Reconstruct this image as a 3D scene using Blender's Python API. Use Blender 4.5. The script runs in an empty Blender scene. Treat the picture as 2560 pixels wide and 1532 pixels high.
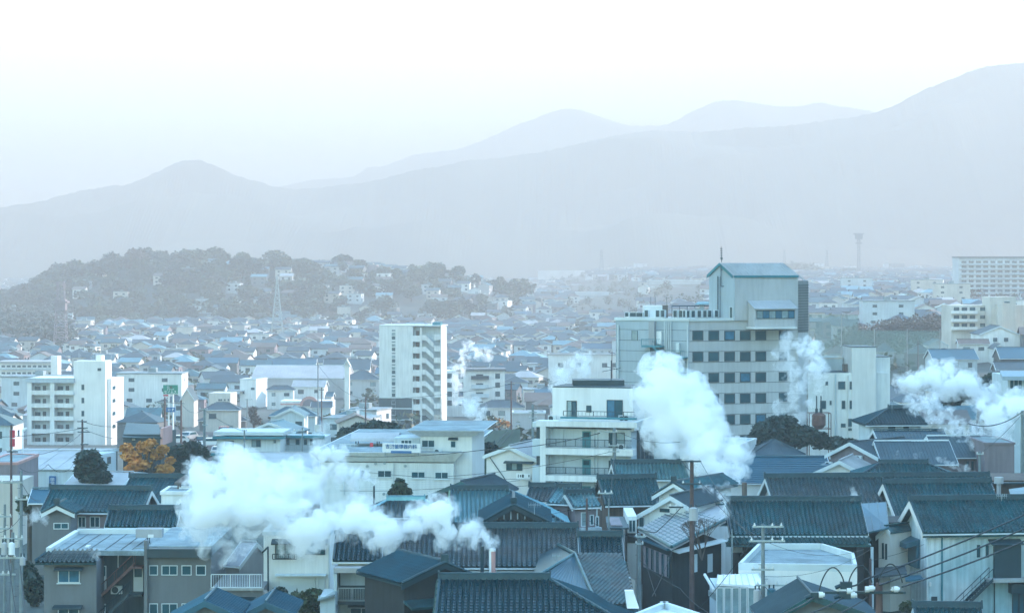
import bpy, math, random
import numpy as np
from mathutils import Vector, Matrix
S = bpy.context.scene
COL = S.collection
# ---------------------------------------------------------------- camera, sky, sun, exposure
F = 6000.0            # focal length in photograph pixels (2560 wide)
CZ = 45.0             # height of the lens
HY = 650.0            # photograph row of the true horizon
SUN_EL, SUN_AZ = 18.0, 75.0
HAZE = 4.6e-4
cam = bpy.data.cameras.new('camera'); cob = bpy.data.objects.new('camera', cam); COL.objects.link(cob)
cob.location = (0, 0, CZ); cob.rotation_euler = (math.pi/2, 0, 0)
cam.sensor_width = 36; cam.lens = 36*F/2560; cam.shift_y = -(766-HY)/2560
cam.clip_start = 1; cam.clip_end = 60000; S.camera = cob
world = bpy.data.worlds.new('World'); S.world = world; world.use_nodes = True
nt = world.node_tree
sky = nt.nodes.new('ShaderNodeTexSky'); sky.sky_type = 'NISHITA'; sky.sun_disc = False
sky.sun_elevation = math.radians(SUN_EL); sky.sun_rotation = math.radians(SUN_AZ)
sky.altitude = 0; sky.air_density = 2.0; sky.dust_density = 0; sky.ozone_density = 1
bg = nt.nodes['Background']; bg.inputs[1].default_value = 0.15
mx = nt.nodes.new('ShaderNodeMix'); mx.data_type = 'RGBA'; mx.blend_type = 'MULTIPLY'; mx.inputs[0].default_value = 1
mx.inputs[7].default_value = (.66, 1.0, 1.33, 1)
nt.links.new(sky.outputs[0], mx.inputs[6]); nt.links.new(mx.outputs[2], bg.inputs[0])
sl = bpy.data.lights.new('sun', 'SUN'); sl.energy = 3.2; sl.angle = math.radians(.5); sl.color = (1, .82, .76)
so = bpy.data.objects.new('sun', sl); COL.objects.link(so)
_a, _e = math.radians(SUN_AZ), math.radians(SUN_EL)
SUND = Vector((math.sin(_a)*math.cos(_e), math.cos(_a)*math.cos(_e), math.sin(_e)))
so.rotation_euler = SUND.to_track_quat('Z', 'Y').to_euler()
vs = S.view_settings; vs.view_transform = 'Standard'; vs.look = 'None'; vs.gamma = 1; vs.use_curve_mapping = False
vs.exposure = 2.46
cy = S.cycles; cy.volume_bounces = 32; cy.max_bounces = 32; cy.diffuse_bounces = 3; cy.glossy_bounces = 3
cy.use_denoising = True; cy.use_adaptive_sampling = True; cy.adaptive_threshold = 0.02
cy.caustics_reflective = False; cy.caustics_refractive = False

# ---------------------------------------------------------------- helpers
R = random.Random(7)
def W(px, py, D): return Vector(((px-1280)/F*D, D, CZ+(HY-py)/F*D))
def smooth(a, b, x):
    t = np.clip((x-a)/(b-a), 0, 1); return t*t*(3-2*t)
GY = [0, 120, 180, 250, 330, 380, 450, 520, 612, 900, 1500, 2500, 4000, 5500, 12000]
GD = [25, 25.5, 28.5, 29.5, 31, 31.5, 36, 40, 43, 45, 45, 38, 27, 20, 20]
RY = [0, 380, 500, 600, 670, 1430, 2500, 4000, 12000]
RD = [0, 0, 5, 12, 18, 22, 20, 12, 0]
HX = [-250, 0, 60, 110, 180, 260, 310, 380, 700, 950, 1050, 1180, 1300, 1500]
HH = [3, 10, 12, 20, 30, 33, 37, 38, 36.5, 33, 29, 24, 10, 0]
def gz(x, y):
    """height of the ground at plan position x, y"""
    y = np.maximum(y, 1.0)
    d = np.interp(y, GY, GD) - np.interp(y, RY, RD)*smooth(8, 150, x)
    px = 1280 + x/y*F
    hump = smooth(1590, 1790, y)*(1-smooth(1850, 2300, y))
    return CZ - d + np.interp(px, HX, HH)*hump
def gzf(x, y): return float(gz(np.float64(x), np.float64(y)))

ORG = {}
def link(o, parent=None):
    COL.objects.link(o)
    if parent is not None: o.parent = parent
    return o
def tag(o, label=None, cat=None, group=None, kind=None):
    if label: o['label'] = label
    if cat: o['category'] = cat
    if group: o['group'] = group
    if kind: o['kind'] = kind
    return o
def empty(name, loc, label, cat, group=None):
    o = bpy.data.objects.new(name, None); o.location = loc; link(o); ORG[o.name] = Vector(loc)
    return tag(o, label, cat, group)
class MB:
    """collects faces, links them as ONE mesh object"""
    def __init__(s): s.v = []; s.f = []; s.m = []
    def add(s, vs, fs, m=0):
        n = len(s.v); s.v += [tuple(p) for p in vs]; s.f += [tuple(i+n for i in f) for f in fs]; s.m += [m]*len(fs)
        return s
    def quad(s, a, b, c, d, m=0): return s.add([a, b, c, d], [(0, 1, 2, 3)], m)
    def hexa(s, p, m=0):          # 8 points: bottom 4 then top 4, same winding
        return s.add(p, [(3, 2, 1, 0), (4, 5, 6, 7), (0, 1, 5, 4), (1, 2, 6, 5), (2, 3, 7, 6), (3, 0, 4, 7)], m)
    def box(s, x0, x1, y0, y1, z0, z1, m=0):
        return s.hexa([(x0, y0, z0), (x1, y0, z0), (x1, y1, z0), (x0, y1, z0), (x0, y0, z1), (x1, y0, z1), (x1, y1, z1), (x0, y1, z1)], m)
    def prism(s, poly, z0, z1, m=0):
        n = len(poly); v = [(p[0], p[1], z0) for p in poly]+[(p[0], p[1], z1) for p in poly]
        return s.add(v, [tuple(range(n))[::-1], tuple(range(n, 2*n))]+[(i, (i+1) % n, n+(i+1) % n, n+i) for i in range(n)], m)
    def slab(s, poly, off, m=0):   # polygon of 3D points thickened by the vector off
        n = len(poly); off = Vector(off); v = [Vector(p) for p in poly]+[Vector(p)+off for p in poly]
        return s.add(v, [tuple(range(n))[::-1], tuple(range(n, 2*n))]+[(i, (i+1) % n, n+(i+1) % n, n+i) for i in range(n)], m)
    def tube(s, a, b, r, r2=None, n=6, m=0):
        a = Vector(a); b = Vector(b); r2 = r if r2 is None else r2
        d = (b-a); 
        if d.length < 1e-6: return s
        q = d.to_track_quat('Z', 'Y'); v = []
        for c, rr in ((a, r), (b, r2)):
            for k in range(n):
                t = 2*math.pi*k/n; v.append(c+q @ Vector((math.cos(t)*rr, math.sin(t)*rr, 0)))
        return s.add(v, [tuple(range(n))[::-1], tuple(range(n, 2*n))]+[(k, (k+1) % n, n+(k+1) % n, n+k) for k in range(n)], m)
    def line(s, pts, r, n=5, m=0):
        for a, b in zip(pts[:-1], pts[1:]): s.tube(a, b, r, n=n, m=m)
        return s
    def build(s, name, mats, parent=None, smooth_=False):
        if not isinstance(mats, (list, tuple)): mats = [mats]
        o_ = Vector((0, 0, 0))
        if parent is not None: o_ = ORG[parent.name]
        me = bpy.data.meshes.new(name)
        v = np.array(s.v, dtype=float).reshape(-1, 3)-np.array(o_)
        me.from_pydata(v.tolist(), [], s.f)
        for m in mats: me.materials.append(m)
        if len(mats) > 1: me.polygons.foreach_set('material_index', s.m)
        if smooth_: me.polygons.foreach_set('use_smooth', [True]*len(me.polygons))
        me.update()
        o = bpy.data.objects.new(name, me); link(o, parent); ORG[o.name] = o_
        return o

# ---------------------------------------------------------------- materials
def mat(name, c, rough=.8, var=.12, scale=.6, streak=0, fine=0, bump=0, bscale=8, metal=0, tint=None, spec=.5):
    m = bpy.data.materials.new(name); m.use_nodes = True; t = m.node_tree; N = t.nodes; L = t.links
    b = N['Principled BSDF']; b.inputs['Roughness'].default_value = rough; b.inputs['Metallic'].default_value = metal
    b.inputs['Specular IOR Level'].default_value = spec
    geo = N.new('ShaderNodeNewGeometry')
    def noise(sc, det=4, vec=None):
        n = N.new('ShaderNodeTexNoise'); n.inputs['Scale'].default_value = sc; n.inputs['Detail'].default_value = det; n.inputs['Roughness'].default_value = .6
        L.new(vec or geo.outputs['Position'], n.inputs['Vector']); return n.outputs['Fac']
    def rng(sock, lo, hi, a=.3, z=.7):
        r = N.new('ShaderNodeMapRange'); r.inputs[1].default_value = a; r.inputs[2].default_value = z; r.inputs[3].default_value = lo; r.inputs[4].default_value = hi
        L.new(sock, r.inputs[0]); return r.outputs[0]
    def mul(a, b_):
        r = N.new('ShaderNodeMath'); r.operation = 'MULTIPLY'; L.new(a, r.inputs[0]); L.new(b_, r.inputs[1]); return r.outputs[0]
    f = rng(noise(scale), 1-var, 1+var*.6)
    if fine: f = mul(f, rng(noise(scale*14, 3), 1-fine, 1+fine))
    if streak:
        vm = N.new('ShaderNodeVectorMath'); vm.operation = 'MULTIPLY'; vm.inputs[1].default_value = (2.4, 2.4, .16); L.new(geo.outputs['Position'], vm.inputs[0])
        f = mul(f, rng(noise(1.0, 5, vm.outputs[0]), 1-streak, 1.0, .36, .58))
    mixn = N.new('ShaderNodeMix'); mixn.data_type = 'RGBA'; mixn.inputs[6].default_value = (*c, 1)
    mixn.inputs[7].default_value = (*(tint or tuple(x*.8 for x in c)), 1)
    L.new(rng(noise(scale*.35, 3), 0, 1, .35, .65), mixn.inputs[0])
    sc_ = N.new('ShaderNodeVectorMath'); sc_.operation = 'SCALE'; L.new(mixn.outputs[2], sc_.inputs[0]); L.new(f, sc_.inputs['Scale'])
    L.new(sc_.outputs[0], b.inputs['Base Color'])
    if bump:
        bp = N.new('ShaderNodeBump'); bp.inputs['Distance'].default_value = bump; bp.inputs['Strength'].default_value = .8
        L.new(noise(bscale, 4), bp.inputs['Height']); L.new(bp.outputs[0], b.inputs['Normal'])
    return m
M = dict(
 white=mat('white_plaster', (.80, .82, .80), .7, .06, .25, .14), cream=mat('cream_plaster', (.62, .59, .53), .8, .08, .3, .12),
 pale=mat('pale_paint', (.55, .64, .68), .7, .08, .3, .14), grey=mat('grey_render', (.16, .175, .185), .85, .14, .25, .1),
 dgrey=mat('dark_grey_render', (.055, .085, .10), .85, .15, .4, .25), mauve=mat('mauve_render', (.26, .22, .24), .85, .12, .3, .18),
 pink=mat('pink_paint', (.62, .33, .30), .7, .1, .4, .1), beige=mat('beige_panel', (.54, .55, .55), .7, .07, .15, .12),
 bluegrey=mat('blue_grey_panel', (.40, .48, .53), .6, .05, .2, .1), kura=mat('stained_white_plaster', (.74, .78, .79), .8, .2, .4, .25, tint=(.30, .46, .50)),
 concrete=mat('weathered_concrete', (.36, .38, .38), .85, .25, .35, .1, .1), deck=mat('flat_roof_felt', (.25, .32, .34), .85, .4, .5, 0, .15),
 tile=mat('blue_grey_roof_tile', (.014, .118, .14), .34, .42, 1.0, 0, .35, tint=(.035, .085, .10), metal=.45),
 tiled=mat('dark_roof_tile', (.006, .055, .075), .34, .3, 1.2, 0, .25, metal=.45),
 tileb=mat('brown_grey_roof_tile', (.10, .115, .12), .36, .42, 1.2, 0, .4, tint=(.04, .10, .12), metal=.45),
 tilel=mat('silver_roof_tile', (.16, .33, .37), .3, .2, 1.2, 0, .2, metal=.65),
 midgrey=mat('mid_grey_cladding', (.30, .31, .30), .8, .1, .3, .1),
 ridge=mat('ridge_tile', (.02, .06, .075), .5, .25, 1.5, 0, .2, spec=.3),
 slate=mat('slate_roofing', (.035, .075, .095), .6, .2, .8, 0, .1), metalb=mat('blue_metal_roofing', (.012, .10, .15), .4, .15, .4, .1),
 metall=mat('pale_metal_roofing', (.44, .45, .46), .75, .12, .3, .1), brownr=mat('brown_roofing', (.14, .11, .095), .6, .2, .6),
 wood=mat('dark_timber', (.014, .022, .026), .7, .3, 1, .4), woodb=mat('brown_timber', (.10, .065, .05), .7, .3, 1, .4),
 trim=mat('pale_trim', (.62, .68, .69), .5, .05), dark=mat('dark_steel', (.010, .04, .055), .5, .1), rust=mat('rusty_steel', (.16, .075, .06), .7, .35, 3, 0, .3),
 teal=mat('teal_paint', (.02, .20, .25), .45, .1), glass=mat('window_glass', (.018, .085, .11), .08, .3, .5, spec=.8), glassb=mat('blue_curtained_glass', (.04, .17, .27), .15, .3, 1.2),
 glassl=mat('net_curtained_glass', (.26, .36, .38), .25, .3, 1.5), steel=mat('galvanised_steel', (.35, .42, .44), .4, .1, 2, metal=.3),
 pole=mat('concrete_pole', (.19, .23, .24), .8, .15, 2), polew=mat('brown_pole', (.13, .08, .075), .8, .3, 2, .3), wire=mat('cable_sheath', (.015, .025, .03), .6, .1),
 ceramic=mat('white_ceramic', (.7, .72, .72), .2, .05), bark=mat('bark', (.06, .05, .04), .9, .3, 3),
 leaf=mat('dark_evergreen_leaf', (.006, .032, .03), .55, .4, .8, tint=(.016, .042, .03)), leafg=mat('green_leaf', (.02, .055, .035), .55, .4, .8, tint=(.06, .08, .03)),
 leafo=mat('yellow_orange_leaf', (.66, .24, .035), .6, .4, .5, tint=(.42, .22, .05)), leafh=mat('hillside_leaf', (.028, .065, .042), .7, .4, .04, tint=(.06, .085, .045)),
 twig=mat('bare_twig', (.10, .08, .07), .9, .2), asphalt=mat('asphalt', (.055, .06, .062), .9, .2, .2, 0, .1), paintw=mat('white_car_paint', (.78, .8, .8), .25, .02),
 paints=mat('silver_car_paint', (.45, .47, .48), .3, .02, metal=.5), paintd=mat('black_car_paint', (.02, .02, .025), .2, .02), paintr=mat('dark_red_car_paint', (.25, .03, .03), .25, .02),
 tyre=mat('tyre_rubber', (.02, .02, .02), .8), green=mat('green_sign_face', (.0, .24, .17), .4, .03), blue=mat('blue_sign_face', (.02, .14, .34), .4, .03),
 red=mat('red_paint', (.55, .05, .07), .5, .05), signw=mat('white_sign_face', (.8, .82, .82), .4, .02), net=mat('green_netting', (.22, .36, .33), .8, .2, .1),
 rope=mat('pale_pipe', (.6, .66, .67), .4, .05), wallhi=mat('whitewashed_wall', (.8, .79, .76), .75, .05, .3, .08),
)
M['ground'] = mat('town_ground', (.05, .075, .07), .95, .3, .05, 0, .15, tint=(.08, .095, .085))
M['hill'] = mat('wooded_slope', (.03, .06, .04), .95, .4, .02, tint=(.05, .075, .045))
M['mount'] = mat('mountain_forest', (.04, .06, .045), .95, .3, .002, tint=(.06, .075, .05))

_nm = M['net'].node_tree; _tb = _nm.nodes.new('ShaderNodeBsdfTransparent'); _ms = _nm.nodes.new('ShaderNodeMixShader'); _ms.inputs[0].default_value = .3
_nm.links.new(_tb.outputs[0], _ms.inputs[1]); _nm.links.new(_nm.nodes['Principled BSDF'].outputs[0], _ms.inputs[2]); _nm.links.new(_ms.outputs[0], _nm.nodes['Material Output'].inputs['Surface'])
# ---------------------------------------------------------------- ground and mountains
def terrain():
    ys = np.unique(np.concatenate([np.linspace(-440, 700, 76), np.geomspace(700, 1500, 25), np.linspace(1500, 2400, 46), np.geomspace(2400, 13300, 40)]))
    us = np.unique(np.concatenate([np.linspace(-1.5, -.35, 12), np.linspace(-.35, .35, 90), np.linspace(.35, 1.5, 12)]))
    V = []
    for y in ys:
        x = np.clip(us*max(y, 420.0), -6800, 6800)
        z = gz(x, np.full_like(x, y)); V += list(zip(x, [y]*len(x), z))
    n = len(us); Fc = [(j*n+i, j*n+i+1, (j+1)*n+i+1, (j+1)*n+i) for j in range(len(ys)-1) for i in range(n-1)]
    me = bpy.data.meshes.new('ground'); me.from_pydata(V, [], Fc); me.materials.append(M['ground'])
    me.polygons.foreach_set('use_smooth', [True]*len(me.polygons))
    o = bpy.data.objects.new('ground', me); link(o); tag(o, 'town ground sloping down from the foreground roofs then rising towards the mountains', kind='structure')
terrain()
def fbm(x, seed, octs=5):
    r = np.random.RandomState(seed); out = np.zeros_like(x)
    for k in range(octs):
        n = 6*2**k; p = r.uniform(-1, 1, n+2); t = (x-x.min())/(x.max()-x.min()+1e-9)*n
        i = np.clip(t.astype(int), 0, n); f = t-i; f = f*f*(3-2*f); out += (p[i]*(1-f)+p[np.minimum(i+1, n+1)]*f)*.5**k
    return out
def mountain(name, label, pts, D, seed, rough):
    P = [((x/.96875-1280)/F*D, CZ+(HY-y/.96875)/F*D) for x, y in pts]
    xs = [p[0] for p in P]; zs = [p[1] for p in P]
    n = 500; X = np.linspace(xs[0]-400, xs[-1]+600, n); Z = np.interp(X, xs, zs)
    k = np.ones(7)/7; Z = np.convolve(np.pad(Z, 3, 'edge'), k, 'valid')
    Z = Z+fbm(X, seed, 7)*rough+np.random.RandomState(seed).uniform(-.5, 1, n)*rough*.35
    V = []; Fc = []; prof = [(-1050, -.05), (-800, .12), (-580, .32), (-380, .55), (-200, .78), (-75, .93), (0, 1), (250, .8), (550, .45), (900, -.05)]
    for j, (dy, q) in enumerate(prof):
        g = fbm(X, seed+j*3+1, 6)*60*q*(1-q)*4
        for i in range(n): V.append((X[i], D+dy+fy(i, j, seed), Z[i]*q+g[i] if q < 1 else Z[i]))
    for j in range(len(prof)-1):
        for i in range(n-1): a = j*n+i; Fc.append((a, a+1, a+n+1, a+n))
    me = bpy.data.meshes.new(name); me.from_pydata(V, [], Fc); me.materials.append(M['mount'])
    o = bpy.data.objects.new(name, me); link(o); tag(o, label, kind='structure')
def fy(i, j, s): return 40*math.sin(i*.11+j*1.7+s)
mountain('mountain', 'long forested mountain rising from a rounded peak to a high massif',
 [(-250, 545), (0, 520), (60, 506), (120, 500), (180, 482), (240, 465), (330, 452), (380, 425), (430, 405), (480, 397), (520, 408), (560, 432), (620, 460), (700, 482), (850, 468), (1000, 430), (1130, 395), (1300, 372), (1450, 340), (1560, 318), (1700, 322), (1900, 310), (2050, 285), (2160, 262), (2230, 222), (2300, 195), (2360, 168), (2420, 160), (2480, 152), (2700, 120)], 4600, 4, 6)
mountain('mountain_range', 'paler mountain range showing above the shoulder of the nearer mountain',
 [(300, 520), (500, 470), (630, 458), (700, 445), (760, 435), (850, 430), (1000, 380), (1080, 372), (1140, 360), (1200, 330), (1260, 300), (1300, 288), (1360, 267), (1400, 268), (1450, 285), (1520, 307), (1620, 305), (1680, 270), (1740, 243), (1800, 243), (1860, 250), (1950, 255), (1980, 243), (2020, 258), (2090, 265), (2300, 300)], 6300, 11, 6)
def shade_hill():
    # unseen hill added outside the view, shaped to keep low sun off the nearest streets
    V = []; Fc = []; ys = np.linspace(-420, 560, 60); xs = np.linspace(115, 620, 36); r = np.random.RandomState(3)
    for y in ys:
        hy = 135*smooth(-420, -260, y)*(1-smooth(400, 540, y))
        for x in xs:
            h = hy*smooth(115, 265, x)*(1-smooth(320, 620, x)*.95)
            V.append((x, y, 10+h*1.02+(r.uniform(-2, 2) if h > 3 else 0)-(4 if h < 1 else 0)))
    n = len(xs); Fc = [(j*n+i, j*n+i+1, (j+1)*n+i+1, (j+1)*n+i) for j in range(len(ys)-1) for i in range(n-1)]
    me = bpy.data.meshes.new('hill'); me.from_pydata(V, [], Fc); me.materials.append(M['hill'])
    o = bpy.data.objects.new('hill', me); link(o); tag(o, 'unseen wooded hill added beside the near streets to shade them', kind='structure')
shade_hill()
HZV = MB().box(-6900, 6900, -480, 13500, -12, 580)
hm = bpy.data.materials.new('haze_air'); hm.use_nodes = True; n_ = hm.node_tree.nodes; n_.clear()
_o = n_.new('ShaderNodeOutputMaterial'); _p = n_.new('ShaderNodeVolumePrincipled'); hm.node_tree.links.new(_p.outputs[0], _o.inputs['Volume'])
_p.inputs['Color'].default_value = (.555, .525, .51, 1); _p.inputs['Absorption Color'].default_value = (0, 0, 0, 1)
_p.inputs['Density'].default_value = HAZE; _p.inputs['Anisotropy'].default_value = .1
HZ = HZV.build('haze', hm); tag(HZ, 'thin morning haze filling the air over the town', kind='stuff')
# ---------------------------------------------------------------- facades
class Face:
    """a vertical wall plane from plan point a to plan point b, outward normal n"""
    def __init__(s, a, b, n=None):
        s.a = Vector((a[0], a[1], 0)); s.b = Vector((b[0], b[1], 0)); s.ux = (s.b-s.a).normalized(); s.w = (s.b-s.a).length
        s.n = Vector((s.ux.y, -s.ux.x, 0))
        if n is not None and s.n.dot(n) < 0: s.n = -s.n
    def uz(s, px, py):
        d = Vector(((px-1280)/F, 1, (HY-py)/F)); t = (s.a.dot(s.n))/d.dot(s.n)
        p = d*t; return (p-s.a).dot(s.ux), CZ+p.z
    def P(s, u, z, off=0): p = s.a+s.ux*u+s.n*off; return Vector((p.x, p.y, z))
    def at(s, px, py, off=0): u, z = s.uz(px, py); return s.P(u, z, off)
    def rect(s, x0, y0, x1, y1):
        u0, z1 = s.uz(x0, y0); u1, z0 = s.uz(x1, y1); return min(u0, u1), max(u0, u1), min(z0, z1), max(z0, z1)
    def shift(s, d): f = Face(s.a+s.n*d, s.b+s.n*d, s.n); return f
    def bx(s, mb, u0, u1, z0, z1, o0, o1, m=0):
        return mb.hexa([s.P(u0, z0, o1), s.P(u1, z0, o1), s.P(u1, z0, o0), s.P(u0, z0, o0), s.P(u0, z1, o1), s.P(u1, z1, o1), s.P(u1, z1, o0), s.P(u0, z1, o0)], m)
    def pbox(s, mb, x0, y0, x1, y1, o0, o1, m=0): u0, u1, z0, z1 = s.rect(x0, y0, x1, y1); return s.bx(mb, u0, u1, z0, z1, o0, o1, m)
def plan(px, D): return Vector(((px-1280)/F*D, D, 0))
class Bld:
    """box building: front face from px0 to px1, turned by yaw, depth metres deep, top at photograph row top"""
    def __init__(s, name, label, cat, px0, px1, D, top, yaw=0, depth=10, m='white', group=None, body='wall', base=None, px2=None):
        t = math.radians(yaw); a = plan(px0, D); k = (px1-1280)/F
        w = (k*a.y-a.x)/(math.cos(t)-k*math.sin(t)); ux = Vector((math.cos(t), math.sin(t), 0)); uy = Vector((-math.sin(t), math.cos(t), 0))
        b = a+ux*w
        if px2 is not None:
            k2 = (px2-1280)/F; depth = (k2*b.y-b.x)/(uy.x-k2*uy.y)
        s.ux, s.uy, s.w, s.d = ux, uy, w, depth
        s.a, s.b, s.c, s.e = a, b, b+uy*depth, a+uy*depth
        s.z1 = CZ+(HY-top)/F*D
        s.z0 = base if base is not None else min(gzf(p.x, p.y) for p in (s.a, s.b, s.c, s.e))-.6
        s.F = Face(a, b, -uy); s.Rt = Face(b, s.c, ux); s.L = Face(s.e, a, -ux); s.B = Face(s.c, s.e, uy)
        s.root = empty(name, (*(a+ux*w/2+uy*depth/2).xy, s.z0), label, cat, group) if name else None
        if body and name:
            s.body = MB().prism([p.xy for p in (s.a, s.b, s.c, s.e)], s.z0, s.z1).build(body, M[m], s.root)
    def inner(s, i=.35): return [(s.a+(s.ux+s.uy)*i), (s.b+(-s.ux+s.uy)*i), (s.c+(-s.ux-s.uy)*i), (s.e+(s.ux-s.uy)*i)]
    def parapet(s, h=.5, t=.3, out=.12, m='trim', deck='deck'):
        mb = MB(); P = [s.a+(-s.ux-s.uy)*out, s.b+(s.ux-s.uy)*out, s.c+(s.ux+s.uy)*out, s.e+(-s.ux+s.uy)*out]; Q = s.inner(t)
        for i in range(4):
            j = (i+1) % 4; mb.prism([P[i].xy, P[j].xy, Q[j].xy, Q[i].xy], s.z1-h*.5, s.z1+h*.5)
        mb.build('parapet', M[m], s.root)
        q = s.inner(t+.02); MB().prism([p.xy for p in q], s.z1+.01, s.z1+.06).build('roof', M[deck], s.root)
def window(parent, f, x0, y0, x1, y1, panes=2, fm='trim', gm='glass', fw=.07, hood=0, sill=0, off=0, uz=None, gm2=None):
    u0, u1, z0, z1 = uz or f.rect(x0, y0, x1, y1)
    mb = MB(); f.bx(mb, u0, u1, z1-fw, z1, off-.05, off+.08); f.bx(mb, u0, u1, z0, z0+fw, off-.05, off+.09)
    f.bx(mb, u0, u0+fw, z0+fw, z1-fw, off-.05, off+.08); f.bx(mb, u1-fw, u1, z0+fw, z1-fw, off-.05, off+.08)
    for k in range(1, panes):
        u = u0+(u1-u0)*k/panes; f.bx(mb, u-fw*.4, u+fw*.4, z0+fw, z1-fw, off-.05, off+.06)
    w = mb.build('window', M[fm], parent)
    for k in range(panes):
        ua = u0+fw*.9+(u1-u0-2*fw)*k/panes; ub = u0+fw*1.1+(u1-u0-2*fw)*(k+1)/panes
        p = MB(); f.bx(p, ua, ub-.01, z0+fw*.5, z1-fw*.5, off-.04, off+(.02 if k % 2 else .035)); p.build('pane', M[(gm2 if gm2 and k % 2 else gm)], w)
    if hood:
        h = MB(); h.slab([f.P(u0-.2, z1+.28, off), f.P(u1+.2, z1+.28, off), f.P(u1+.25, z1+.08, off+hood), f.P(u0-.25, z1+.08, off+hood)], (0, 0, .07)); h.build('hood', M['dark'], parent)
    if sill:
        h = MB(); f.bx(h, u0-.08, u1+.08, z0-.08, z0-.002, off-.04, off+.16); h.build('sill', M[fm], parent)
    return w
def railing(parent, f, x0, x1, ytop, ybot, off=0, m='dark', step=.14, name='railing', uz=None):
    u0, u1, z0, z1 = uz or f.rect(x0, ytop, x1, ybot); mb = MB()
    f.bx(mb, u0, u1, z1-.06, z1, off-.03, off+.03); f.bx(mb, u0, u1, z0, z0+.05, off-.03, off+.03)
    n = max(2, int((u1-u0)/step))
    for k in range(n+1):
        u = u0+(u1-u0)*k/n; w = .035 if k % 8 == 0 else .012; f.bx(mb, u-w, u+w, z0+.05, z1-.06, off-w, off+w)
    return mb.build(name, M[m], parent)
def ac_unit(f, px, py, off=.05, label='white air conditioner outdoor unit', w=.85, h=.62, group=None, parent=None):
    u, z = f.uz(px, py); d = .3
    o = f.P(u, z-h/2, off+d/2)
    if parent is None: r = empty('air_conditioner_unit', o, label, 'air conditioner', group)
    else: r = bpy.data.objects.new('air_conditioner_unit', None); r.location = o-ORG[parent.name]; link(r, parent); ORG[r.name] = o
    mb = MB(); f.bx(mb, u-w/2, u+w/2, z-h/2, z+h/2, off, off+d); mb.build('casing', M['trim'], r)
    c = f.P(u-w*.12, z, off+d); q = f.n.to_track_quat('Z', 'Y'); mb = MB()
    v = []; n = 16; ra, rb = h*.40, h*.34
    for rr, dz in ((ra, 0), (ra, .03), (rb, .03), (rb, 0)):
        for k in range(n):
            t = 2*math.pi*k/n; v.append(c+q @ Vector((math.cos(t)*rr, math.sin(t)*rr, dz)))
    mb.add(v, [(j*n+k, j*n+(k+1) % n, (j+1)*n+(k+1) % n, (j+1)*n+k) for j in range(3) for k in range(n)])
    mb.add([c+q @ Vector((math.cos(2*math.pi*k/n)*rb, math.sin(2*math.pi*k/n)*rb, .006)) for k in range(n)], [tuple(range(n))])
    mb.build('fan_grille', M['dark'], r); return r
TEXTS = []
def text(body, f, px, py, size, m, parent, off=.12, name='lettering', align='CENTER', sx=1, thick=.01):
    c = bpy.data.curves.new(name, 'FONT'); c.body = body; c.size = size; c.align_x = align; c.align_y = 'CENTER'; c.extrude = thick; c.materials.append(M[m]); c.offset = .012
    o = bpy.data.objects.new(name, c); link(o, parent)
    p = f.at(px, py, off); org = ORG[parent.name] if parent else Vector()
    z = Vector((0, 0, 1)); mtx = Matrix((f.ux*sx, z, f.n)).transposed().to_4x4(); 
    if f.ux.cross(z).dot(f.n) < 0: mtx = Matrix((-f.ux*sx, z, f.n)).transposed().to_4x4()
    mtx.translation = p-org; o.matrix_local = mtx; TEXTS.append(o); return o

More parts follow.
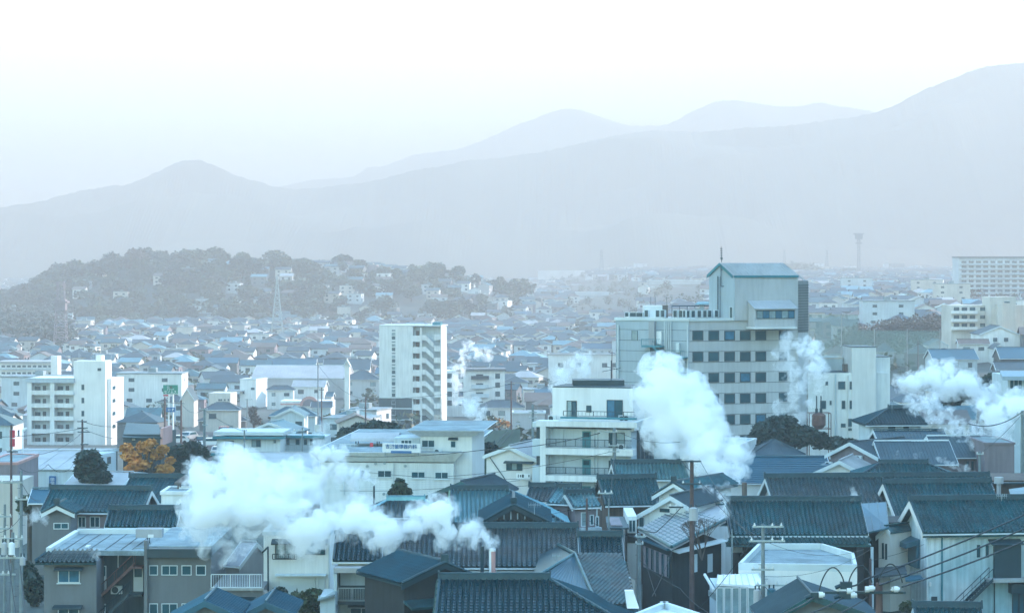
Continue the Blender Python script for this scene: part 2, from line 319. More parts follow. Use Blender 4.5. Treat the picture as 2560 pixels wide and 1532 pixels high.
# ---------------------------------------------------------------- tiled roofs
TW, TH = .36, .34
def tile_mesh(w=TW, h=TH):
    xs = [0, .28*w, .5*w, .74*w, w]; zs = [.03, 0, .03, .17, .03]; v = []
    for y, dz in ((h*1.12, 0), (0, .05)):
        for x, z in zip(xs, zs): v.append((x, y, z+dz))
    for x, z in zip(xs, zs): v.append((x, 0, z-.01))
    f = [(5+i, 6+i, 1+i, i) for i in range(4)]+[(10+i, 11+i, 6+i, 5+i) for i in range(4)]
    return np.array(v), f
TV, TF = tile_mesh(); TILE_MESH = {}
def inside(poly, x, y):
    c = False; n = len(poly)
    for i in range(n):
        (x1, y1), (x2, y2) = poly[i], poly[(i+1) % n]
        if (y1 > y) != (y2 > y) and x < (x2-x1)*(y-y1)/(y2-y1)+x1: c = not c
    return c
def slope_tiles(parent, poly3, m, singles=0, name='roof_tiles', tw=TW, th=TH):
    """lay pantiles over a planar roof polygon; poly3[0]->poly3[1] is the eave"""
    e0, e1 = Vector(poly3[0]), Vector(poly3[1]); ux = (e1-e0).normalized(); nn = None
    for p in poly3[2:]:
        q = Vector(p)-e0; q = q-ux*q.dot(ux)
        if nn is None or q.length > nn.length: nn = q
    uy = nn.normalized(); uz = ux.cross(uy)
    if uz.z < 0: return slope_tiles(parent, [poly3[1], poly3[0]]+list(poly3[2:])[::-1], m, singles, name, tw, th)
    P2 = [((Vector(p)-e0).dot(ux), (Vector(p)-e0).dot(uy)) for p in poly3]
    x0 = min(p[0] for p in P2); x1 = max(p[0] for p in P2); y1 = max(p[1] for p in P2)
    nx = max(1, round((x1-x0)/tw)); ny = max(1, round(y1/th)); sx = (x1-x0)/nx; sy = y1/ny
    org = ORG[parent.name] if parent else Vector(); cells = []
    for j in range(ny):
        for i in range(nx):
            if inside(P2, x0+(i+.5)*sx, (j+.5)*sy): cells.append((i, j))
    rot = np.array(Matrix((ux, uy, uz)).transposed()); base = np.array(e0-org)
    if singles:
        key = (m, round(sx, 3), round(sy, 3))
        if key not in TILE_MESH:
            me = bpy.data.meshes.new('tile'); me.from_pydata([(a*sx/TW, b*sy/TH, c) for a, b, c in TV], [], TF); me.materials.append(M[m]); TILE_MESH[key] = me
        me = TILE_MESH[key]; mt = Matrix((ux, uy, uz)).transposed().to_4x4()
        for (i, j) in cells[:singles]:
            o = bpy.data.objects.new('tile', me); COL.objects.link(o); o.parent = parent
            mm = mt.copy(); mm.translation = Vector(base)+ux*(x0+i*sx)+uy*(j*sy)+uz*(.03+R.uniform(0, .008)); o.matrix_local = mm
        cells = cells[singles:]
    if not cells: return
    c = np.array(cells, float); off = np.stack([x0+c[:, 0]*sx, c[:, 1]*sy, .03+np.array([R.uniform(0, .01) for _ in cells])], 1)
    v = (TV*np.array([sx/TW, sy/TH, 1]))[None]+off[:, None]; v = v.reshape(-1, 3) @ rot.T+base
    nt_ = len(TV); f = (np.array(TF)[None]+(np.arange(len(cells))*nt_)[:, None, None]).reshape(-1, 4)
    me = bpy.data.meshes.new(name); nv = len(v); nf = len(f)
    me.vertices.add(nv); me.vertices.foreach_set('co', v.ravel()); me.loops.add(nf*4); me.loops.foreach_set('vertex_index', f.ravel())
    me.polygons.add(nf); me.polygons.foreach_set('loop_start', np.arange(nf)*4); me.polygons.foreach_set('loop_total', np.full(nf, 4)); me.polygons.foreach_set('use_smooth', np.zeros(nf, dtype=bool)); me.update(calc_edges=True)
    me.materials.append(M[m]); o = bpy.data.objects.new(name, me); link(o, parent); o['kind'] = 'stuff'; return o
def seams(parent, poly3, m, step=.45, along=True, name='roof_seam'):
    """raised seams on a sheet roof; along=True runs them from eave to ridge"""
    e0, e1 = Vector(poly3[0]), Vector(poly3[1]); r0, r1 = Vector(poly3[-1]), Vector(poly3[2]); mb = MB()
    L = (e1-e0).length if along else (r0-e0).length; n = max(2, int(L/step)); up = (e1-e0).cross(r0-e0).normalized()
    if up.z < 0: up = -up
    for k in range(n+1):
        t = k/n
        a, b = (e0.lerp(e1, t), r0.lerp(r1, t)) if along else (e0.lerp(r0, t), e1.lerp(r1, t))
        mb.tube(a+up*.03, b+up*.03, .035, n=4)
    o = mb.build(name, M[m], parent); o['kind'] = 'stuff'; return o
class House:
    """pitched-roof house anchored by its front eave line in the photograph"""
    def __init__(s, label, eL, eR, D, yaw=0, ridge=None, run=None, pitch=.48, kind='gable', wm='white', rm='tile', tiles=1, singles=0,
                 over=.55, inset=(1, 1), cat='house', name='tiled_house', group=None, ridge_m=None, boards='trim', thick=.16, wall=True, ground=None, seam=0, backrun=None):
        t = math.radians(yaw); E0 = W(eL[0], eL[1], D); k = (eR-1280)/F
        w = (k*E0.y-E0.x)/(math.cos(t)-k*math.sin(t)); ux = Vector((math.cos(t), math.sin(t), 0)); uy = Vector((-math.sin(t), math.cos(t), 0))
        ze = E0.z
        if run is None:
            mid = E0+ux*w/2; kk = (ridge-HY)/F; c = math.cos(t)
            run = (CZ-ze-kk*mid.y)/(pitch+kk*c)
        s.ux, s.uy, s.w, s.run, s.ze, s.E0 = ux, uy, w, run, ze, E0
        br = backrun or run
        up = Vector((0, 0, 1)); zr = ze+run*pitch; s.zr = zr
        il = inset[0]*run if kind == 'hip' else 0; ir = inset[1]*run if kind == 'hip' else 0
        if il+ir > w*.96: sc = w*.96/(il+ir); il *= sc; ir *= sc
        E1 = E0+ux*w; B0 = E0+uy*(run+br); B1 = E1+uy*(run+br)
        if backrun: B0 = B0+up*((run-br)*pitch); B1 = B1+up*((run-br)*pitch)
        R0 = E0+ux*il+uy*run+up*run*pitch; R1 = E1-ux*ir+uy*run+up*run*pitch
        zg = ground if ground is not None else min(gzf(p.x, p.y) for p in (E0, E1, B0, B1))-.5
        s.zg = zg; cx = (E0+B1)/2
        s.root = empty(name, (cx.x, cx.y, zg), label, cat, group)
        # walls
        o = over; a = E0+(ux+uy)*o; b = E1+(uy-ux)*o; c = B1-(ux+uy)*o; d = B0+(ux-uy)*o
        s.a, s.b, s.c, s.d = a, b, c, d
        s.F = Face(a, b, -uy); s.Rt = Face(b, c, ux); s.L = Face(d, a, -ux)
        zt = ze+o*pitch-thick-.02
        if wall:
            mb = MB().prism([p.xy for p in (a, b, c, d)], zg, zt)
            if kind == 'gable':
                mid = (run-o)
                for (p, q, dr) in ((a, d, ux), (b, c, -ux)):
                    top = p+uy*mid; th = Vector((0, 0, zr-thick-.03)); 
                    tri = [Vector((p.x, p.y, zt)), Vector((q.x, q.y, zt if not backrun else zt+(run-br)*pitch)), Vector((top.x, top.y, zr-thick-.03))]
                    mb.slab(tri, dr*.15)
            s.wall = mb.build('wall', M[wm], s.root)
        # roof slopes
        fr = [E0, E1, R1, R0]; bk = [B1, B0, R0, R1]; s.front = fr
        mb = MB(); dn = Vector((0, 0, -thick)); mb.slab(fr, dn); mb.slab(bk, dn)
        lf = [B0, E0, R0]; rt = [E1, B1, R1]
        if kind == 'hip':
            if il > .01: mb.slab(lf, dn)
            if ir > .01: mb.slab(rt, dn)
        s.roof = mb.build('roof', M[rm], s.root)
        if tiles:
            slope_tiles(s.root, fr, rm, singles)
            if tiles > 1: slope_tiles(s.root, bk, rm)
            if kind == 'hip':
                if il > .01: slope_tiles(s.root, lf, rm)
                if ir > .01: slope_tiles(s.root, rt, rm)
        if seam: seams(s.root, fr, rm, abs(seam), seam > 0)
        # ridge and hip caps
        rm2 = M[ridge_m if ridge_m == 'trim' or ridge_m == 'tilel' else ('ridge' if tiles else (ridge_m or rm))]; mb = MB(); rr = .17 if tiles else .08
        off = up*.05
        mb.hexa([R0-uy*rr+off, R1-uy*rr+off, R1+uy*rr+off, R0+uy*rr+off]+[R0-uy*rr*.6+up*rr*2.4, R1-uy*rr*.6+up*rr*2.4, R1+uy*rr*.6+up*rr*2.4, R0+uy*rr*.6+up*rr*2.4])
        if tiles: mb.tube(R0+up*rr*2.6-ux*.1, R1+up*rr*2.6+ux*.1, .09, n=6)
        if kind == 'hip':
            for p, q, ii in ((E0, R0, il), (E1, R1, ir), (B0, R0, il), (B1, R1, ir)):
                if ii > .01: mb.tube(p+up*.08, q+up*.1, rr*.85, n=6)
        mb.build('ridge', rm2, s.root)
        if tiles:
            for p, dr in ((R0, -ux), (R1, ux)):
                e = MB(); e.hexa([p-uy*.28+off, p+uy*.28+off, p+uy*.28+dr*.12+off, p-uy*.28+dr*.12+off, p-uy*.12+up*.62, p+uy*.12+up*.62, p+uy*.12+dr*.12+up*.62, p-uy*.12+dr*.12+up*.62]); e.build('ridge_end_tile', rm2, s.root)
        # verge boards on gables, gutter on the front eave
        mb = MB()
        if kind == 'gable':
            for E, Rr, B, dr in ((E0, R0, B0, -ux), (E1, R1, B1, ux)):
                for p, q in ((E, Rr), (B, Rr)):
                    MB().slab([p+up*.05, q+up*.05, q-up*(thick+.16), p-up*(thick+.16)], dr*.07).build('verge_board', M[boards], s.root)
            if tiles:
                for E, Rr, B, dr in ((E0, R0, B0, -ux), (E1, R1, B1, ux)):
                    for p, q in ((E, Rr), (B, Rr)): MB().tube(p+up*.1-dr*.06, q+up*.1-dr*.06, .1, n=6).build('verge_tile_row', rm2, s.root)
        g = MB(); g.tube(E0-uy*.07-up*.12, E1-uy*.07-up*.12, .07, n=5); g.build('gutter', M['trim'], s.root)
    def win(s, x0, y0, x1, y1, face='F', **k): return window(s.root, {'F': s.F, 'L': s.L, 'R': s.Rt}[face], x0, y0, x1, y1, **k)

# ---------------------------------------------------------------- vegetation
def leaf_cloud(blobs, n, size, seed, shell=.4):
    """n leaf-sized quads spread through ellipsoid blobs (centre, radii)"""
    r = np.random.RandomState(seed); wts = np.array([b[1][0]*b[1][1]*b[1][2] for b in blobs])**.67; wts /= wts.sum()
    idx = r.choice(len(blobs), n, p=wts); d = r.normal(size=(n, 3)); d /= np.linalg.norm(d, axis=1)[:, None]
    rad = shell+(1-shell)*r.uniform(0, 1, n)**.6; rad *= 1+r.normal(0, .07, n)
    c = np.array([b[0] for b in blobs])[idx]+d*rad[:, None]*np.array([b[1] for b in blobs])[idx]
    t = r.normal(size=(n, 3)); t[:, 2] *= .5; t /= np.linalg.norm(t, axis=1)[:, None]; u = np.cross(t, r.normal(size=(n, 3))); u /= np.linalg.norm(u, axis=1)[:, None]
    sz = size*r.uniform(.6, 1.35, n)[:, None]; t = t*sz; u = u*sz*.62
    v = np.stack([c-t, c-u*.9, c+t, c+u*.9], 1).reshape(-1, 3); return v
def quads_mesh(name, v, m):
    nf = len(v)//4; me = bpy.data.meshes.new(name); me.vertices.add(len(v)); me.vertices.foreach_set('co', np.ascontiguousarray(v).ravel())
    me.loops.add(nf*4); me.loops.foreach_set('vertex_index', np.arange(nf*4)); me.polygons.add(nf)
    me.polygons.foreach_set('loop_start', np.arange(nf)*4); me.polygons.foreach_set('loop_total', np.full(nf, 4)); me.polygons.foreach_set('use_smooth', np.zeros(nf, dtype=bool)); me.update(calc_edges=True); me.materials.append(m); return me
def tree(label, base, blobs, n, size, m='leaf', seed=1, name='broadleaf_tree', cat='tree', group=None, trunk_r=.35, core=True, limbs=True):
    """blobs in metres relative to the trunk foot"""
    root = empty(name, base, label, cat, group); b = Vector(base)
    mb = MB(); rr = random.Random(seed); zt = min(x[0][2]-x[1][2]*.3 for x in blobs); top = max(blobs, key=lambda q: q[0][2])[0]
    mid = Vector((top[0]*.4, top[1]*.4, max(1.0, zt)))
    mb.tube(b, b+mid, trunk_r, trunk_r*.7, 8)
    for c, r_ in blobs:
        if not limbs: break
        c = Vector(c); k = b+mid.lerp(c, .45)+Vector((rr.uniform(-.4, .4), rr.uniform(-.4, .4), rr.uniform(0, .5)))
        mb.tube(b+mid, k, trunk_r*.5, trunk_r*.32, 6); mb.tube(k, b+c, trunk_r*.32, trunk_r*.12, 5)
        for q in range(3): mb.tube(b+c, b+c+Vector([rr.uniform(-.7, .7)*x for x in r_]), trunk_r*.12, trunk_r*.04, 4)
    mb.build('trunk', M['bark'], root)
    v = leaf_cloud(blobs, n, size, seed)
    me = quads_mesh('crown', v, M[m]); o = bpy.data.objects.new('crown', me); link(o, root); ORG[o.name] = b
    return root
def blobs_from_px(specs, D, base):
    """specs: (px, py, rx_px, ry_px) -> ellipsoids at distance D around base"""
    out = []
    for i, (px, py, rx, ry) in enumerate(specs):
        p = W(px, py, D); s = D/F; out.append(((p.x-base[0], (i % 3-1)*rx*s*.5, p.z-base[2]), (rx*s, rx*s*.85, ry*s)))
    return out
def wire_mesh(name, label, a, b, sag, r=.012, cat='overhead wire', group=None, n=14, m='wire'):
    a = Vector(a); b = Vector(b); pts = [a.lerp(b, k/n)-Vector((0, 0, sag*4*(k/n)*(1-k/n))) for k in range(n+1)]
    o = MB().line(pts, r, n=4).build(name, M[m]); return tag(o, label, cat, group)
# ---------------------------------------------------------------- more builders
class Vee:
    """gable-fronted house: front wall plane through px/D of its two eaves, ridge running back"""
    def __init__(s, label, L, A, Rr, DL, DR, back=8, wm='white', rm='tile', tiles=1, over=.45, name='tiled_house', cat='house', group=None, boards='trim', ground=None, seam=0, thick=.15, wall=True, root=None):
        f = Face(plan(L[0], DL), plan(Rr[0], DR)); s.F = f; up = Vector((0, 0, 1))
        if f.n.y > 0: f.n = -f.n
        l, a, r = f.at(L[0], L[1]), f.at(A[0], A[1]), f.at(Rr[0], Rr[1]); bk = -f.n*back
        z0 = ground if ground is not None else min(gzf(p.x, p.y) for p in (l, r, l+bk, r+bk))-.5
        c = (l+r+bk)/2
        s.root = root or empty(name, (c.x, c.y, z0), label, cat, group)
        li = l+f.ux*over; ri = r-f.ux*over; s.W = Face(li-f.n*over, ri-f.n*over, f.n)
        th = Vector((0, 0, -thick))
        if wall:
            def z_on(p, q, t): return p.z+(q.z-p.z)*t
            wl, wr = (a-l).dot(f.ux), (r-a).dot(f.ux); zl = l.z+(a.z-l.z)*over/wl-thick-.02; zr = r.z+(a.z-r.z)*over/wr-thick-.02
            prof = [Vector((li.x, li.y, z0)), Vector((ri.x, ri.y, z0)), Vector((ri.x, ri.y, zr)), Vector((a.x, a.y, a.z-thick-.02)), Vector((li.x, li.y, zl))]
            s.wall = MB().slab([p-f.n*over for p in prof], bk+f.n*over*2).build('wall', M[wm], s.root)
            s.L = Face(li-f.n*over+bk, li-f.n*over, -f.ux); s.R = Face(ri-f.n*over, ri-f.n*over+bk, f.ux)
        ls = [l, l+bk, a+bk, a]; rs = [r+bk, r, a, a+bk]
        mb = MB(); mb.slab(ls, th); mb.slab(rs, th); mb.build('roof', M[rm], s.root)
        if tiles: slope_tiles(s.root, ls, rm); slope_tiles(s.root, rs, rm)
        if seam: seams(s.root, ls, rm, abs(seam), seam > 0); seams(s.root, rs, rm, abs(seam), seam > 0)
        mb = MB(); mb.tube(a+up*.12+f.n*.1, a+bk+up*.12-f.n*.1, .15 if tiles else .08, n=6); mb.build('ridge', M['ridge' if tiles else rm], s.root)
        for p in (l, r): MB().slab([p+up*.05, a+up*.05, a-up*(thick+.2), p-up*(thick+.2)], f.n*.08).build('verge_board', M[boards], s.root)
        if tiles:
            for p in (l, r): MB().tube(p+up*.1+f.n*.06, a+up*.1+f.n*.06, .11, n=6).build('verge_tile_row', M['ridge'], s.root)
            e = MB(); e.box(a.x-.25, a.x+.25, a.y-.1, a.y+.1, a.z+.05, a.z+.6); e.build('ridge_end_tile', M['ridge'], s.root)
    def win(s, x0, y0, x1, y1, face='W', **k): return window(s.root, {'W': s.W, 'L': getattr(s, 'L', None), 'R': getattr(s, 'R', None)}[face], x0, y0, x1, y1, **k)
def polyroof(root, faces, rm, thick=.14, tiles=1, seam=0, name='roof'):
    mb = MB()
    for f in faces: mb.slab(f, (0, 0, -thick))
    mb.build(name, M[rm], root)
    for f in faces:
        if tiles: slope_tiles(root, f, rm)
        if seam: seams(root, f, rm, abs(seam), seam > 0)
def caps(root, lines, rm='ridge', r=.14, name='hip_tiles'):
    mb = MB()
    for a, b in lines: mb.tube(Vector(a)+Vector((0, 0, .1)), Vector(b)+Vector((0, 0, .1)), r, n=6)
    mb.build(name, M[rm], root)
def plinth(root, pts, z0, z1, m, name='wall'): return MB().prism([(p[0], p[1]) for p in pts], z0, z1).build(name, M[m], root)
def canopy(root, f, x0, x1, py, drop, outm, m='dark', name='canopy', th=.1):
    u0, z = f.uz(x0, py); u1, _ = f.uz(x1, py)
    MB().slab([f.P(u0, z), f.P(u1, z), f.P(u1, z-drop, outm), f.P(u0, z-drop, outm)], (0, 0, -th)).build(name, M[m], root)
def pipe(root, f, px, y0, y1, r=.05, off=.12, m='rope', name='drain_pipe'):
    MB().tube(f.at(px, y0, off), f.at(px, y1, off), r, n=6).build(name, M[m], root)

# ================================================================ NEAR HOUSES (bottom of the view)
# bottom centre roof
h = House('long dark tiled roof at the very bottom centre of the view, ribs running down', (1085, 1590), 1612, 149, 0, ridge=1450, pitch=.46, kind='hip', inset=(.03, 1), wm='grey', rm='tiled', singles=300, over=.6)
# pyramid roof behind it
def corner_roof():
    a = W(1437, 1386, 166); l = W(1326, 1452, 161); b = W(1492, 1512, 155.5); c = W(1588, 1512, 157); e = W(1545, 1431, 168); k = a+(l-b)*.9+Vector((2, 8, -1.2)); k2 = e+Vector((1.5, 6, -1.3))
    z0 = gzf(a.x, a.y)-.5; r = empty('tiled_house', (a.x, a.y+1, z0), 'low house with pointed hip roof, one face teal sheet and the other brown tiles', 'house')
    polyroof(r, [[l, b, a]], 'metalb', tiles=0, seam=.45); polyroof(r, [[b, c, e, a]], 'tileb'); polyroof(r, [[k, l, a], [k2, k, a, e], [c, k2, e]], 'tiled', tiles=0)
    caps(r, [(l, a), (b, a), (a, e), (e, c), (a, k)], 'tile', .12); cen = (l+b+c+k+k2)/5
    plinth(r, [p.lerp(cen, .1) for p in (l, b, c, k2, k)], z0, min(l.z, b.z, c.z)-.2, 'pale')
corner_roof()
# dark gabled roof whose curved ridge end stands over the bottom centre roof
h = Vee('dark gable roof with deep shadowed eaves between the balcony house and the flues', (1003, 1460), (1112, 1407), (1212, 1452), 158, 161, back=7, wm='wood', rm='tiled', boards='dark')
canopy(h.root, h.W, 1008, 1100, 1500, .35, 1.3, 'tile', 'lower_eave', .15)
# long roof, centre
h = House('long low building with a broad brown-grey tiled roof under the biggest steam plume', (955, 1417), 1447, 171, 0, ridge=1322, pitch=.5, wm='pale', rm='tileb', singles=300, ridge_m='tiled', over=.5, inset=(0, 0))
HC = h
MB().slab([h.F.at(960, 1421, .02), h.F.at(1440, 1421, .02), h.F.at(1440, 1425, .5), h.F.at(960, 1425, .5)], (0, 0, -.06)).build('eave_board', M['trim'], h.root)
h.win(1018, 1440, 1052, 1456, panes=2)
h = House('small roof wing of dark ribbed tiles stepping down beside the long brown-grey roof', (1450, 1413), 1560, 170.5, 0, ridge=1343, pitch=.46, wm='dgrey', rm='tiled', over=.4)
# balcony house
h = House('blue-white two-storey house with a dark railed balcony under a tiled roof', (832, 1402), 953, 171.5, 0, ridge=1335, pitch=.5, wm='pale', rm='tiled', over=.35)
f = h.F
for (x0, y0, x1, y1, o0, o1, m_, nm) in [(838, 1412, 950, 1424, .1, 1.6, 'metall', 'fascia'), (846, 1426, 940, 1496, -.05, .04, 'dark', 'balcony_shade_sheet'), (851, 1428, 938, 1462, .05, .1, 'bluegrey', 'shutter'), (838, 1426, 846, 1532, .02, 1.5, 'pale', 'side_wall'), (846, 1495, 965, 1503, .03, 1.6, 'dark', 'balcony_floor'), (870, 1510, 935, 1516, .02, .35, 'dgrey', 'lower_canopy')]:  # the recess is a flat dark sheet painting the shade of the opening
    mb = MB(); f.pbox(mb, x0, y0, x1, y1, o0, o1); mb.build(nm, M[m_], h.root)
railing(h.root, f, 850, 938, 1461, 1494, off=1.5, m='steel', step=.12)
window(h.root, f, 875, 1517, 932, 1545, panes=2, off=.02)
g = Bld('flat_annex', 'narrow white annex with drain pipes and a dark lean-to beside the balcony house', 'house', 958, 1012, 169, 1424, 0, 5, 'pale')
pipe(g.root, g.F, 976, 1428, 1532, .06); pipe(g.root, g.F, 984, 1480, 1532, .035)
mb = MB(); g.F.pbox(mb, 968, 1478, 1012, 1545, .02, 1.6); mb.build('lean_to', M['dgrey'], g.root)
ac_unit(g.F, 994, 1471, .1, 'white air conditioner unit high on the narrow annex beside the dark gable')
# white house of two hooded windows
g = Bld('white_house', 'white two-storey house with two hooded windows half hidden by steam', 'house', 659, 825, 180, 1332, 0, 9, 'white')
g.parapet(.3, .25, .08, 'pale')
window(g.root, g.F, 688, 1357, 738, 1396, fm='dark', gm='glassl'); canopy(g.root, g.F, 680, 745, 1346, .25, .8, 'dark', 'window_hood', .12)
window(g.root, g.F, 763, 1355, 813, 1386, fm='dark', gm='glassb', gm2='glass'); canopy(g.root, g.F, 757, 820, 1347, .25, .7, 'dark', 'window_hood', .12)
railing(g.root, g.F, 683, 743, 1381, 1396, off=.5, m='dark', name='window_rail')
mb = MB(); g.F.pbox(mb, 690, 1433, 816, 1436, .02, .9); mb.build('ledge', M['pale'], g.root)
mb = MB(); g.F.pbox(mb, 700, 1437, 812, 1560, .02, .12); mb.build('shutter_wall', M['trim'], g.root)
MB().line([g.F.at(658, 1378, .3), g.F.at(673, 1363, .9), g.F.at(674, 1532, .9)], .07, 6).build('flue_pipe', M['dark'], g.root)
pipe(g.root, g.F, 788, 1443, 1478, .06); pipe(g.root, g.F, 796, 1444, 1478, .06); pipe(g.root, g.F, 822, 1345, 1532, .06)
# terrace between grey block and white house
g = Bld('railed_terrace', 'low grey building with a white railed terrace between the grey block and the white house', 'house', 528, 658, 176, 1470, 0, 8, 'grey')
railing(g.root, g.F, 528, 654, 1434, 1468, m='trim', step=.17); mb = MB(); g.F.pbox(mb, 526, 1468, 660, 1474, .01, .3); mb.build('slab_edge', M['concrete'], g.root)
window(g.root, g.F, 590, 1503, 640, 1540, gm='glassl', hood=.5)
h = House('little plant house with a pale tin roof on the terrace under the steam', (560, 1412), 598, 186, -25, ridge=1355, pitch=.6, wm='metall', rm='metall', tiles=0, name='garden_shed', cat='shed', over=.1, ground=W(0, 1462, 184).z)
# grey flat block, left bottom
g = Bld('flat_roofed_block', 'grey two-storey flat-roofed block with a small blue-curtained window and tiled skirt eaves', 'house', 110, 241, 180, 1404, 0, 12.5, 'grey')
GB = g; z1 = g.z1
deck = Bld(None, '', '', 127, 240, 182.2, 1376, 0, 11)
a, b, c, e = deck.a, deck.b, deck.c, deck.e; zt = deck.z1
sk = [Vector((g.a.x-.55, g.a.y-.6, z1)), Vector((g.b.x+.1, g.b.y-.6, z1)), Vector((b.x, b.y, zt)), Vector((a.x, a.y, zt))]
polyroof(g.root, [sk], 'tiled'); polyroof(g.root, [[Vector((g.e.x-.55, g.e.y, z1)), sk[0], sk[3], Vector((e.x, e.y, zt))]], 'tiled', tiles=1)
dk = [a, W(470, 1376, 182).xy, Vector((W(470, 1376, 182).x, 193.2)), Vector((a.x, 193.2))]
MB().prism([(p[0], p[1]) for p in dk], zt-.35, zt+.02).build('roof_deck', M['deck'], g.root)
mb = MB(); mb.box(a.x, W(470, 0, 182).x, 193.2, 193.6, zt-.3, zt+.42); mb.build('back_parapet', M['trim'], g.root)
mb = MB(); mb.box(a.x-.25, a.x+.15, 181.6, 193.6, zt-.2, zt+.3); mb.build('parapet', M['rope'], g.root)
for px in (160, 192, 222, 262, 302, 330):
    p = W(px, 1376, 182.5); MB().box(p.x-.03, p.x+.03, 182.6, 193, zt+.03, zt+.055).build('deck_joint', M['dgrey'], g.root)
MB().box(W(212, 0, 184).x, W(222, 0, 184).x, 184, 185, zt+.03, zt+.12).build('roof_hatch', M['signw'], g.root)
window(g.root, g.F, 145, 1423, 200, 1456, gm='glassb', sill=1); canopy(g.root, g.F, 139, 209, 1415, .12, .8, 'dark', 'window_hood', .14)
window(g.root, g.F, 145, 1520, 198, 1545, gm='glass'); canopy(g.root, g.F, 135, 207, 1511, .12, .8, 'dark', 'window_hood', .14)
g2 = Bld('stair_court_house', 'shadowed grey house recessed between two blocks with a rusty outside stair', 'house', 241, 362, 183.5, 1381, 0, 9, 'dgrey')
for x0, x1, y0, y1 in ((242, 266, 1413, 1474), (334, 358, 1415, 1477), (242, 265, 1508, 1550)):
    mb = MB(); g2.F.pbox(mb, x0, y0, x1, y1, 0, .08); d_ = mb.build('door', M['trim'], g2.root); mb = MB(); g2.F.pbox(mb, x0+2.5, y0+2.5, x1-2.5, y0+(y1-y0)*.42, .081, .1); mb.build('door_pane', M['glass'], d_)
def stair(root, f, p0, p1, w=1.0, m='rust', off=.3, n=14, name='outside_stair'):
    a = f.at(*p0, off); b = f.at(*p1, off); mb = MB(); o = f.n*w
    for q in (Vector(), o): mb.slab([a+q, b+q, b+q+Vector((0, 0, .3)), a+q+Vector((0, 0, .3))], f.n*.06)
    for k in range(n):
        t = (k+.5)/n; p = a.lerp(b, t); mb.hexa([p+Vector((0, 0, .1))-f.ux*.13, p+f.ux*.13+Vector((0, 0, .1)), p+f.ux*.13+o+Vector((0, 0, .1)), p-f.ux*.13+o+Vector((0, 0, .1)), p+Vector((0, 0, .15))-f.ux*.13, p+f.ux*.13+Vector((0, 0, .15)), p+f.ux*.13+o+Vector((0, 0, .15)), p-f.ux*.13+o+Vector((0, 0, .15))])
    s_ = mb.build(name, M[m], root)
    for q in (Vector(), o):
        mb = MB(); mb.tube(a+q+Vector((0, 0, 1.0)), b+q+Vector((0, 0, 1.0)), .03, n=4)
        for k in range(5): p = a.lerp(b, k/4)+q; mb.tube(p, p+Vector((0, 0, 1.0)), .02, n=4)
        mb.build('handrail', M['dark' if m != 'rust' else 'rust'], s_)
    return s_
stair(g2.root, g2.F, (246, 1500), (340, 1412)); mb = MB(); g2.F.pbox(mb, 330, 1411, 362, 1415, .05, 1.4); mb.build('landing', M['rust'], g2.root)
stair(g2.root, g2.F, (262, 1550), (334, 1478), m='dark', w=1.2, off=1.5)
mb = MB(); g2.F.pbox(mb, 330, 1477, 362, 1484, .05, 1.5); mb.build('landing', M['dark'], g2.root)
ac_unit(g2.F, 293, 1472, .1, 'white air conditioner unit on the shadowed wall beside the rusty stair'); pipe(g2.root, g2.F, 296, 1382, 1417, .04)
MB().line([W(333, 1382, 183.3), W(338, 1369, 183.3), W(360, 1369, 183.3), W(360, 1380, 183.3)], .04, 5).build('guard_rail', M['steel'], g2.root)
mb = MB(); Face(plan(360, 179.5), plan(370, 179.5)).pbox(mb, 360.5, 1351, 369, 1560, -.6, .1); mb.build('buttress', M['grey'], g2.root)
g3 = Bld('grey_block_wing', 'grey block with a dark fascia and a row of three small upper windows', 'house', 370, 527, 179.8, 1391, 0, 13, 'grey')
mb = MB(); g3.F.pbox(mb, 370, 1369, 529, 1391, -.4, .65); mb.build('fascia', M['dark'], g3.root)
mb = MB(); mb.prism([(W(370, 0, 180.5).x, 180.4), (W(530, 0, 180.5).x, 180.4), (W(530, 0, 180.5).x, 193.5), (W(370, 0, 180.5).x, 193.5)], g3.z1, W(0, 1368, 180).z+.05); mb.build('roof_deck', M['deck'], g3.root)
for x0, x1, p_ in ((373, 395, 1), (404, 444, 2), (454, 479, 1), (490, 515, 1)):
    window(g3.root, g3.F, x0, 1412, x1, 1437, panes=p_, fw=.06); window(g3.root, g3.F, x0, 1507, x1, 1545, panes=p_, fw=.06)
# box on the roof
q = W(339, 1346, 186); r = empty('cooling_cabinet', (q.x+1, q.y+.6, zt), 'pale box cabinet on short legs standing on the flat roof', 'cabinet')
MB().box(q.x, W(404, 0, 186).x, 186, 187.2, zt+.55, W(0, 1322, 186).z).build('casing', M['metall'], r)
mb = MB(); [mb.box(x, x+.06, y, y+.06, zt+.02, zt+.55) for x in (q.x+.9, q.x+1.9) for y in (186.05, 187.0)]; mb.build('leg', M['dark'], r)
mb = MB(); mb.box(W(370, 0, 186).x, W(384, 0, 186).x, 185.97, 186, W(0, 1343, 186).z, W(0, 1335, 186).z); mb.build('label_plate', M['signw'], r)
# bottom-left teal roof tops and small shed roof
h = Vee('smooth dark teal roof top rising into the bottom edge below the terrace', (395, 1565), (512, 1502), (600, 1540), 150, 150, back=6, rm='metalb', tiles=0, seam=.5, wm='grey', boards='metalb')
h = Vee('smooth grey-teal roof top at the bottom edge under the shrubs', (560, 1560), (664, 1506), (738, 1535), 152, 152, back=6, rm='metalb', tiles=0, seam=.5, wm='grey', boards='metalb')
g = Bld('garden_outhouse', 'small pale outhouse with a mono-pitch roof beside the shrubs', 'shed', 800, 838, 168, 1490, 0, 4, 'pale'); polyroof(g.root, [[W(794, 1497, 167.5), W(838, 1484, 167.5), W(842, 1470, 172.5), W(798, 1482, 172.5)]], 'deck', tiles=0)
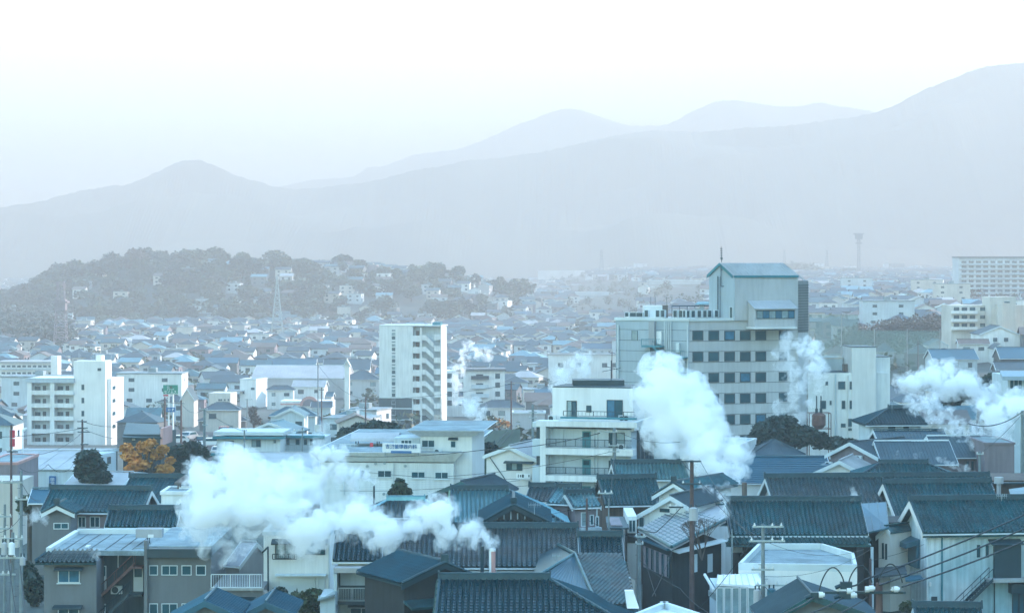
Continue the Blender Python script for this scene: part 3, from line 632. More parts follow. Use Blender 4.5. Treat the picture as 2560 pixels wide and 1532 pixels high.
# ---- left tile roofs
h = House('broad blue-grey tiled roof of the long house behind the flat deck', (101, 1279), 357, 210, -5, ridge=1226, pitch=.5, wm='mauve', rm='tile', over=.5)
h.win(195, 1290, 215, 1318, panes=2, gm='glass'); h.win(225, 1290, 250, 1318, panes=2)
h = Vee('little gabled porch with a pale front projecting under the broad blue-grey roof', (103, 1283), (142, 1263), (187, 1284), 205, 205, back=4, wm='grey', rm='tile')
h.win(134, 1306, 172, 1322, panes=2)
h = House('lower strongly ribbed tiled roof ending behind the parapet of the flat deck', (262, 1317), 440, 202, 0, ridge=1276, pitch=.5, wm='grey', rm='tile', over=.4)
h = House('teal sheet roof end peeping out behind the broad blue-grey tiled roof', (70, 1256), 140, 222, 0, ridge=1222, pitch=.5, wm='grey', rm='metalb', tiles=0, over=.3)
h = House('tiled roof behind, ribs slanting, next to the white stair box', (296, 1254), 452, 226, -8, ridge=1196, pitch=.5, wm='grey', rm='tile', over=.4)
g = Bld('white_stair_box', 'small white flat-roofed stair box rising among the tiled roofs', 'house', 403, 470, 207, 1232, 0, 5, 'white'); g.parapet(.3, .2, .1, 'white')
g = empty('roof_pavilion', (W(462, 0, 211).x, 211, W(0, 1232, 211).z-.3), 'tiny garden pavilion with a purple-brown pyramid roof on the white stair box', 'pavilion')
a = W(436, 1206, 210); b = W(486, 1206, 210); c = b+Vector((0, 1.7, 0)); d = a+Vector((0, 1.7, 0)); t = W(463, 1185, 210.9)
polyroof(g, [[a, b, t], [b, c, t], [c, d, t], [d, a, t]], 'brownr', tiles=0)
mb = MB(); [mb.tube((x, y, W(0, 1232, 210).z-.3), (x, y, a.z), .07) for x in (a.x+.3, b.x-.3) for y in (a.y+.2, c.y-.2)]; mb.build('post', M['woodb'], g)
MB().box(a.x+.25, b.x-.25, a.y+.2, a.y+.3, W(0, 1226, 210).z, W(0, 1218, 210).z).build('fascia', M['signw'], g)

# ---- centre tile roofs
h = House('silver-grey tiled roof with bright ribs and a long hip behind the dark front gable', (1127, 1318), 1426, 197, 2, ridge=1226, pitch=.5, kind='hip', inset=(.02, 1), wm='white', rm='tilel', singles=300, ridge_m='tile', over=.6)
h = Vee('dark front gable with vertical timber boards below the silver-grey roof', (1196, 1310), (1284, 1262), (1378, 1308), 189, 189, back=9, wm='wood', rm='tiled', boards='dark')
for k, px in enumerate((1243, 1260, 1277, 1294, 1312)):
    u, z = h.W.uz(px, 1297); zt2 = h.W.uz(px, 1276+abs(px-1280)*.42)[1]; mb = MB(); h.W.bx(mb, u-.05, u+.05, z, zt2, .01, .06); mb.build('batten', M['pale'], h.root)
polyroof(h.root, [[W(1215, 1334, 185), W(1385, 1334, 185), W(1375, 1304, 189.5), W(1208, 1304, 189.5)]], 'tiled', name='lower_roof')
h = House('brown-grey hip roof half hidden by steam below the leafy bush', (893, 1292), 1130, 212, 0, ridge=1252, pitch=.45, kind='hip', inset=(1, 1), wm='grey', rm='tileb', over=.4, ridge_m='tilel')
h = Vee('swept grey-blue gable roof with a long curved slope next to the clinic wall', (1010, 1262), (1153, 1204), (1215, 1240), 219, 216, back=8, wm='dgrey', rm='slate', tiles=0, seam=.35, boards='tile')
h = House('worn brown-grey tiled roof below the white flats, ridge tipped down', (1313, 1252), 1392, 221, -12, ridge=1219, pitch=.5, wm='grey', rm='tileb', over=.3, tiles=1)
h = House('blue sheet-like tiled roof with a white-capped ridge stepping towards the alley', (1366, 1257), 1425, 205, -22, ridge=1222, pitch=.42, wm='mauve', rm='tilel', over=.3)
h.win(1372, 1272, 1398, 1300, fm='dark')
h = House('tiled roof with a dark triangular gable end in front of the white flats', (1513, 1263), 1658, 214, 9, ridge=1198, pitch=.6, wm='woodb', rm='tile', over=.5, boards='wood')
h = House('upper grey-green tiled roof directly below the white flats', (1538, 1199), 1728, 232, 5, ridge=1160, pitch=.5, wm='white', rm='tilel', ridge_m='tile', over=.5)
# alley houses right of centre
h = House('small pale tiled roof above a row of clothes racks in the alley', (1432, 1268), 1502, 203, 18, ridge=1236, pitch=.45, wm='mauve', rm='tilel', over=.3)
h.win(1452, 1280, 1468, 1315, panes=1, fm='trim', gm='glassl'); h.win(1474, 1286, 1484, 1312, panes=1); h.win(1488, 1290, 1497, 1316, panes=1)
mb = MB(); h.F.pbox(mb, 1448, 1318, 1500, 1343, .02, .5); mb.build('balcony', M['pale'], h.root)
g = Bld('narrow_wooden_house', 'narrow mauve house with a small hooded window facing the alley', 'house', 1528, 1556, 196, 1312, 0, 6, 'mauve'); polyroof(g.root, [[W(1518, 1318, 195.5), W(1572, 1318, 195.5), W(1568, 1290, 203), W(1514, 1290, 203)]], 'slate', tiles=0)
window(g.root, g.F, 1534, 1325, 1550, 1345, panes=1, hood=.4); window(g.root, g.F, 1534, 1360, 1550, 1395, panes=1)
h = Vee('white gabled house with a long pale verge sloping down past the brown pole', (1592, 1288), (1676, 1240), (1722, 1268), 200, 198, back=9, wm='white', rm='slate', tiles=0, seam=.4)
h.win(1573+24, 1290, 1612, 1318, fm='trim', panes=1); h.win(1650, 1270, 1674, 1280, fm='dark', panes=1)
h = Vee('small white gable with ornamental roof end behind the long pale verge', (1630, 1240), (1684, 1207), (1724, 1232), 208, 206, back=9, wm='white', rm='tile', boards='trim')
g = Bld('white_side_house', 'white corner of a house with dark window strips beside the blue sheet roof', 'house', 1568, 1592, 198, 1290, 0, 7, 'white'); window(g.root, g.F, 1571, 1298, 1590, 1330, panes=2, fm='trim'); mb = MB(); g.F.pbox(mb, 1568, 1332, 1592, 1356, 0, .1); mb.build('timber_panel', M['wood'], g.root)
def blue_corner():
    A = W(1596, 1322, 193); B = W(1679, 1369, 184); C = W(1815, 1299, 191); E = W(1700, 1264, 203); C2 = W(1812, 1262, 205)
    z0 = gzf(A.x, A.y)-.5; r = empty('tiled_house', (B.x+2, B.y+9, z0), 'corner house with pale blue sheet roof over dark timber walls and tall windows', 'house')
    polyroof(r, [[A, B, C, C2, E]], 'metall', tiles=0, thick=.2)
    polyroof(r, [[E+Vector((0, .3, .1)), C2+Vector((0, .3, .1)), C2+Vector((1, 5, -2.2)), E+Vector((-1, 5, -2.2))]], 'tile', tiles=0)
    mb = MB(); n = 13
    for k in range(1, n): t = k/n; mb.tube(A.lerp(E, t)+Vector((0, 0, .04)), B.lerp(C, t)+Vector((0, 0, .04)), .035, n=4)
    for k in range(1, 9): t = k/9; mb.tube(A.lerp(B, t)+Vector((0, 0, .04)), E.lerp(C, t)+Vector((0, 0, .04)), .02, n=4)
    o = mb.build('roof_seam', M['tile'], r); o['kind'] = 'stuff'
    caps(r, [(A, B), (B, C)], 'tile', .14, 'eave_tiles')
    cen = (A+B+C+E)/4; pts = [p.lerp(cen, .1) for p in (A, B, C, E)]
    plinth(r, pts, z0, min(p.z for p in pts)-.35, 'wood')
    fl = Face(pts[0], pts[1], Vector((-1, -1, 0)));
    for k in range(5):
        u0 = .5+k*(fl.w-1)/5; z = pts[1].z-.9; p = MB(); fl.bx(p, u0, u0+(fl.w-1)/5*.5, z-1.7, z, .01, .07); p.build('wall_panel', M['mauve'], r)
        window(r, fl, 0, 0, 0, 0, uz=(u0+(fl.w-1)/10, u0+(fl.w-1)/5*.95, z-1.7, z), panes=1, fm='dark')
    mb = MB(); fl.bx(mb, -.6, fl.w+.3, pts[1].z-.35, pts[1].z-.2, .0, .55); mb.build('lower_eave', M['metalb'], r)
    fr = Face(pts[1], pts[2], Vector((1, -1, 0)))
    for x0, x1 in ((1735, 1742), (1768, 1780)): p = MB(); fr.pbox(p, x0, 1385, x1, 1428, .01, .06); p.build('wall_panel', M['pale'], r)
    mb = MB(); u0, z = fr.uz(1700, 1376); mb.slab([fr.P(0, z, .6), fr.P(fr.w, z+.2, .6), fr.P(fr.w, z+.35, 0), fr.P(0, z+.15, 0)], (0, 0, -.08)); mb.build('lower_eave', M['trim'], r)
blue_corner()
# ---- right tile roofs
h = House('large blue-green tiled roof with moss patches in the middle of the right-hand roofs', (1826, 1337), 2170, 193, 0, ridge=1254, pitch=.5, wm='wood', rm='tile', singles=300, over=.8, ridge_m='tile')
polyroof(h.root, [[W(1815, 1362, 190.2), W(2178, 1362, 190.2), W(2170, 1341, 193.6), W(1826, 1341, 193.6)]], 'tile', name='lower_eave')
for x0, x1 in ((1831, 1856), (1925, 1974), (1977, 1998), (2001, 2028)):
    mb = MB(); h.F.pbox(mb, x0, 1364, x1, 1380, .02, .07); mb.build('plaster_panel', M['white'], h.root)
for x0, x1 in ((1860, 1885), (1890, 1920), (2040, 2070)): mb = MB(); h.F.pbox(mb, x0, 1382, x1, 1440, .02, .07); mb.build('timber_panel', M['woodb'], h.root)
h = House('brown-tinged tiled roof with a white gable behind the large blue-green roof', (1936, 1266), 2262, 210, 6, ridge=1195, pitch=.55, wm='white', rm='tileb', singles=0, over=.6, ridge_m='tiled')
h = House('storehouse roof of fine silver ribs with a thick white verge, upper of two alike', (2240, 1294), 2512, 207, 7, ridge=1209, pitch=.62, wm='kura', rm='tile', over=.7, boards='wallhi', thick=.3)
h = House('farther storehouse roof strip with a dark thick ridge above the two white-verged roofs', (2200, 1226), 2484, 222, 5, ridge=1193, pitch=.6, wm='kura', rm='tile', over=.5, thick=.3)
h = House('stained white storehouse with finely ribbed roof, shuttered opening and outside stair', (2307, 1333), 2640, 193, 7, ridge=1251, pitch=.6, wm='kura', rm='tile', singles=300, over=.55, boards='wallhi', thick=.34, ridge_m='tile', name='white_storehouse')
f = h.F
mb = MB(); f.pbox(mb, 2325, 1340, 2600, 1343, .0, .12); mb.build('cornice', M['kura'], h.root)
for x0, y0, x1, y1 in ((2442, 1361, 2450, 1392), (2464, 1362, 2471, 1392)): window(h.root, f, x0, y0, x1, y1, panes=1, fm='dark', fw=.03)
mb = MB(); f.pbox(mb, 2483, 1352, 2548, 1443, .02, .5); d_ = mb.build('shuttered_bay', M['dark'], h.root)
canopy(h.root, f, 2470, 2550, 1347, .3, 1.0, 'dark', 'bay_canopy')
stair(h.root, f, (2384, 1530), (2470, 1447), m='dark', w=1.0, off=.3)
mb = MB(); f.pbox(mb, 2462, 1443, 2562, 1449, .02, 1.3); mb.build('landing', M['concrete'], h.root)
pipe(h.root, f, 2354, 1343, 1540, .07, m='teal'); pipe(h.root, f, 2317, 1345, 1540, .1, m='trim'); pipe(h.root, f, 2485, 1450, 1540, .05, m='dark'); pipe(h.root, f, 2547, 1445, 1540, .05, m='dark')
mb = MB(); f.pbox(mb, 2520, 1455, 2600, 1478, .02, .9); mb.build('door_canopy', M['dark'], h.root); window(h.root, f, 2530, 1480, 2560, 1540, fm='dark', gm='metalb', panes=2)
mb = MB(); f.pbox(mb, 2328, 1490, 2341, 1502, .02, .25); mb.build('meter_box', M['dark'], h.root); mb = MB(); f.pbox(mb, 2322, 1454, 2327, 1464, .02, .15); mb.build('switch_box', M['signw'], h.root)
fl = h.L
canopy(h.root, fl, 2236, 2300, 1322, .35, 1.2, 'metalb', 'side_canopy', .4)
window(h.root, fl, 2235, 1339, 2241, 1368, panes=1, fm='dark', fw=.04); window(h.root, fl, 2245, 1342, 2258, 1389, panes=1, fm='trim')
mb = MB(); fl.pbox(mb, 2263, 1345, 2300, 1420, .02, .3); mb.build('shuttered_bay', M['metalb'], h.root)
h = Vee('small white lean gable attached beside the stained storehouse, with two slit windows', (2190, 1340), (2214, 1316), (2226, 1330), 197, 196, back=4, wm='wallhi', rm='tile', tiles=0, over=.15)
window(h.root, h.W, 2206, 1356, 2210, 1396, panes=1, fm='dark', fw=.03); window(h.root, h.W, 2214, 1358, 2218, 1398, panes=1, fm='dark', fw=.03)
g = Bld('dark_passage_house', 'dark timber house in the passage between the big roof and the storehouse', 'house', 2160, 2305, 199, 1305, 0, 5, 'wood')
polyroof(g.root, [[W(2165, 1330, 196), W(2222, 1318, 196), W(2215, 1254, 203), W(2150, 1258, 203)]], 'metalb', tiles=0, seam=.5)
polyroof(g.root, [[W(2188, 1440, 192), W(2268, 1432, 192), W(2262, 1412, 196), W(2188, 1418, 196)]], 'dgrey', tiles=0); polyroof(g.root, [[W(2264, 1450, 190), W(2308, 1445, 190), W(2300, 1436, 193), W(2262, 1438, 193)]], 'metalb', tiles=0)
MB().tube(W(2180, 1367, 190), W(2181, 1520, 190), .12, n=8).build('pale_column', M['pale'], g.root)
# white flat house with sun room
A = [W(1846, 1424, 172), W(1895, 1391, 184), W(2054, 1402, 183), W(2140, 1424, 174), W(2143, 1424, 168), W(1990, 1424, 166.5)]
z0 = gzf(A[0].x, 175)-.5; zz = W(0, 1424, 172).z
r = empty('white_flat_house', (W(1990, 0, 175).x, 175, z0), 'white flat-roofed house with a glazed sun room in front of the mossy blue-green roof', 'house')
front = [(W(1846, 0, 172).x, 172), (W(2143, 0, 171).x, 171), (W(2150, 0, 175).x, 178), (W(2056, 0, 184).x, 184), (W(1895, 0, 184).x, 184)]
mb = MB().prism(front, z0, zz); mb.build('wall', M['wallhi'], r)
mb = MB()
for i in range(5):
    p, q = Vector((*front[i], 0)), Vector((*front[(i+1) % 5], 0)); n_ = Vector((-(q-p).y, (q-p).x, 0)).normalized()
    mb.hexa([p.xy.to_3d()+Vector((0, 0, zz)), q+Vector((0, 0, zz)), q+n_*.25+Vector((0, 0, zz)), p+n_*.25+Vector((0, 0, zz)), p+Vector((0, 0, zz+.5)), q+Vector((0, 0, zz+.5)), q+n_*.25+Vector((0, 0, zz+.5)), p+n_*.25+Vector((0, 0, zz+.5))])
mb.build('parapet', M['trim'], r); cc = Vector((sum(p[0] for p in front)/5, sum(p[1] for p in front)/5))
MB().prism([tuple(Vector(p).lerp(cc, .03)) for p in front], zz+.01, zz+.05).build('roof_deck', M['deck'], r)
ff = Face(front[0], front[1]); window(r, ff, 1968, 1475, 2030, 1540, gm='glassl', fm='trim'); window(r, ff, 2090, 1495, 2125, 1520, gm='glassl')
MB().tube(W(2100, 1412, 180), W(2101, 1371, 180), .05, n=5).build('roof_pole', M['signw'], r)
# sun room
fs = Face(plan(1790, 165.5), plan(1908, 165.5)); zt = W(0, 1458, 165.5).z; zb = W(0, 1438, 168).z
rs_ = empty('glazed_sun_room', (*(fs.a+fs.ux*fs.w/2).xy, z0), 'glazed white sun room with a ribbed roof against the white flat house', 'sun room')
e0, e1 = fs.P(0, zt), fs.P(fs.w, zt-.15); b0, b1 = W(1795, 1436, 171.6), W(1895, 1432, 171.6)
polyroof(rs_, [[e0, e1, b1, b0]], 'signw', tiles=0); seams(rs_, [e0, e1, b1, b0], 'rope', .42)
for k in range(6):
    u0 = k*fs.w/6; window(rs_, fs, 0, 0, 0, 0, uz=(u0+.02, u0+fs.w/6-.02, zt-2.4, zt-.25), panes=1, fm='signw', gm='glassl', fw=.06)
    window(rs_, fs, 0, 0, 0, 0, uz=(u0+.02, u0+fs.w/6-.02, zt-4.6, zt-2.5), panes=1, fm='signw', gm='glassl', fw=.06)
MB().prism([(fs.a.x+.05, 165.7), (fs.b.x-.05, 165.7), (fs.b.x-.05, 171.5), (fs.a.x+.05, 171.5)], z0, zt-.4).build('inner_wall', M['pale'], rs_)
railing(rs_, Face(plan(1768, 169), plan(1790, 166)), 1772, 1789, 1474, 1500, m='steel'); MB().tube(W(1762, 1436, 172), W(1786, 1476, 166), .12, n=6).build('handrail', M['trim'], rs_)
# flat deck at bottom, green-grey hip roof at bottom
A = [W(1546, 1526, 148), W(1700, 1500, 158), W(1822, 1560, 146), W(1600, 1600, 135)]; z1 = A[1].z; P4 = [(W(1548, 0, 150).x, 150), (W(1660, 0, 158).x, 158), (W(1815, 0, 150).x, 149), (W(1790, 0, 136).x, 136), (W(1548, 0, 136).x, 136)]
r = empty('white_roof_deck_house', (W(1660, 0, 148).x, 148, 16), 'flat white roof deck with a raised kerb at the bottom edge', 'house'); zd = W(0, 1507, 157).z
MB().prism(P4, 16, zd-.45).build('wall', M['grey'], r); MB().prism([tuple(Vector(p).lerp(Vector((P4[0][0]+3, 146)), .04)) for p in P4], zd-.44, zd-.38).build('roof_deck', M['signw'], r)
mb = MB()
for i in range(5):
    p, q = Vector((*P4[i], 0)), Vector((*P4[(i+1) % 5], 0)); n_ = Vector(((q-p).y, -(q-p).x, 0)).normalized(); zz_ = Vector((0, 0, zd-.5)); u_ = Vector((0, 0, .5))
    mb.hexa([p+zz_, q+zz_, q+n_*.3+zz_, p+n_*.3+zz_, p+zz_+u_, q+zz_+u_, q+n_*.3+zz_+u_, p+n_*.3+zz_+u_])
mb.build('parapet', M['trim'], r)
p = W(1580, 1520, 150.5); MB().hexa([p+Vector(v) for v in ((-.3, 0, 0), (.45, 0, 0), (.45, .6, 0), (-.3, .6, 0), (-.45, 0, 1.1), (.1, 0, 1.1), (.1, .6, 1.1), (-.45, .6, 1.1))]).build('vent_cowl', M['signw'], r)
h = Vee('grey-green ridged roof peak at the bottom below the insulators', (1905, 1560), (2030, 1487), (2205, 1545), 139, 139, back=7, wm='grey', rm='slate', tiles=0, seam=.3, boards='tile')
h = House('sliver of ribbed tiled roof at the bottom edge by the storehouse', (2290, 1560), 2460, 165, -4, ridge=1520, pitch=.5, wm='grey', rm='tile')
# ================================================================ MIDDLE DISTANCE: LARGE BUILDINGS
# clinic with the blue lettered sign board
g = Bld('clinic_building', 'long white two-storey clinic with overhanging roof slabs and a blue-lettered sign board', 'building', 800, 1134, 262, 1155, -5, 14, 'white', px2=1211); GC = g
def overhang(g, y0, y1, outm, m='white', name='roof_slab', zt=None, deck='deck', f=None):
    z1 = CZ+(HY-y0)/F*g.a.y; z0 = CZ+(HY-y1)/F*g.a.y; o = outm
    lo = [g.a, g.b, g.c, g.e]; hi = [g.a+(-g.ux-g.uy)*o, g.b+(g.ux-g.uy)*o, g.c+(g.ux+g.uy)*o, g.e+(-g.ux+g.uy)*o]
    mb = MB().hexa([Vector((p.x, p.y, z0)) for p in [q.lerp((g.a+g.c)/2, -.01) for q in lo]]+[Vector((p.x, p.y, z1)) for p in hi]); mb.build(name, M[m], g.root)
    MB().prism([q.lerp((g.a+g.c)/2, .03).xy for q in hi], z1+.005, z1+.05).build('roof', M[deck], g.root)
overhang(g, 1128, 1152, 1.0)
for x0, x1, y0, y1 in ((880, 911, 1174, 1192), (944, 979, 1175, 1193), (1028, 1063, 1178, 1195), (1087, 1121, 1179, 1197)): window(g.root, g.F, x0, y0, x1, y1, panes=2, fm='trim', sill=1)
window(g.root, g.Rt, 1159, 1175, 1172, 1193, panes=1, sill=1)
for px in (984, 860): pipe(g.root, g.F, px, 1156, 1236, .05)
for px, py in ((918, 1165), (939, 1158), (962, 1157), (1013, 1164), (960, 1234)): mb = MB(); mb.tube(g.F.at(px, py, 0), g.F.at(px, py, .15), .16, n=8); mb.build('vent_cap', M['steel'], g.root)
for k in range(14):
    mb = MB(); z = g.F.uz(1000, 1172+k*4.6)[1]; g.F.bx(mb, .05, g.w-.05, z-.012, z+.012, .001, .015); mb.build('cladding_joint', M['pale'], g.root)
u = Bld('clinic_upper_block', 'upper storey block of the white clinic under a flaring roof slab', 'building', 1051, 1180, 262, 1090, -5, 9, 'white', px2=1211)
overhang(u, 1074, 1091, 1.4)
window(u.root, u.F, 1054, 1099, 1087, 1118, panes=2, fm='trim', sill=1); window(u.root, u.F, 1126, 1101, 1140, 1119, panes=1, hood=.3); ac_unit(u.F, 1095, 1128, .1, 'white air conditioner unit beside the lettered clinic sign')
an = Bld('rooftop_annex', 'low pale annex with a pitched glazed front on the clinic roof behind the sign', 'annex', 985, 1049, 266, 1094, -5, 5, 'pale'); window(an.root, an.F, 1002, 1099, 1030, 1112, panes=3)
sg = Face(plan(956, 260), plan(1051, 259.2)); r = empty('sign_board', sg.P(sg.w/2, sg.uz(1000, 1132)[1]), 'white sign board with blue clinic lettering standing on the clinic roof', 'sign')
mb = MB(); sg.pbox(mb, 956, 1107, 1051, 1131, -.12, 0); mb.build('board', M['signw'], r); mb = MB(); sg.pbox(mb, 977, 1126, 1029, 1133, .01, .03); mb.build('blue_strip', M['blue'], r)
text('吉賀循環器内科', sg, 1003, 1116.5, .50, 'blue', r, .03)
mb = MB(); [mb.tube(sg.at(x, 1107, -.15), sg.at(x, 1140, -.15), .04, n=4) for x in (962, 1045)]; mb.build('support', M['steel'], r)
c = Face(plan(876, 268), plan(997, 268)); z1 = c.uz(0, 1086)[1]; u0 = 0; r = empty('arched_canopy', c.P(c.w/2, z1-2.5), 'arched pale canopy on thin posts over the clinic roof terrace', 'canopy')
mb = MB()
for k in range(8):
    t0, t1 = math.pi*k/8, math.pi*(k+1)/8; ya, yb = -math.cos(t0)*2.4, -math.cos(t1)*2.4; za, zb_ = math.sin(t0)*.75, math.sin(t1)*.75
    mb.slab([c.P(0, z1-.75+za, -2.4-ya), c.P(c.w, z1-.75+za, -2.4-ya), c.P(c.w, z1-.75+zb_, -2.4-yb), c.P(0, z1-.75+zb_, -2.4-yb)], (0, 0, .05))
mb.build('roof', M['metall'], r); mb = MB(); [mb.tube(c.P(u_, z1-3, o_), c.P(u_, z1-.7, o_), .06, n=5) for u_ in (.6, c.w*.55, c.w-.3) for o_ in (-.3, -4.5)]; mb.build('post', M['dark'], r)
r = railing(None, c, 850, 893, 1109, 1122, off=.5, m='trim'); tag(r, 'white railing on the clinic roof terrace below the arched canopy', 'railing')
r = empty('laundry_towel', c.at(929, 1112, .2), 'small red towel hanging over the clinic terrace rail', 'towel'); mb = MB(); c.pbox(mb, 925, 1106, 933, 1119, .2, .26); mb.build('cloth', M['red'], r)

# white flats with the teal doors
g = Bld('apartment_building', 'white flats with railed galleries, teal doors and a roof terrace beside the largest steam cloud', 'building', 1362, 1578, 252, 1070, -15, 14, 'pale', px2=1632); GA = g
f = g.F; out = 1.5; ff = f.shift(out)
for (y0, y1) in ((1051, 1070), (1119, 1140), (1187, 1207)):
    x0, x1 = (1340, 1592) if y0 == 1051 else (1358, 1582); mb = MB(); ff.pbox(mb, x0, y0, x1, y1, -1.7, 0); mb.build('gallery_slab', M['white'], g.root)
mb = MB(); ff.pbox(mb, 1350, 1060, 1364, 1240, -1.6, .02); mb.build('corner_column', M['white'], g.root)
mb = MB(); ff.pbox(mb, 1329, 1055, 1351, 1068, -1.6, -.3); mb.build('stair_parapet', M['pale'], g.root)
for y0, y1 in ((1098, 1140), (1165, 1215)): mb = MB(); ff.pbox(mb, 1329, y0, 1351, y1, -1.6, -.3); mb.build('stair_parapet', M['pale'], g.root)
mb = MB(); ff.pbox(mb, 1331, 1066, 1352, 1240, -3.5, -1.7); mb.build('stair_core', M['dgrey'], g.root)
for k, (yt, yb) in enumerate(((1070, 1119), (1140, 1188), (1207, 1245))):
    for x in (1375, 1408, 1484, 1492): mb = MB(); f.pbox(mb, x, yt, x+1, yb, .0, .12); mb.build('panel_joint', M['trim'], g.root)
    mb = MB(); f.pbox(mb, 1456, yt+7, 1477, yb, .01, .07); d_ = mb.build('door', M['teal'], g.root); mb = MB(); f.pbox(mb, 1459, yt+10, 1474, yt+22, .08, .1); mb.build('door_pane', M['glass'], d_)
    window(g.root, f, 1522, yt+10, 1562, yb, panes=2, fm='dark', gm='glass', gm2='glassl')
    railing(g.root, ff, 1365, 1579, yt+26, yb, off=-.1, step=.13)
ac_unit(f, 1558, 1116, .3, 'small air conditioner unit on the middle gallery floor of the white flats')
for k, px in enumerate((1592, 1602, 1613, 1624)):
    mb = MB(); g.Rt.pbox(mb, px, 1068, px+3, 1240, .0, .35); mb.build('gap_strip', M['dgrey'], g.root)  # dark raised strips drawn at the gaps between the side wall uprights
mb = MB(); g.Rt.bx(mb, 0, g.d, g.Rt.uz(1600, 1068)[1]-.1, g.z1+.75, .02, .3); mb.build('side_parapet', M['white'], g.root)
MB().prism([p.xy for p in (g.a, g.b, g.c, g.e)], g.z1+.3, g.z1+.42).build('terrace_deck', M['deck'], g.root)
mb = MB(); ff.pbox(mb, 1398, 1042, 1588, 1050, -.9, -.5); mb.build('terrace_kerb', M['teal'], g.root); railing(g.root, ff, 1405, 1584, 1027, 1043, off=-.6, step=.4)
p = Bld('apartment_penthouse', 'white top-floor block with glass doors standing on the flats with teal doors', 'building', 1381, 1582, 255, 968, -15, 6, 'wallhi', base=g.z1+.3)
window(p.root, p.F, 1417, 1001, 1442, 1043, panes=2, fm='dark', gm='glassl', gm2='glass'); window(p.root, p.F, 1466, 1013, 1478.5, 1030, panes=1, fm='dark'); window(p.root, p.F, 1517, 999, 1557, 1045, panes=2, fm='dark', gm='glassb', gm2='glass')
mb = MB(); P4 = [p.a, p.b, p.c, p.e]; MB().prism([q.lerp((p.a+p.c)/2, .004).xy for q in P4], p.z1+.01, p.z1+.12).build('roof_edge', M['dark'], p.root)
MB().prism([(W(1432, 0, 257).x, 256), (W(1560, 0, 257).x, 256), (W(1560, 0, 257).x, 260), (W(1432, 0, 257).x, 260)], p.z1+.1, p.z1+.7).build('raised_roof', M['dark'], p.root)
for x_, lb in ((1384, 'end'), (1560, 'door'), (1572, 'corner')): ac_unit(p.F, x_, 1044, .5, 'air conditioner unit on the flats terrace by the %s' % lb)
q = W(1528, 957, 256); MB().tube(q, q+Vector((0, 0, 2.4)), .05, n=5).line([q+Vector((-1, 0, 1.2)), q+Vector((1, 0, 1.6))], .03).line([q+Vector((-.7, 0, 1.8)), q+Vector((.8, 0, 1.4))], .03).build('roof_antenna', M['dark'], p.root)

# tall beige block
wA = Face(plan(1540, 377.5), plan(1723, 372)); wB = Face(plan(1723, 372), plan(1995, 378))
zt = W(0, 801, 372).z; 
A, B, C = wA.a, wB.a, wB.b; Dq, E = C+Vector((1.5, 14, 0)), A+Vector((3, 20, 0)); zg = gzf(25, 375)-1
r = empty('tall_building', (30, 382, zg), 'tall beige eight-storey block with a gabled tower top, square windows and a teal fire stair', 'building'); RT = r
zpA = zt
MB().prism([p.xy for p in (A, B, C, Dq, E)], zg, zt).build('wall', M['beige'], r)
# left wing face: the bluer light on its facing is put into the colour
mb = MB(); wA.bx(mb, .0, wA.w, zg, zt-.02, .005, .08); mb.build('wing_cool_tint', M['bluegrey'], r)
o = MB(); wA.bx(o, -.2, wA.w+.1, zt-.1, zt+.35, -.3, .25); o.build('parapet', M['trim'], r); o = MB(); wB.bx(o, 0, wB.uz(1845, 800)[0], zt-.1, zt+.35, -.3, .25); o.build('parapet', M['trim'], r)
MB().prism([p.lerp((A+C)/2+Vector((3, 8, 0)), .04).xy for p in (A, B, C, Dq, E)], zt+.01, zt+.06).build('roof_deck', M['deck'], r)
for k in range(8):
    py = 827+k*52.8
    for x0, x1 in ((1731, 1758), (1771, 1797.5), (1810.5, 1837), (1849.5, 1876), (1888.5, 1915)):
        sl_ = -(x0-1731)/184*(.4+k*.95); window(r, wB, x0, py+sl_, x1, py+23.5+sl_, panes=1, fm='dgrey', gm='glassb' if (k*3+int(x0)) % 5 == 0 else 'glass', fw=.16)
    sl_ = -(.5+k*1.15); window(r, wB, 1947, py+sl_, 1968, py+22+sl_, panes=1, fm='dgrey', fw=.1)
    for yy in (py-1.5, py+25.2):
        z = wB.uz(1850, yy-.5-k*.5)[1]; mb = MB(); wB.bx(mb, 0, wB.w, z-.03, z+.03, .002, .03); mb.build('panel_joint', M['dgrey'], r)
        z = wA.uz(1640, yy-1)[1]; mb = MB(); wA.bx(mb, .1, wA.w, z-.03, z+.03, .08, .1); mb.build('panel_joint', M['dgrey'], r)
window(r, wA, 1580, 826, 1595, 851, panes=1, off=.08, fm='dgrey', gm='glassl', fw=.05)
for px in (1547, 1721): mb = MB(); mb.tube(wA.at(px, 812, .3), wA.at(px, 1130, .3), .13, n=6); mb.build('drain_pipe', M['trim'], r)
for px in (1664.5, 1669, 1674, 1679): mb = MB(); mb.tube(wA.at(px, 803, .35), wA.at(px, 876+(px-1664), .35), .11, n=6); mb.build('riser_pipe', M['rope'], r)
mb = MB(); wA.pbox(mb, 1627, 803, 1641, 868, .1, .9); mb.build('air_duct', M['metall'], r); mb = MB(); wA.pbox(mb, 1643, 828, 1656, 860, .1, .4); mb.build('stair_door', M['signw'], r)
mb = MB(); wA.pbox(mb, 1643, 880, 1655, 914, .1, .3); mb.build('stair_door', M['signw'], r)
mb = MB(); wA.pbox(mb, 1626, 868, 1640, 1120, .09, .12); mb.build('recess_shade_strip', M['dgrey'], r)  # flat dark strip painting the shade of the recess behind the stair
mb = MB(); wA.pbox(mb, 1694, 857, 1702, 880, .1, .7); mb.build('duct_box', M['trim'], r)
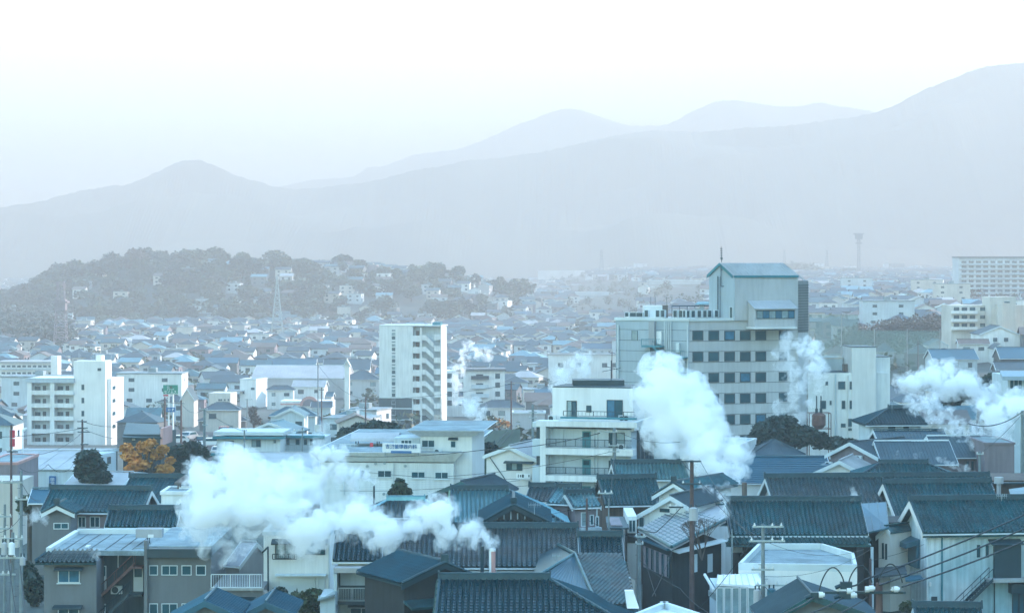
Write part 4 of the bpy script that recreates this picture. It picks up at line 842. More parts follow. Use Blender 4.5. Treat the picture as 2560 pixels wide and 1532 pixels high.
for k in range(5):
    y = 863+k*53.5
    mb = MB(); wA.pbox(mb, 1615, y, 1664, y+4.5, .1, 1.9); mb.build('stair_landing', M['teal'], r); railing(r, wA, 1615, 1662, y-17, y, off=1.85, m='teal', step=.3)
    y2 = y+28
    mb = MB(); wA.pbox(mb, 1672, y2, 1722, y2+4.5, .1, 1.9); mb.build('stair_landing', M['teal'], r); railing(r, wA, 1676, 1722, y2-17, y2, off=1.85, m='teal', step=.3)
    stair(r, wA, (1642, y+4), (1673, y2+4), w=.9, m='teal', off=1.0, n=10); stair(r, wA, (1642, y+53), (1680, y2+6), w=.9, m='teal', off=.1, n=10)
for px in (1694, 1709):
    mb = MB(); mb.tube(wA.at(px, 906, .8), wA.at(px, 902, .8), .45, n=10); mb.tube(wA.at(px, 912, .8), wA.at(px, 906, .8), .3, n=8); mb.build('vent_drum', M['ceramic'], r)
# penthouse: gable face and long face
pg = Face(plan(1773, 375.6), plan(1837, 374.1)); pl = Face(plan(1837, 374.3), plan(1995, 377.9))
ev = pl.uz(1837, 688)[1]; G0, G1 = pg.a, pg.b; L1 = pl.b; K = L1+(G0-G1)+Vector((1, 6, 0)); zr_ = pg.uz(1804, 657.5)[1]
MB().prism([p.xy for p in (G0+Vector((.03, 0, 0)), G1, L1, K)], zt-.05, ev-.25).build('tower_wall', M['beige'], r)
mb = MB(); pg.bx(mb, .0, pg.w, zt, ev-.3, .005, .07); mb.build('tower_cool_tint', M['bluegrey'], r)  # left-turned tower face coloured bluer to stand for the cooler light
ap0 = pg.at(1804, 657.5); rdir = (L1-G1).normalized(); ap1 = ap0+rdir*((L1-G1).length*.97)
def z_(p, z): return Vector((p.x, p.y, z))
MB().slab([z_(G0, ev-.3), z_(G1, ev-.3), ap0-Vector((0, 0, .25))], rdir*.25).build('tower_gable', M['bluegrey'], r)  # gable repeats the cool light tone painted on the face below
e0, e1 = z_(G1, ev)-rdir*.35, z_(L1, ev)+rdir*.1; a0, a1 = ap0-rdir*.35, ap1; w0, w1 = z_(G0, ev)-rdir*.35, z_(K, ev-.8)
polyroof(r, [[e0, e1, a1, a0], [w1, w0, a0, a1]], 'metall', tiles=0, seam=.6, thick=.22, name='tower_roof'); 
polyroof(r, [[e1, z_(L1+Vector((1.6, 3.6, 0)), ev-.8), a1]], 'metall', tiles=0, thick=.2, name='tower_roof')
mb = MB(); mb.slab([e0+Vector((0, 0, .03)), a0+Vector((0, 0, .03)), a0-Vector((0, 0, .45)), e0-Vector((0, 0, .45))], -rdir*.1); mb.build('verge_board', M['teal'], r)
mb = MB(); mb.slab([w0+Vector((0, 0, .03)), a0+Vector((0, 0, .03)), a0-Vector((0, 0, .45)), w0-Vector((0, 0, .45))], -rdir*.1); mb.build('verge_board', M['teal'], r)
mb = MB(); pl.bx(mb, -.2, pl.w, ev-.38, ev-.05, .02, .3); mb.build('eave_gutter', M['teal'], r)
# louvred return on the right
LV = [L1+Vector((.02, .02, 0)), L1+Vector((1.95, 2.6, 0)), L1+Vector((1.9, 8, 0)), L1+Vector((-2, 8, 0))]; MB().prism([p.xy for p in LV], zg, W(0, 829, 384).z).build('side_wall', M['beige'], r)
MB().prism([p.xy for p in LV], W(0, 829, 384).z+.01, ev-.9).build('louvre_wall', M['midgrey'], r)
fl = Face(LV[0], LV[1], Vector((1, -1, 0))); z = W(0, 829, 384).z+.3
while z < ev-1.3: mb = MB(); fl.bx(mb, .05, fl.w-.05, z, z+.12, .01, .12); mb.build('louvre', M['grey'], r); z += .42
# bay
by = pl.shift(2.6); z0b, z1b = by.uz(1940, 817)[1], by.uz(1940, 771)[1]; u0, u1 = by.uz(1887, 800)[0], by.uz(1989, 800)[0]
mb = MB(); by.bx(mb, u0, u1, z0b, z1b, -2.58, 0); mb.build('bay_wall', M['beige'], r)
mb = MB(); by.bx(mb, u0-.3, u1+.1, z0b-.3, z0b-.02, -2.58, .35); mb.build('bay_ledge', M['signw'], r)
bu0, bu1 = u0-.2, u1+.25
polyroof(r, [[by.P(bu0, z1b, .35), by.P(bu1, z1b, .35), by.P(bu1, z1b+1.25, -2.55), by.P(bu0, z1b+1.25, -2.55)]], 'metall', tiles=0, seam=.5, name='bay_roof')
mb = MB(); mb.slab([by.P(u0, z1b-.05), by.P(u0, z1b-.05, -2.55), by.P(u0, z1b+1.15, -2.55)], by.ux*.1); mb.build('bay_gable', M['beige'], r)
window(r, by, 1891, 776, 1986, 796, panes=6, fm='dark', gm='glassl', gm2='glassb', fw=.09)
# roof plant
zr0 = zt+.06
def rp(px, py, D=378): return W(px, py, D)
b_ = rp(1609, 764, 384); rr = empty('rooftop_tank_house', (b_.x+2, 386, zr0), 'white plant box with one dark bay on the tall block roof', 'plant box')
MB().box(rp(1609, 0, 384).x, rp(1656, 0, 384).x, 384, 387, zr0, W(0, 764, 384).z).build('casing', M['signw'], rr); MB().box(rp(1656.2, 0, 384).x, rp(1670, 0, 384).x, 384.1, 387, zr0, W(0, 763, 384).z).build('dark_bay', M['brownr'], rr)
mb = MB()
ORDW = 'first second third fourth fifth sixth seventh eighth ninth tenth eleventh twelfth thirteenth fourteenth fifteenth sixteenth seventeenth eighteenth nineteenth twentieth twenty-first twenty-second twenty-third twenty-fourth twenty-fifth twenty-sixth twenty-seventh'.split()
xs_ = [1563, 1575, 1582, 1591, 1598, 1612, 1640, 1653, 1684, 1698, 1708, 1716, 1725, 1737, 1752, 1766, 1778, 1795]
for k, px in enumerate(xs_):
    f_ = wA if px < 1722 else wB; u_, _ = f_.uz(px, 795); D_ = f_.P(u_, 0, -.7); hh = .75 if px < 1600 else 1.15
    o_ = empty('rooftop_unit', (D_.x, D_.y, zr0+.35), '%s cooling unit from the left along the tall block parapet' % ORDW[k], 'cooling unit', 'cooling units along the tall block parapet')
    mb = MB(); f_.bx(mb, u_-.35, u_+.35, zr0+.35, zr0+.35+hh, -1.2, -.6); mb.build('casing', M['trim'], o_)
    mb = MB(); f_.bx(mb, u_-.27, u_+.27, zr0+.42, zr0+.28+hh, -.6, -.58); mb.build('fan_grille', M['dark'], o_)
fr = empty('pipe_gantry', (*rp(1710, 0, 380).xy, zr0), 'thin steel frame with a flat canopy among the roof plant of the tall block', 'gantry')
mb = MB(); z = W(0, 765, 380).z
x0_, x1_ = rp(1680, 0, 380).x, rp(1775, 0, 380).x
mb.tube((x0_, 380, z), (x1_, 380, z), .06, n=4); mb.tube((x0_, 383, z), (x1_, 383, z), .06, n=4)
for k in range(6): x = x0_+(x1_-x0_)*k/5; mb.tube((x, 380, zr0), (x, 380, z), .05, n=4); mb.tube((x, 380, z), (x, 383, z), .04, n=4)
mb.tube((x0_+2, 380, z-1), (x1_-3, 380, z-1.4), .08, n=5); mb.tube((x0_+1, 381, zr0+.8), (x1_-1, 381, zr0+.8), .12, n=5); mb.build('steelwork', M['dark'], fr)
MB().slab([W(1737, 762, 378), W(1776, 762, 378), W(1776, 756, 382), W(1746, 756, 382)], (0, 0, .12)).build('canopy', M['teal'], fr)
for px, h_, w_, lb_ in ((1742, 1.7, .9, 'medium pale cabinet under the canopy post of the tall block roof'), (1754, 2.2, .7, 'tallest and narrowest pale cabinet among the tall block roof pipes'), (1763, 1.5, 1.0, 'low wide pale cabinet nearest the tower gable on the tall block roof')):
    p = rp(px, 0, 379); o_ = empty('plant_cabinet', (p.x, 379, zr0), lb_, 'cabinet'); MB().box(p.x-w_/2, p.x+w_/2, 378.6, 379.4, zr0, zr0+h_).build('casing', M['metall'], o_); MB().box(p.x-w_/2+.08, p.x+w_/2-.08, 378.57, 378.6, zr0+.2, zr0+h_-.3).build('door', M['bluegrey'], o_)
ms = empty('ladder_mast', (*rp(1797, 0, 372).xy, zr0), 'dark ladder and cable mast climbing the tower gable', 'mast'); mb = MB(); p = pg.at(1797, 798, .5); q = pg.at(1797, 690, .5); mb.tube(p, q, .09, n=5); mb.tube(p+pg.ux*.4, q+pg.ux*.4, .03, n=4)
for k in range(22): t = k/22; mb.tube(p.lerp(q, t), p.lerp(q, t)+pg.ux*.4, .02, n=4)
mb.build('ladder', M['dark'], ms)
for x_, y0_, y1_ in ((1785, 745, 740), (1804, 690, 672)): pass
mb = MB(); p = ap0+Vector((0, 0, .1)); an_ = empty('lightning_mast', p, 'thin antenna mast with small insulators on the peak of the tower gable', 'antenna'); q = W(1803, 616, p.y); mb.tube(p, q, .06, .03, n=5)
for k in range(5): c_ = p.lerp(q, .3+.14*k); mb.tube(c_-Vector((.2, 0, 0)), c_+Vector((.2, 0, 0)), .06, n=5)
mb.tube(p+Vector((0, 0, .4)), p+Vector((0, 0, .7)), .16, n=6); mb.build('mast', M['dark'], an_)
mb = MB(); p = pg.at(1804, 690, .3); mb.line([p+Vector((0, 0, 1.8)), p, p+Vector((0, 0, -1.6)), p+Vector((.5, 0, -1.6))], .05); mb.tube(p+Vector((0, 0, 1.0)), p+Vector((.6, 0, 1.0)), .05, n=4); mb.build('gable_conduit', M['dark'], r)
for px, py0, lb_ in ((1627, 741, 'whip antenna nearest the left end of the white plant box'), (1638, 741, 'middle whip antenna on the white plant box'), (1667, 741, 'whip antenna above the dark bay of the plant box')): p = rp(px, 764, 386); o_ = MB().tube(p, W(px, py0, 386), .035, n=4).build('whip_antenna', M['dark']); tag(o_, lb_, 'antenna', 'whip antennas on the tall block')
window(r, pg, 1824, 767, 1832, 797, panes=1, fm='trim', fw=.05, off=.07)

# white apartment block with stair tower, far left
g = Bld('apartment_building', 'white five-storey apartment block with open galleries and a blank stair tower', 'building', 68, 278, 520, 945, -7, 9, 'white', px2=309); GL = g; f = g.F; ff = f.shift(1.6)
for k in range(5):
    y = 960+k*32.1
    for x0, x1 in ((79, 126), (135, 184)):
        mb = MB(); ff.pbox(mb, x0, y+15.5, x1, y+27, -.15, 0); mb.build('gallery_parapet', M['white'], g.root)
        mb = MB(); ff.pbox(mb, x0, y+24, x1, y+27, -1.6, -.16); mb.build('gallery_floor', M['pale'], g.root)
        mb = MB(); f.pbox(mb, x0, y-4, x1, y+24, .005, .04); mb.build('back_wall', M['pale'], g.root)
        for a_, b_ in ((.18, .48), ): window(g.root, f, x0+(x1-x0)*a_, y+5, x0+(x1-x0)*b_, y+15, panes=2, fm='grey', off=.04, fw=.05)
        mb = MB(); f.pbox(mb, x0+(x1-x0)*.60, y+4, x0+(x1-x0)*.78, y+23, .045, .1); mb.build('door', M['dark'], g.root)
    mb = MB(); f.pbox(mb, 278, 0, 278, 0, 0, 0)
for x0, x1 in ((68, 79), (125, 136)): mb = MB(); ff.pbox(mb, x0, 946, x1, 1118, -1.6, .05); mb.build('column', M['white'], g.root)
mb = MB(); ff.pbox(mb, 66, 945, 186, 957, -1.7, .3); mb.build('roof_band', M['bluegrey'], g.root)
mb = MB(); ff.pbox(mb, 68, 1112, 184, 1122, -1.6, .3); mb.build('base_band', M['white'], g.root)
T = Bld('stair_tower', 'blank white stair tower with three slot windows and a round tank on top', 'tower', 184, 263.5, 517.5, 902, -7, 4, 'wallhi', px2=279)
for y in (961, 994, 1026.5): window(T.root, T.F, 204, y, 210.5, y+13.5, panes=1, fm='dgrey', fw=.05)
window(T.root, T.F, 244, 920, 253, 927, panes=2, fm='dgrey', fw=.05); tk = W(250, 902, 520)
t_ = MB().tube((tk.x, 520, T.z1-.2), (tk.x, 520, T.z1+1.15), 1.0, n=16).build('rooftop_tank', M['signw']); tag(t_, 'white round tank on the blank stair tower roof', 'water tank')
for px, lb_ in ((196, 'aerial rod at the left end of the blank stair tower roof'), (199, 'aerial rod second from the left on the stair tower roof'), (232, 'aerial rod left of the round tank on the stair tower'), (238, 'aerial rod touching the round tank on the stair tower'), (277, 'aerial rod at the sunlit corner of the stair tower')): p = W(px, 902, 519); o_ = MB().tube((p.x, 519.5, T.z1-.3), (p.x, 519.5, T.z1+R.uniform(1, 1.9)), .05, n=4).build('whip_antenna', M['steel']); tag(o_, lb_, 'antenna', 'aerial rods on the stair tower')
for k in range(4):
    y = 965+k*32.1; window(g.root, g.Rt, 281, y, 288, y+8, panes=1, fm='grey', fw=.05)
# slim apartment tower
g = Bld('apartment_tower', 'slim white nine-storey apartment tower with zigzag stair parapets and a dark lower part', 'building', 948, 1030, 612, 815, -9, 9, 'white'); f = g.F; GT = g
t = Face(f.a, f.a+f.ux*(f.uz(1101, 900)[0]), f.n); back = t.shift(-1.8)
Wd = t.w; z0 = g.z0; zc = g.z1; ux, uy = g.ux, g.uy
def blk(u0, u1, o0, o1, z0_, z1_, m, nm): mb = MB(); f.bx(mb, u0, u1, z0_, z1_, o0, o1); return mb.build(nm, M[m], g.root)
um = f.uz(1030, 900)[0]; u2 = f.uz(1052, 900)[0]; u3 = f.uz(1085, 900)[0]; u4 = f.uz(1101, 900)[0]
blk(um+.02, u4, -9, -1.9, z0, zc-.2, 'pale', 'rear_wall'); 
blk(u4, u4+.25, -5.2, .0, z0, zc, 'wallhi', 'end_wall'); blk(u4+.26, u4+.3, -5.2, .0, z0, W(0, 993, 612).z, 'cream', 'end_wall_lower')
blk(u2-.15, u2+.25, -.4, .02, z0, zc-.4, 'white', 'column'); blk(um-.02, um+.2, -1.88, .01, z0, zc, 'white', 'column')
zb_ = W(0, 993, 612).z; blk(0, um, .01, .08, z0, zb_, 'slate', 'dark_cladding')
for yy in (993, 1020, 1048): z = W(0, yy, 612).z; blk(-.1, um, .09, .2, z-.15, z+.12, 'trim', 'band')
NF = 9
for k in range(NF):
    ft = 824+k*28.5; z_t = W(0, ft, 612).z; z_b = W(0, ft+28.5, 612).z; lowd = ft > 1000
    if not lowd:
        for (a_, b_, gm_) in ((0, 4, 'glass'), (6.5, 15, 'glassl'), (15.6, 25.5, 'glass')): window(g.root, f, 979, ft+a_, 989, ft+b_, panes=1, fm='trim', gm=gm_, fw=.07)
    else: window(g.root, f, 979, ft+2, 989, ft+14, panes=1, fm='trim', gm='glassl', fw=.1)
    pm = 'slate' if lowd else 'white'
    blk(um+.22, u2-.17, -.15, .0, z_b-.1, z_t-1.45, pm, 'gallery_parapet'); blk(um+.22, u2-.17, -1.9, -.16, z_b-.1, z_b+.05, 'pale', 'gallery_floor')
    mb = MB(); back.bx(mb, um+.7, um+1.5, z_b+.1, z_t-.3, -.08, .0); mb.build('door', M['brownr'], g.root)
    # zigzag stair parapet
    uA, uB = u2+.28, u2+1.2; zA = z_t-1.35; zB = z_t-1.35-1.9
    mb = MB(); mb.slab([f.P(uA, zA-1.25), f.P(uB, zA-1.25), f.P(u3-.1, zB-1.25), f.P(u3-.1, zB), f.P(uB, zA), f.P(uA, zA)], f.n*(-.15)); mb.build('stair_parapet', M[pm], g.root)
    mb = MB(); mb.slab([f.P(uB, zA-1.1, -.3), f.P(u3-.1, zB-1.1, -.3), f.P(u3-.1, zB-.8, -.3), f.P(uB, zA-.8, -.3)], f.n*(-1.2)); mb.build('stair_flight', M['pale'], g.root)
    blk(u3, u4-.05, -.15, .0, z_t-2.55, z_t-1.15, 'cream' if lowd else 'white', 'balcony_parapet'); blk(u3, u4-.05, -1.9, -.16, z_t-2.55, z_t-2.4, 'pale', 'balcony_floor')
blk(0, u4+.25, -9, .12, zc-.02, zc+.3, 'trim', 'roof_edge'); blk(u3-.6, u4-.2, -4, -1, zc+.3, zc+1.0, 'teal', 'stair_head')
# cream-white building right of the tall block
g = Bld('white_office_building', 'white four-storey building with a plain lift tower and small dark windows', 'building', 2020, 2225, 380, 932, 3, 10, 'white'); GR = g
tw = Bld('lift_tower', 'plain pale blue-white lift tower rising from the white four-storey building', 'tower', 2130, 2190, 379.5, 869, 3, 8, 'wallhi'); MB().prism([p.xy for p in (tw.a, tw.b, tw.c, tw.e)], tw.z1+.01, tw.z1+.15).build('roof_edge', M['dark'], tw.root)
w2 = Bld('side_wing', 'recessed white wing with a tall narrow window beside the plain lift tower', 'building wing', 2190.5, 2225, 381.5, 893, 3, 8, 'white'); MB().prism([p.xy for p in (w2.a, w2.b, w2.c, w2.e)], w2.z1+.01, w2.z1+.12).build('roof_edge', M['dark'], w2.root)
bb = Bld('rooftop_storey', 'low pale rooftop storey set back on the white four-storey building', 'building wing', 2046, 2107, 386, 895, 3, 5, 'pale'); bb.parapet(.3, .2, .1, 'cream')
for x0, y0, x1, y1 in ((2095, 953, 2113, 973), (2063, 953, 2070, 963), (2050, 1001, 2065, 1022), (2074, 1001, 2079, 1012), (2104, 1001, 2113, 1022)): window(g.root, g.F, x0, y0, x1, y1, panes=1, fm='grey', fw=.08)
for x0, y0, x1, y1 in ((2124, 953, 2142, 973), (2124, 1001, 2142, 1022), (2120, 1046, 2146, 1066), (2102, 1058, 2114, 1068), (2120, 1070, 2146, 1076)):
    window(tw.root if x0 >= 2130 else g.root, g.F.shift(.7) if x0 > 2119 else g.F, x0, y0, x1, y1, panes=2 if x1-x0 > 12 else 1, fm='grey', fw=.07)
mb = MB(); g.F.pbox(mb, 2119, 937, 2131, 1110, .01, .66); mb.build('pier', M['white'], g.root)
window(w2.root, w2.F, 2191.5, 952, 2201, 973, panes=1, fm='grey'); mb = MB(); w2.F.pbox(mb, 2191, 937, 2207, 941, .02, .4); mb.build('ledge', M['dark'], w2.root); mb = MB(); w2.F.pbox(mb, 2191, 985, 2206, 996, .02, .5); mb.build('balcony_box', M['white'], w2.root)
MB().prism([p.xy for p in (g.a, g.a+g.ux*6.5, g.a+g.ux*6.5+g.uy*9, g.e)], g.z1+.01, g.z1+.1).build('roof_edge', M['dark'], g.root); pipe(g.root, g.F, 2088, 935, 1105, .12, m='pale')
for px in (2110, 2115): p = W(px, 925, 383); o_ = MB().tube((p.x, 383, g.z1+.1), (p.x, 383, g.z1+1.3), .28, n=8).build('vent_stack', M['brownr']); tag(o_, 'short brown vent drum %s the lift tower' % ('farther from' if px == 2110 else 'closest to'), 'vent', 'vent drums by the lift tower')
# hot spring tank tower with two flues
p = W(2047, 1060, 330); z0 = gzf(p.x, 330); r = empty('steam_separator', (p.x, 330, z0), 'rusty round hot-spring tank in a steel frame with two dark flues puffing steam', 'tank tower')
zt_, zb_ = W(0, 1037, 330).z, W(0, 1062, 330).z
mb = MB(); mb.tube((p.x, 330, zb_), (p.x, 330, zt_), .95, .95, 14); mb.tube((p.x, 330, zt_), (p.x, 330, zt_+.3), .95, .5, 14); mb.tube((p.x, 330, zb_-.6), (p.x, 330, zb_), .4, .95, 14); mb.build('tank', M['rust'], r)
mb = MB(); x0_, x1_ = W(2021, 0, 330).x, W(2075, 0, 330).x
for x in (x0_, x1_):
    for y in (329, 331.4): mb.tube((x, y, z0), (x, y, W(0, 1032, 330).z), .06, n=4)
for z in np.linspace(z0+1.5, W(0, 1032, 330).z, 5):
    mb.tube((x0_, 329, z), (x1_, 329, z), .05, n=4); mb.tube((x0_, 331.4, z), (x1_, 331.4, z), .05, n=4); mb.tube((x0_, 329, z), (x0_, 331.4, z), .04, n=4); mb.tube((x1_, 329, z), (x1_, 331.4, z), .04, n=4)
mb.build('frame', M['rust'], r)
for px in (2041, 2052): q = W(px, 0, 330); o_ = MB().tube((q.x, 329.8, zt_), (q.x, 329.8, W(0, 989, 330).z), .085, n=6).build('flue', M['dark'], r); o_ = MB().tube((q.x, 329.8, zt_+.1), (q.x, 329.8, zt_+.9), .2, n=8).build('flue_collar', M['dark'], r)

# right: white block by trees, mauve tiled houses
g = Bld('white_flat_block', 'plain white flat-roofed block with one tiny window between steam and the dark tree', 'building', 1700, 1850, 287, 1110, -16, 9, 'white', px2=1891); g.parapet(.25, .2, .06, 'white'); window(g.root, g.F, 1843, 1130, 1851, 1139, panes=1, fm='grey')
h = House('blue standing-seam metal roof with a long ridge below the plain white flat block', (1802, 1207), 2088, 262, 2, ridge=1142, pitch=.42, wm='wallhi', rm='metalb', tiles=0, seam=-.42, over=.3)
h = Vee('white gable end with a pale roof attached to the blue standing-seam roof', (2010, 1192), (2098, 1152), (2165, 1186), 250, 248, back=8, wm='wallhi', rm='metall', tiles=0, seam=.5)
h = House('grey hip-roofed white house beside the big dark tree and the plain white block', (1880, 1137), 2014, 290, 6, ridge=1100, pitch=.5, kind='hip', wm='wallhi', rm='slate', tiles=0, seam=.4, over=.4)
h = House('mauve-walled house under a wide slate-teal roof with a long white-capped ridge', (2205, 1160), 2395, 256, 3, ridge=1103, pitch=.5, wm='mauve', rm='slate', tiles=0, seam=.35, over=.5, ridge_m='trim')
h2 = Vee('mauve gable wall carrying an air conditioner under slate-teal roof ends', (2062, 1138), (2124, 1106), (2224, 1160), 262, 256, back=10, wm='mauve', rm='slate', tiles=0, seam=.4)
ac_unit(h2.W, 2151, 1145, .1, 'white air conditioner unit hung on the mauve gable wall'); canopy(h2.root, h2.W, 2068, 2205, 1153, .3, 1.4, 'metalb', 'lower_roof', .15)
ac_unit(h2.W, 2080, 1160, .4, 'pale air conditioner unit sitting on the lower blue roof near the mauve gable')
h = House('slate-teal roof stepping higher with a white-capped ridge behind the mauve house', (2345, 1143), 2480, 262, 8, ridge=1090, pitch=.5, wm='mauve', rm='slate', tiles=0, seam=.35, over=.5, ridge_m='trim')
for x0, x1, y0, y1 in ((2415, 2422, 1152, 1176), (2428, 2434, 1152, 1174), (2447, 2456, 1150, 1172)): h.win(x0, y0, x1, y1, panes=1, fm='dark')
h = House('dark low-pitched roof half hidden by steam behind the slate-teal roofs', (2195, 1101), 2372, 276, 4, ridge=1075, pitch=.4, wm='dgrey', rm='tiled', tiles=0, seam=.4, over=.4)
h = House('dark hip-roofed house with ribbed tiles in the right-hand steam', (2163, 1062), 2320, 300, 4, ridge=1022, pitch=.45, kind='hip', inset=(1, .3), wm='pale', rm='tiled', over=.7)
h.win(2220, 1066, 2238, 1076, panes=2, fm='dark'); h.win(2258, 1066, 2272, 1074, panes=2, fm='dark')
h = House('tiled hip roof with broad pale ribs in front of the mauve house', (2145, 1192), 2392, 240, 0, ridge=1160, pitch=.42, kind='hip', inset=(1, 1), wm='mauve', rm='tile', over=.4)
g = Bld('mauve_side_building', 'plain mauve windowless building beside the slate roofs near the right edge', 'building', 2462, 2536, 258, 1108, 0, 10, 'mauve'); g.parapet(.2, .2, .1, 'mauve')
g = Bld('dark_shed', 'dark low shed at the right edge below the plain mauve building', 'shed', 2475, 2600, 235, 1200, 0, 8, 'woodb'); polyroof(g.root, [[W(2465, 1206, 234), W(2610, 1206, 234), W(2610, 1190, 243), W(2470, 1190, 243)]], 'dark', tiles=0)
g = Bld('grey_blue_house', 'blue-grey house with a broad gridded window at the right edge behind the steam', 'house', 2520, 2640, 300, 940, 0, 10, 'pale'); canopy(g.root, g.F, 2500, 2640, 927, .6, 1.5, 'bluegrey', 'eave', .5); window(g.root, g.F, 2524, 947, 2556, 972, panes=3, fm='trim'); 
q = W(2497, 1205, 215); z0 = gzf(q.x, 215); r = empty('rooftop_stack', (q.x, 215, z0), 'pale round tank on a stalk behind the storehouse roofs', 'water tank'); MB().tube((q.x, 215, W(0, 1208, 215).z), (q.x, 215, W(0, 1192, 215).z), .42, n=12).build('tank', M['metall'], r); MB().tube((q.x, 215, z0), (q.x, 215, W(0, 1208, 215).z), .2, n=8).build('stalk', M['metall'], r)
g = Bld('brick_side_building', 'pale leaning roof building at the right edge above the storehouse', 'building', 2528, 2620, 222, 1250, 0, 6, 'mauve'); polyroof(g.root, [[W(2530, 1245, 220), W(2640, 1235, 220), W(2640, 1205, 228), W(2522, 1222, 228)]], 'deck', tiles=0)

# centre: white gabled house with sign by the clinic
h = Vee('white gabled house with railed window and small signs between the clinic and the flats', (1207, 1139), (1273, 1115), (1345, 1150), 256, 254, back=9, wm='wallhi', rm='metall', tiles=0, over=.3)
window(h.root, h.W, 1266, 1154, 1306, 1176, panes=3, fm='dark', gm='glass', gm2='glassl'); canopy(h.root, h.W, 1262, 1335, 1151, .15, .5, 'dark', 'window_hood')
r_ = MB(); h.W.pbox(r_, 1295, 1181, 1330, 1198, .5, .56); sb = r_.build('sign_panel', M['signw'], h.root); text('千代紙', h.W, 1309, 1190, .42, 'dark', sb, .58, sx=.9) if False else None
for k, (x_, w_) in enumerate(((1299, 2), (1304, 3), (1309, 5), (1325, 3))): mb = MB(); h.W.pbox(mb, x_, 1184+k % 2, x_+w_, 1192-k % 2, .565, .58); mb.build('lettering_mark', M['dark'], sb)
MB().line([h.W.at(1226, 1143, .15), h.W.at(1278, 1218, .15)], .05, 5).build('stay_rod', M['dark'], h.root)
# cluster of centre-left white and blue buildings
g = Bld('white_teal_hall', 'long white hall with teal fascia bands and curtained windows below the car park', 'building', 458+84, 700, 352, 1093, -3, 8, 'white'); f = g.F
mb = MB(); f.pbox(mb, 536, 1078, 712, 1087, -7, .9); mb.build('roof_slab', M['trim'], g.root); mb = MB(); f.pbox(mb, 534, 1089, 714, 1096, -.3, 1.0); mb.build('fascia', M['teal'], g.root)
for x0, x1, y0, y1, p_ in ((563, 585, 1101, 1117, 2), (629, 652, 1099, 1117, 2), (684, 690, 1099, 1107, 1)): window(g.root, f, x0, y0, x1, y1, panes=p_, fm='grey', gm='glassl', gm2='glass')
mb = MB(); f.pbox(mb, 530, 1131, 702, 1138, -.2, 1.2); mb.build('fascia', M['teal'], g.root); mb = MB(); f.pbox(mb, 532, 1138, 700, 1165, -.3, .6); mb.build('lower_wall', M['bluegrey'], g.root)
g = Bld('teal_fascia_wing', 'rear wing with a teal fascia and glazed bays continuing the white hall', 'building', 700, 812, 358, 1093, -3, 7, 'pale'); mb = MB(); g.F.pbox(mb, 700, 1087, 812, 1094, -.3, .7); mb.build('fascia', M['teal'], g.root)
for x0, x1 in ((716, 724), (739, 749), (759, 768), (775, 782)): window(g.root, g.F, x0, 1097, x1, 1112, panes=1, fm='grey')
railing(g.root, g.F, 704, 806, 1110, 1122, off=1.2, m='steel', step=.3)
h = Vee('blue-edged pale gable roof rising behind the white hall', (607, 1082), (672, 1056), (740, 1080), 368, 366, back=7, wm='pale', rm='metalb', tiles=0, boards='trim')
q = W(795, 1079, 366); r = empty('water_tank', (q.x, 366, gzf(q.x, 366)), 'cream round water tank on a box beside the white hall', 'water tank'); MB().tube((q.x, 366, q.z), (q.x, 366, W(0, 1061, 366).z), .52, n=14).build('tank', M['cream'], r); MB().box(q.x-.75, q.x+.75, 365.3, 367, gzf(q.x, 366), q.z-.05).build('stand', M['pale'], r)
h = House('long white warehouse with a pale lean roof and beige parapet behind the big steam plume', (575, 1176), 905, 300, -3, ridge=1150, run=14, pitch=.08, wm='white', rm='metall', tiles=0, seam=0, over=.1, boards='cream', name='warehouse', cat='warehouse')
window(h.root, h.F, 606, 1176, 646, 1202, panes=3, fm='dark'); MB().slab([W(577, 1177, 300), W(752, 1150, 315), W(752, 1146, 315), W(577, 1171, 300)], (0, .4, 0)).build('parapet', M['cream'], h.root)
# left: pale-blue hall with sign, pink buildings
h = House('very long pale blue sheet-roofed hall with a blue-and-white sign panel on its grey wall', (-60, 1171), 192, 296, 0, run=16, pitch=.055, wm='grey', rm='metall', tiles=0, seam=2.4, over=.2, name='supermarket_hall', cat='hall')
HS = h; f = h.F
for x0, x1, m_ in ((50, 78, 'brownr'), (80, 190, 'trim')): mb = MB(); f.pbox(mb, x0, 1177, x1, 1225, .01, .06); mb.build('wall_panel', M['mauve' if x0 == 50 else 'pale'], h.root)
mb = MB(); f.pbox(mb, 124, 1189, 140.5, 1218, .1, .35); sb = mb.build('sign_panel', M['blue'], h.root)
for y0, y1 in ((1193, 1201), (1203, 1212)):
    for q_ in ((128, y0, 137, y0+1.2), (128, y1-1.2, 137, y1), (128, y0, 129.2, y1), (135.8, y0, 137, y1), (128, (y0+y1)/2-.5, 137, (y0+y1)/2+.5), (132, y0, 133, y1)): mb = MB(); f.pbox(mb, *q_, .36, .38); mb.build('lettering_stroke', M['signw'], sb)
g = Bld('lit_end_block', 'cream block catching the sun at the end of the pale blue hall', 'building', 205, 252, 302, 1135, -14, 8, 'pale', px2=290); window(g.root, g.Rt, 268, 1142, 276, 1158, panes=2, fm='brownr')
h = House('pale flat roof shed in front of the round dark tree', (150, 1222), 300, 268, 0, run=10, pitch=.1, wm='cream', rm='metall', tiles=0, over=.1, name='shed', cat='shed')
g = Bld('pink_building', 'dusty pink flat building cut by the left edge behind the poles', 'building', -40, 44, 275, 1158, 0, 12, 'mauve'); g.parapet(.3, .3, .1, 'pink'); g = Bld('cream_building', 'cream plain building in front of the dusty pink one at the left edge', 'building', -40, 45, 246, 1205, 0, 8, 'cream')
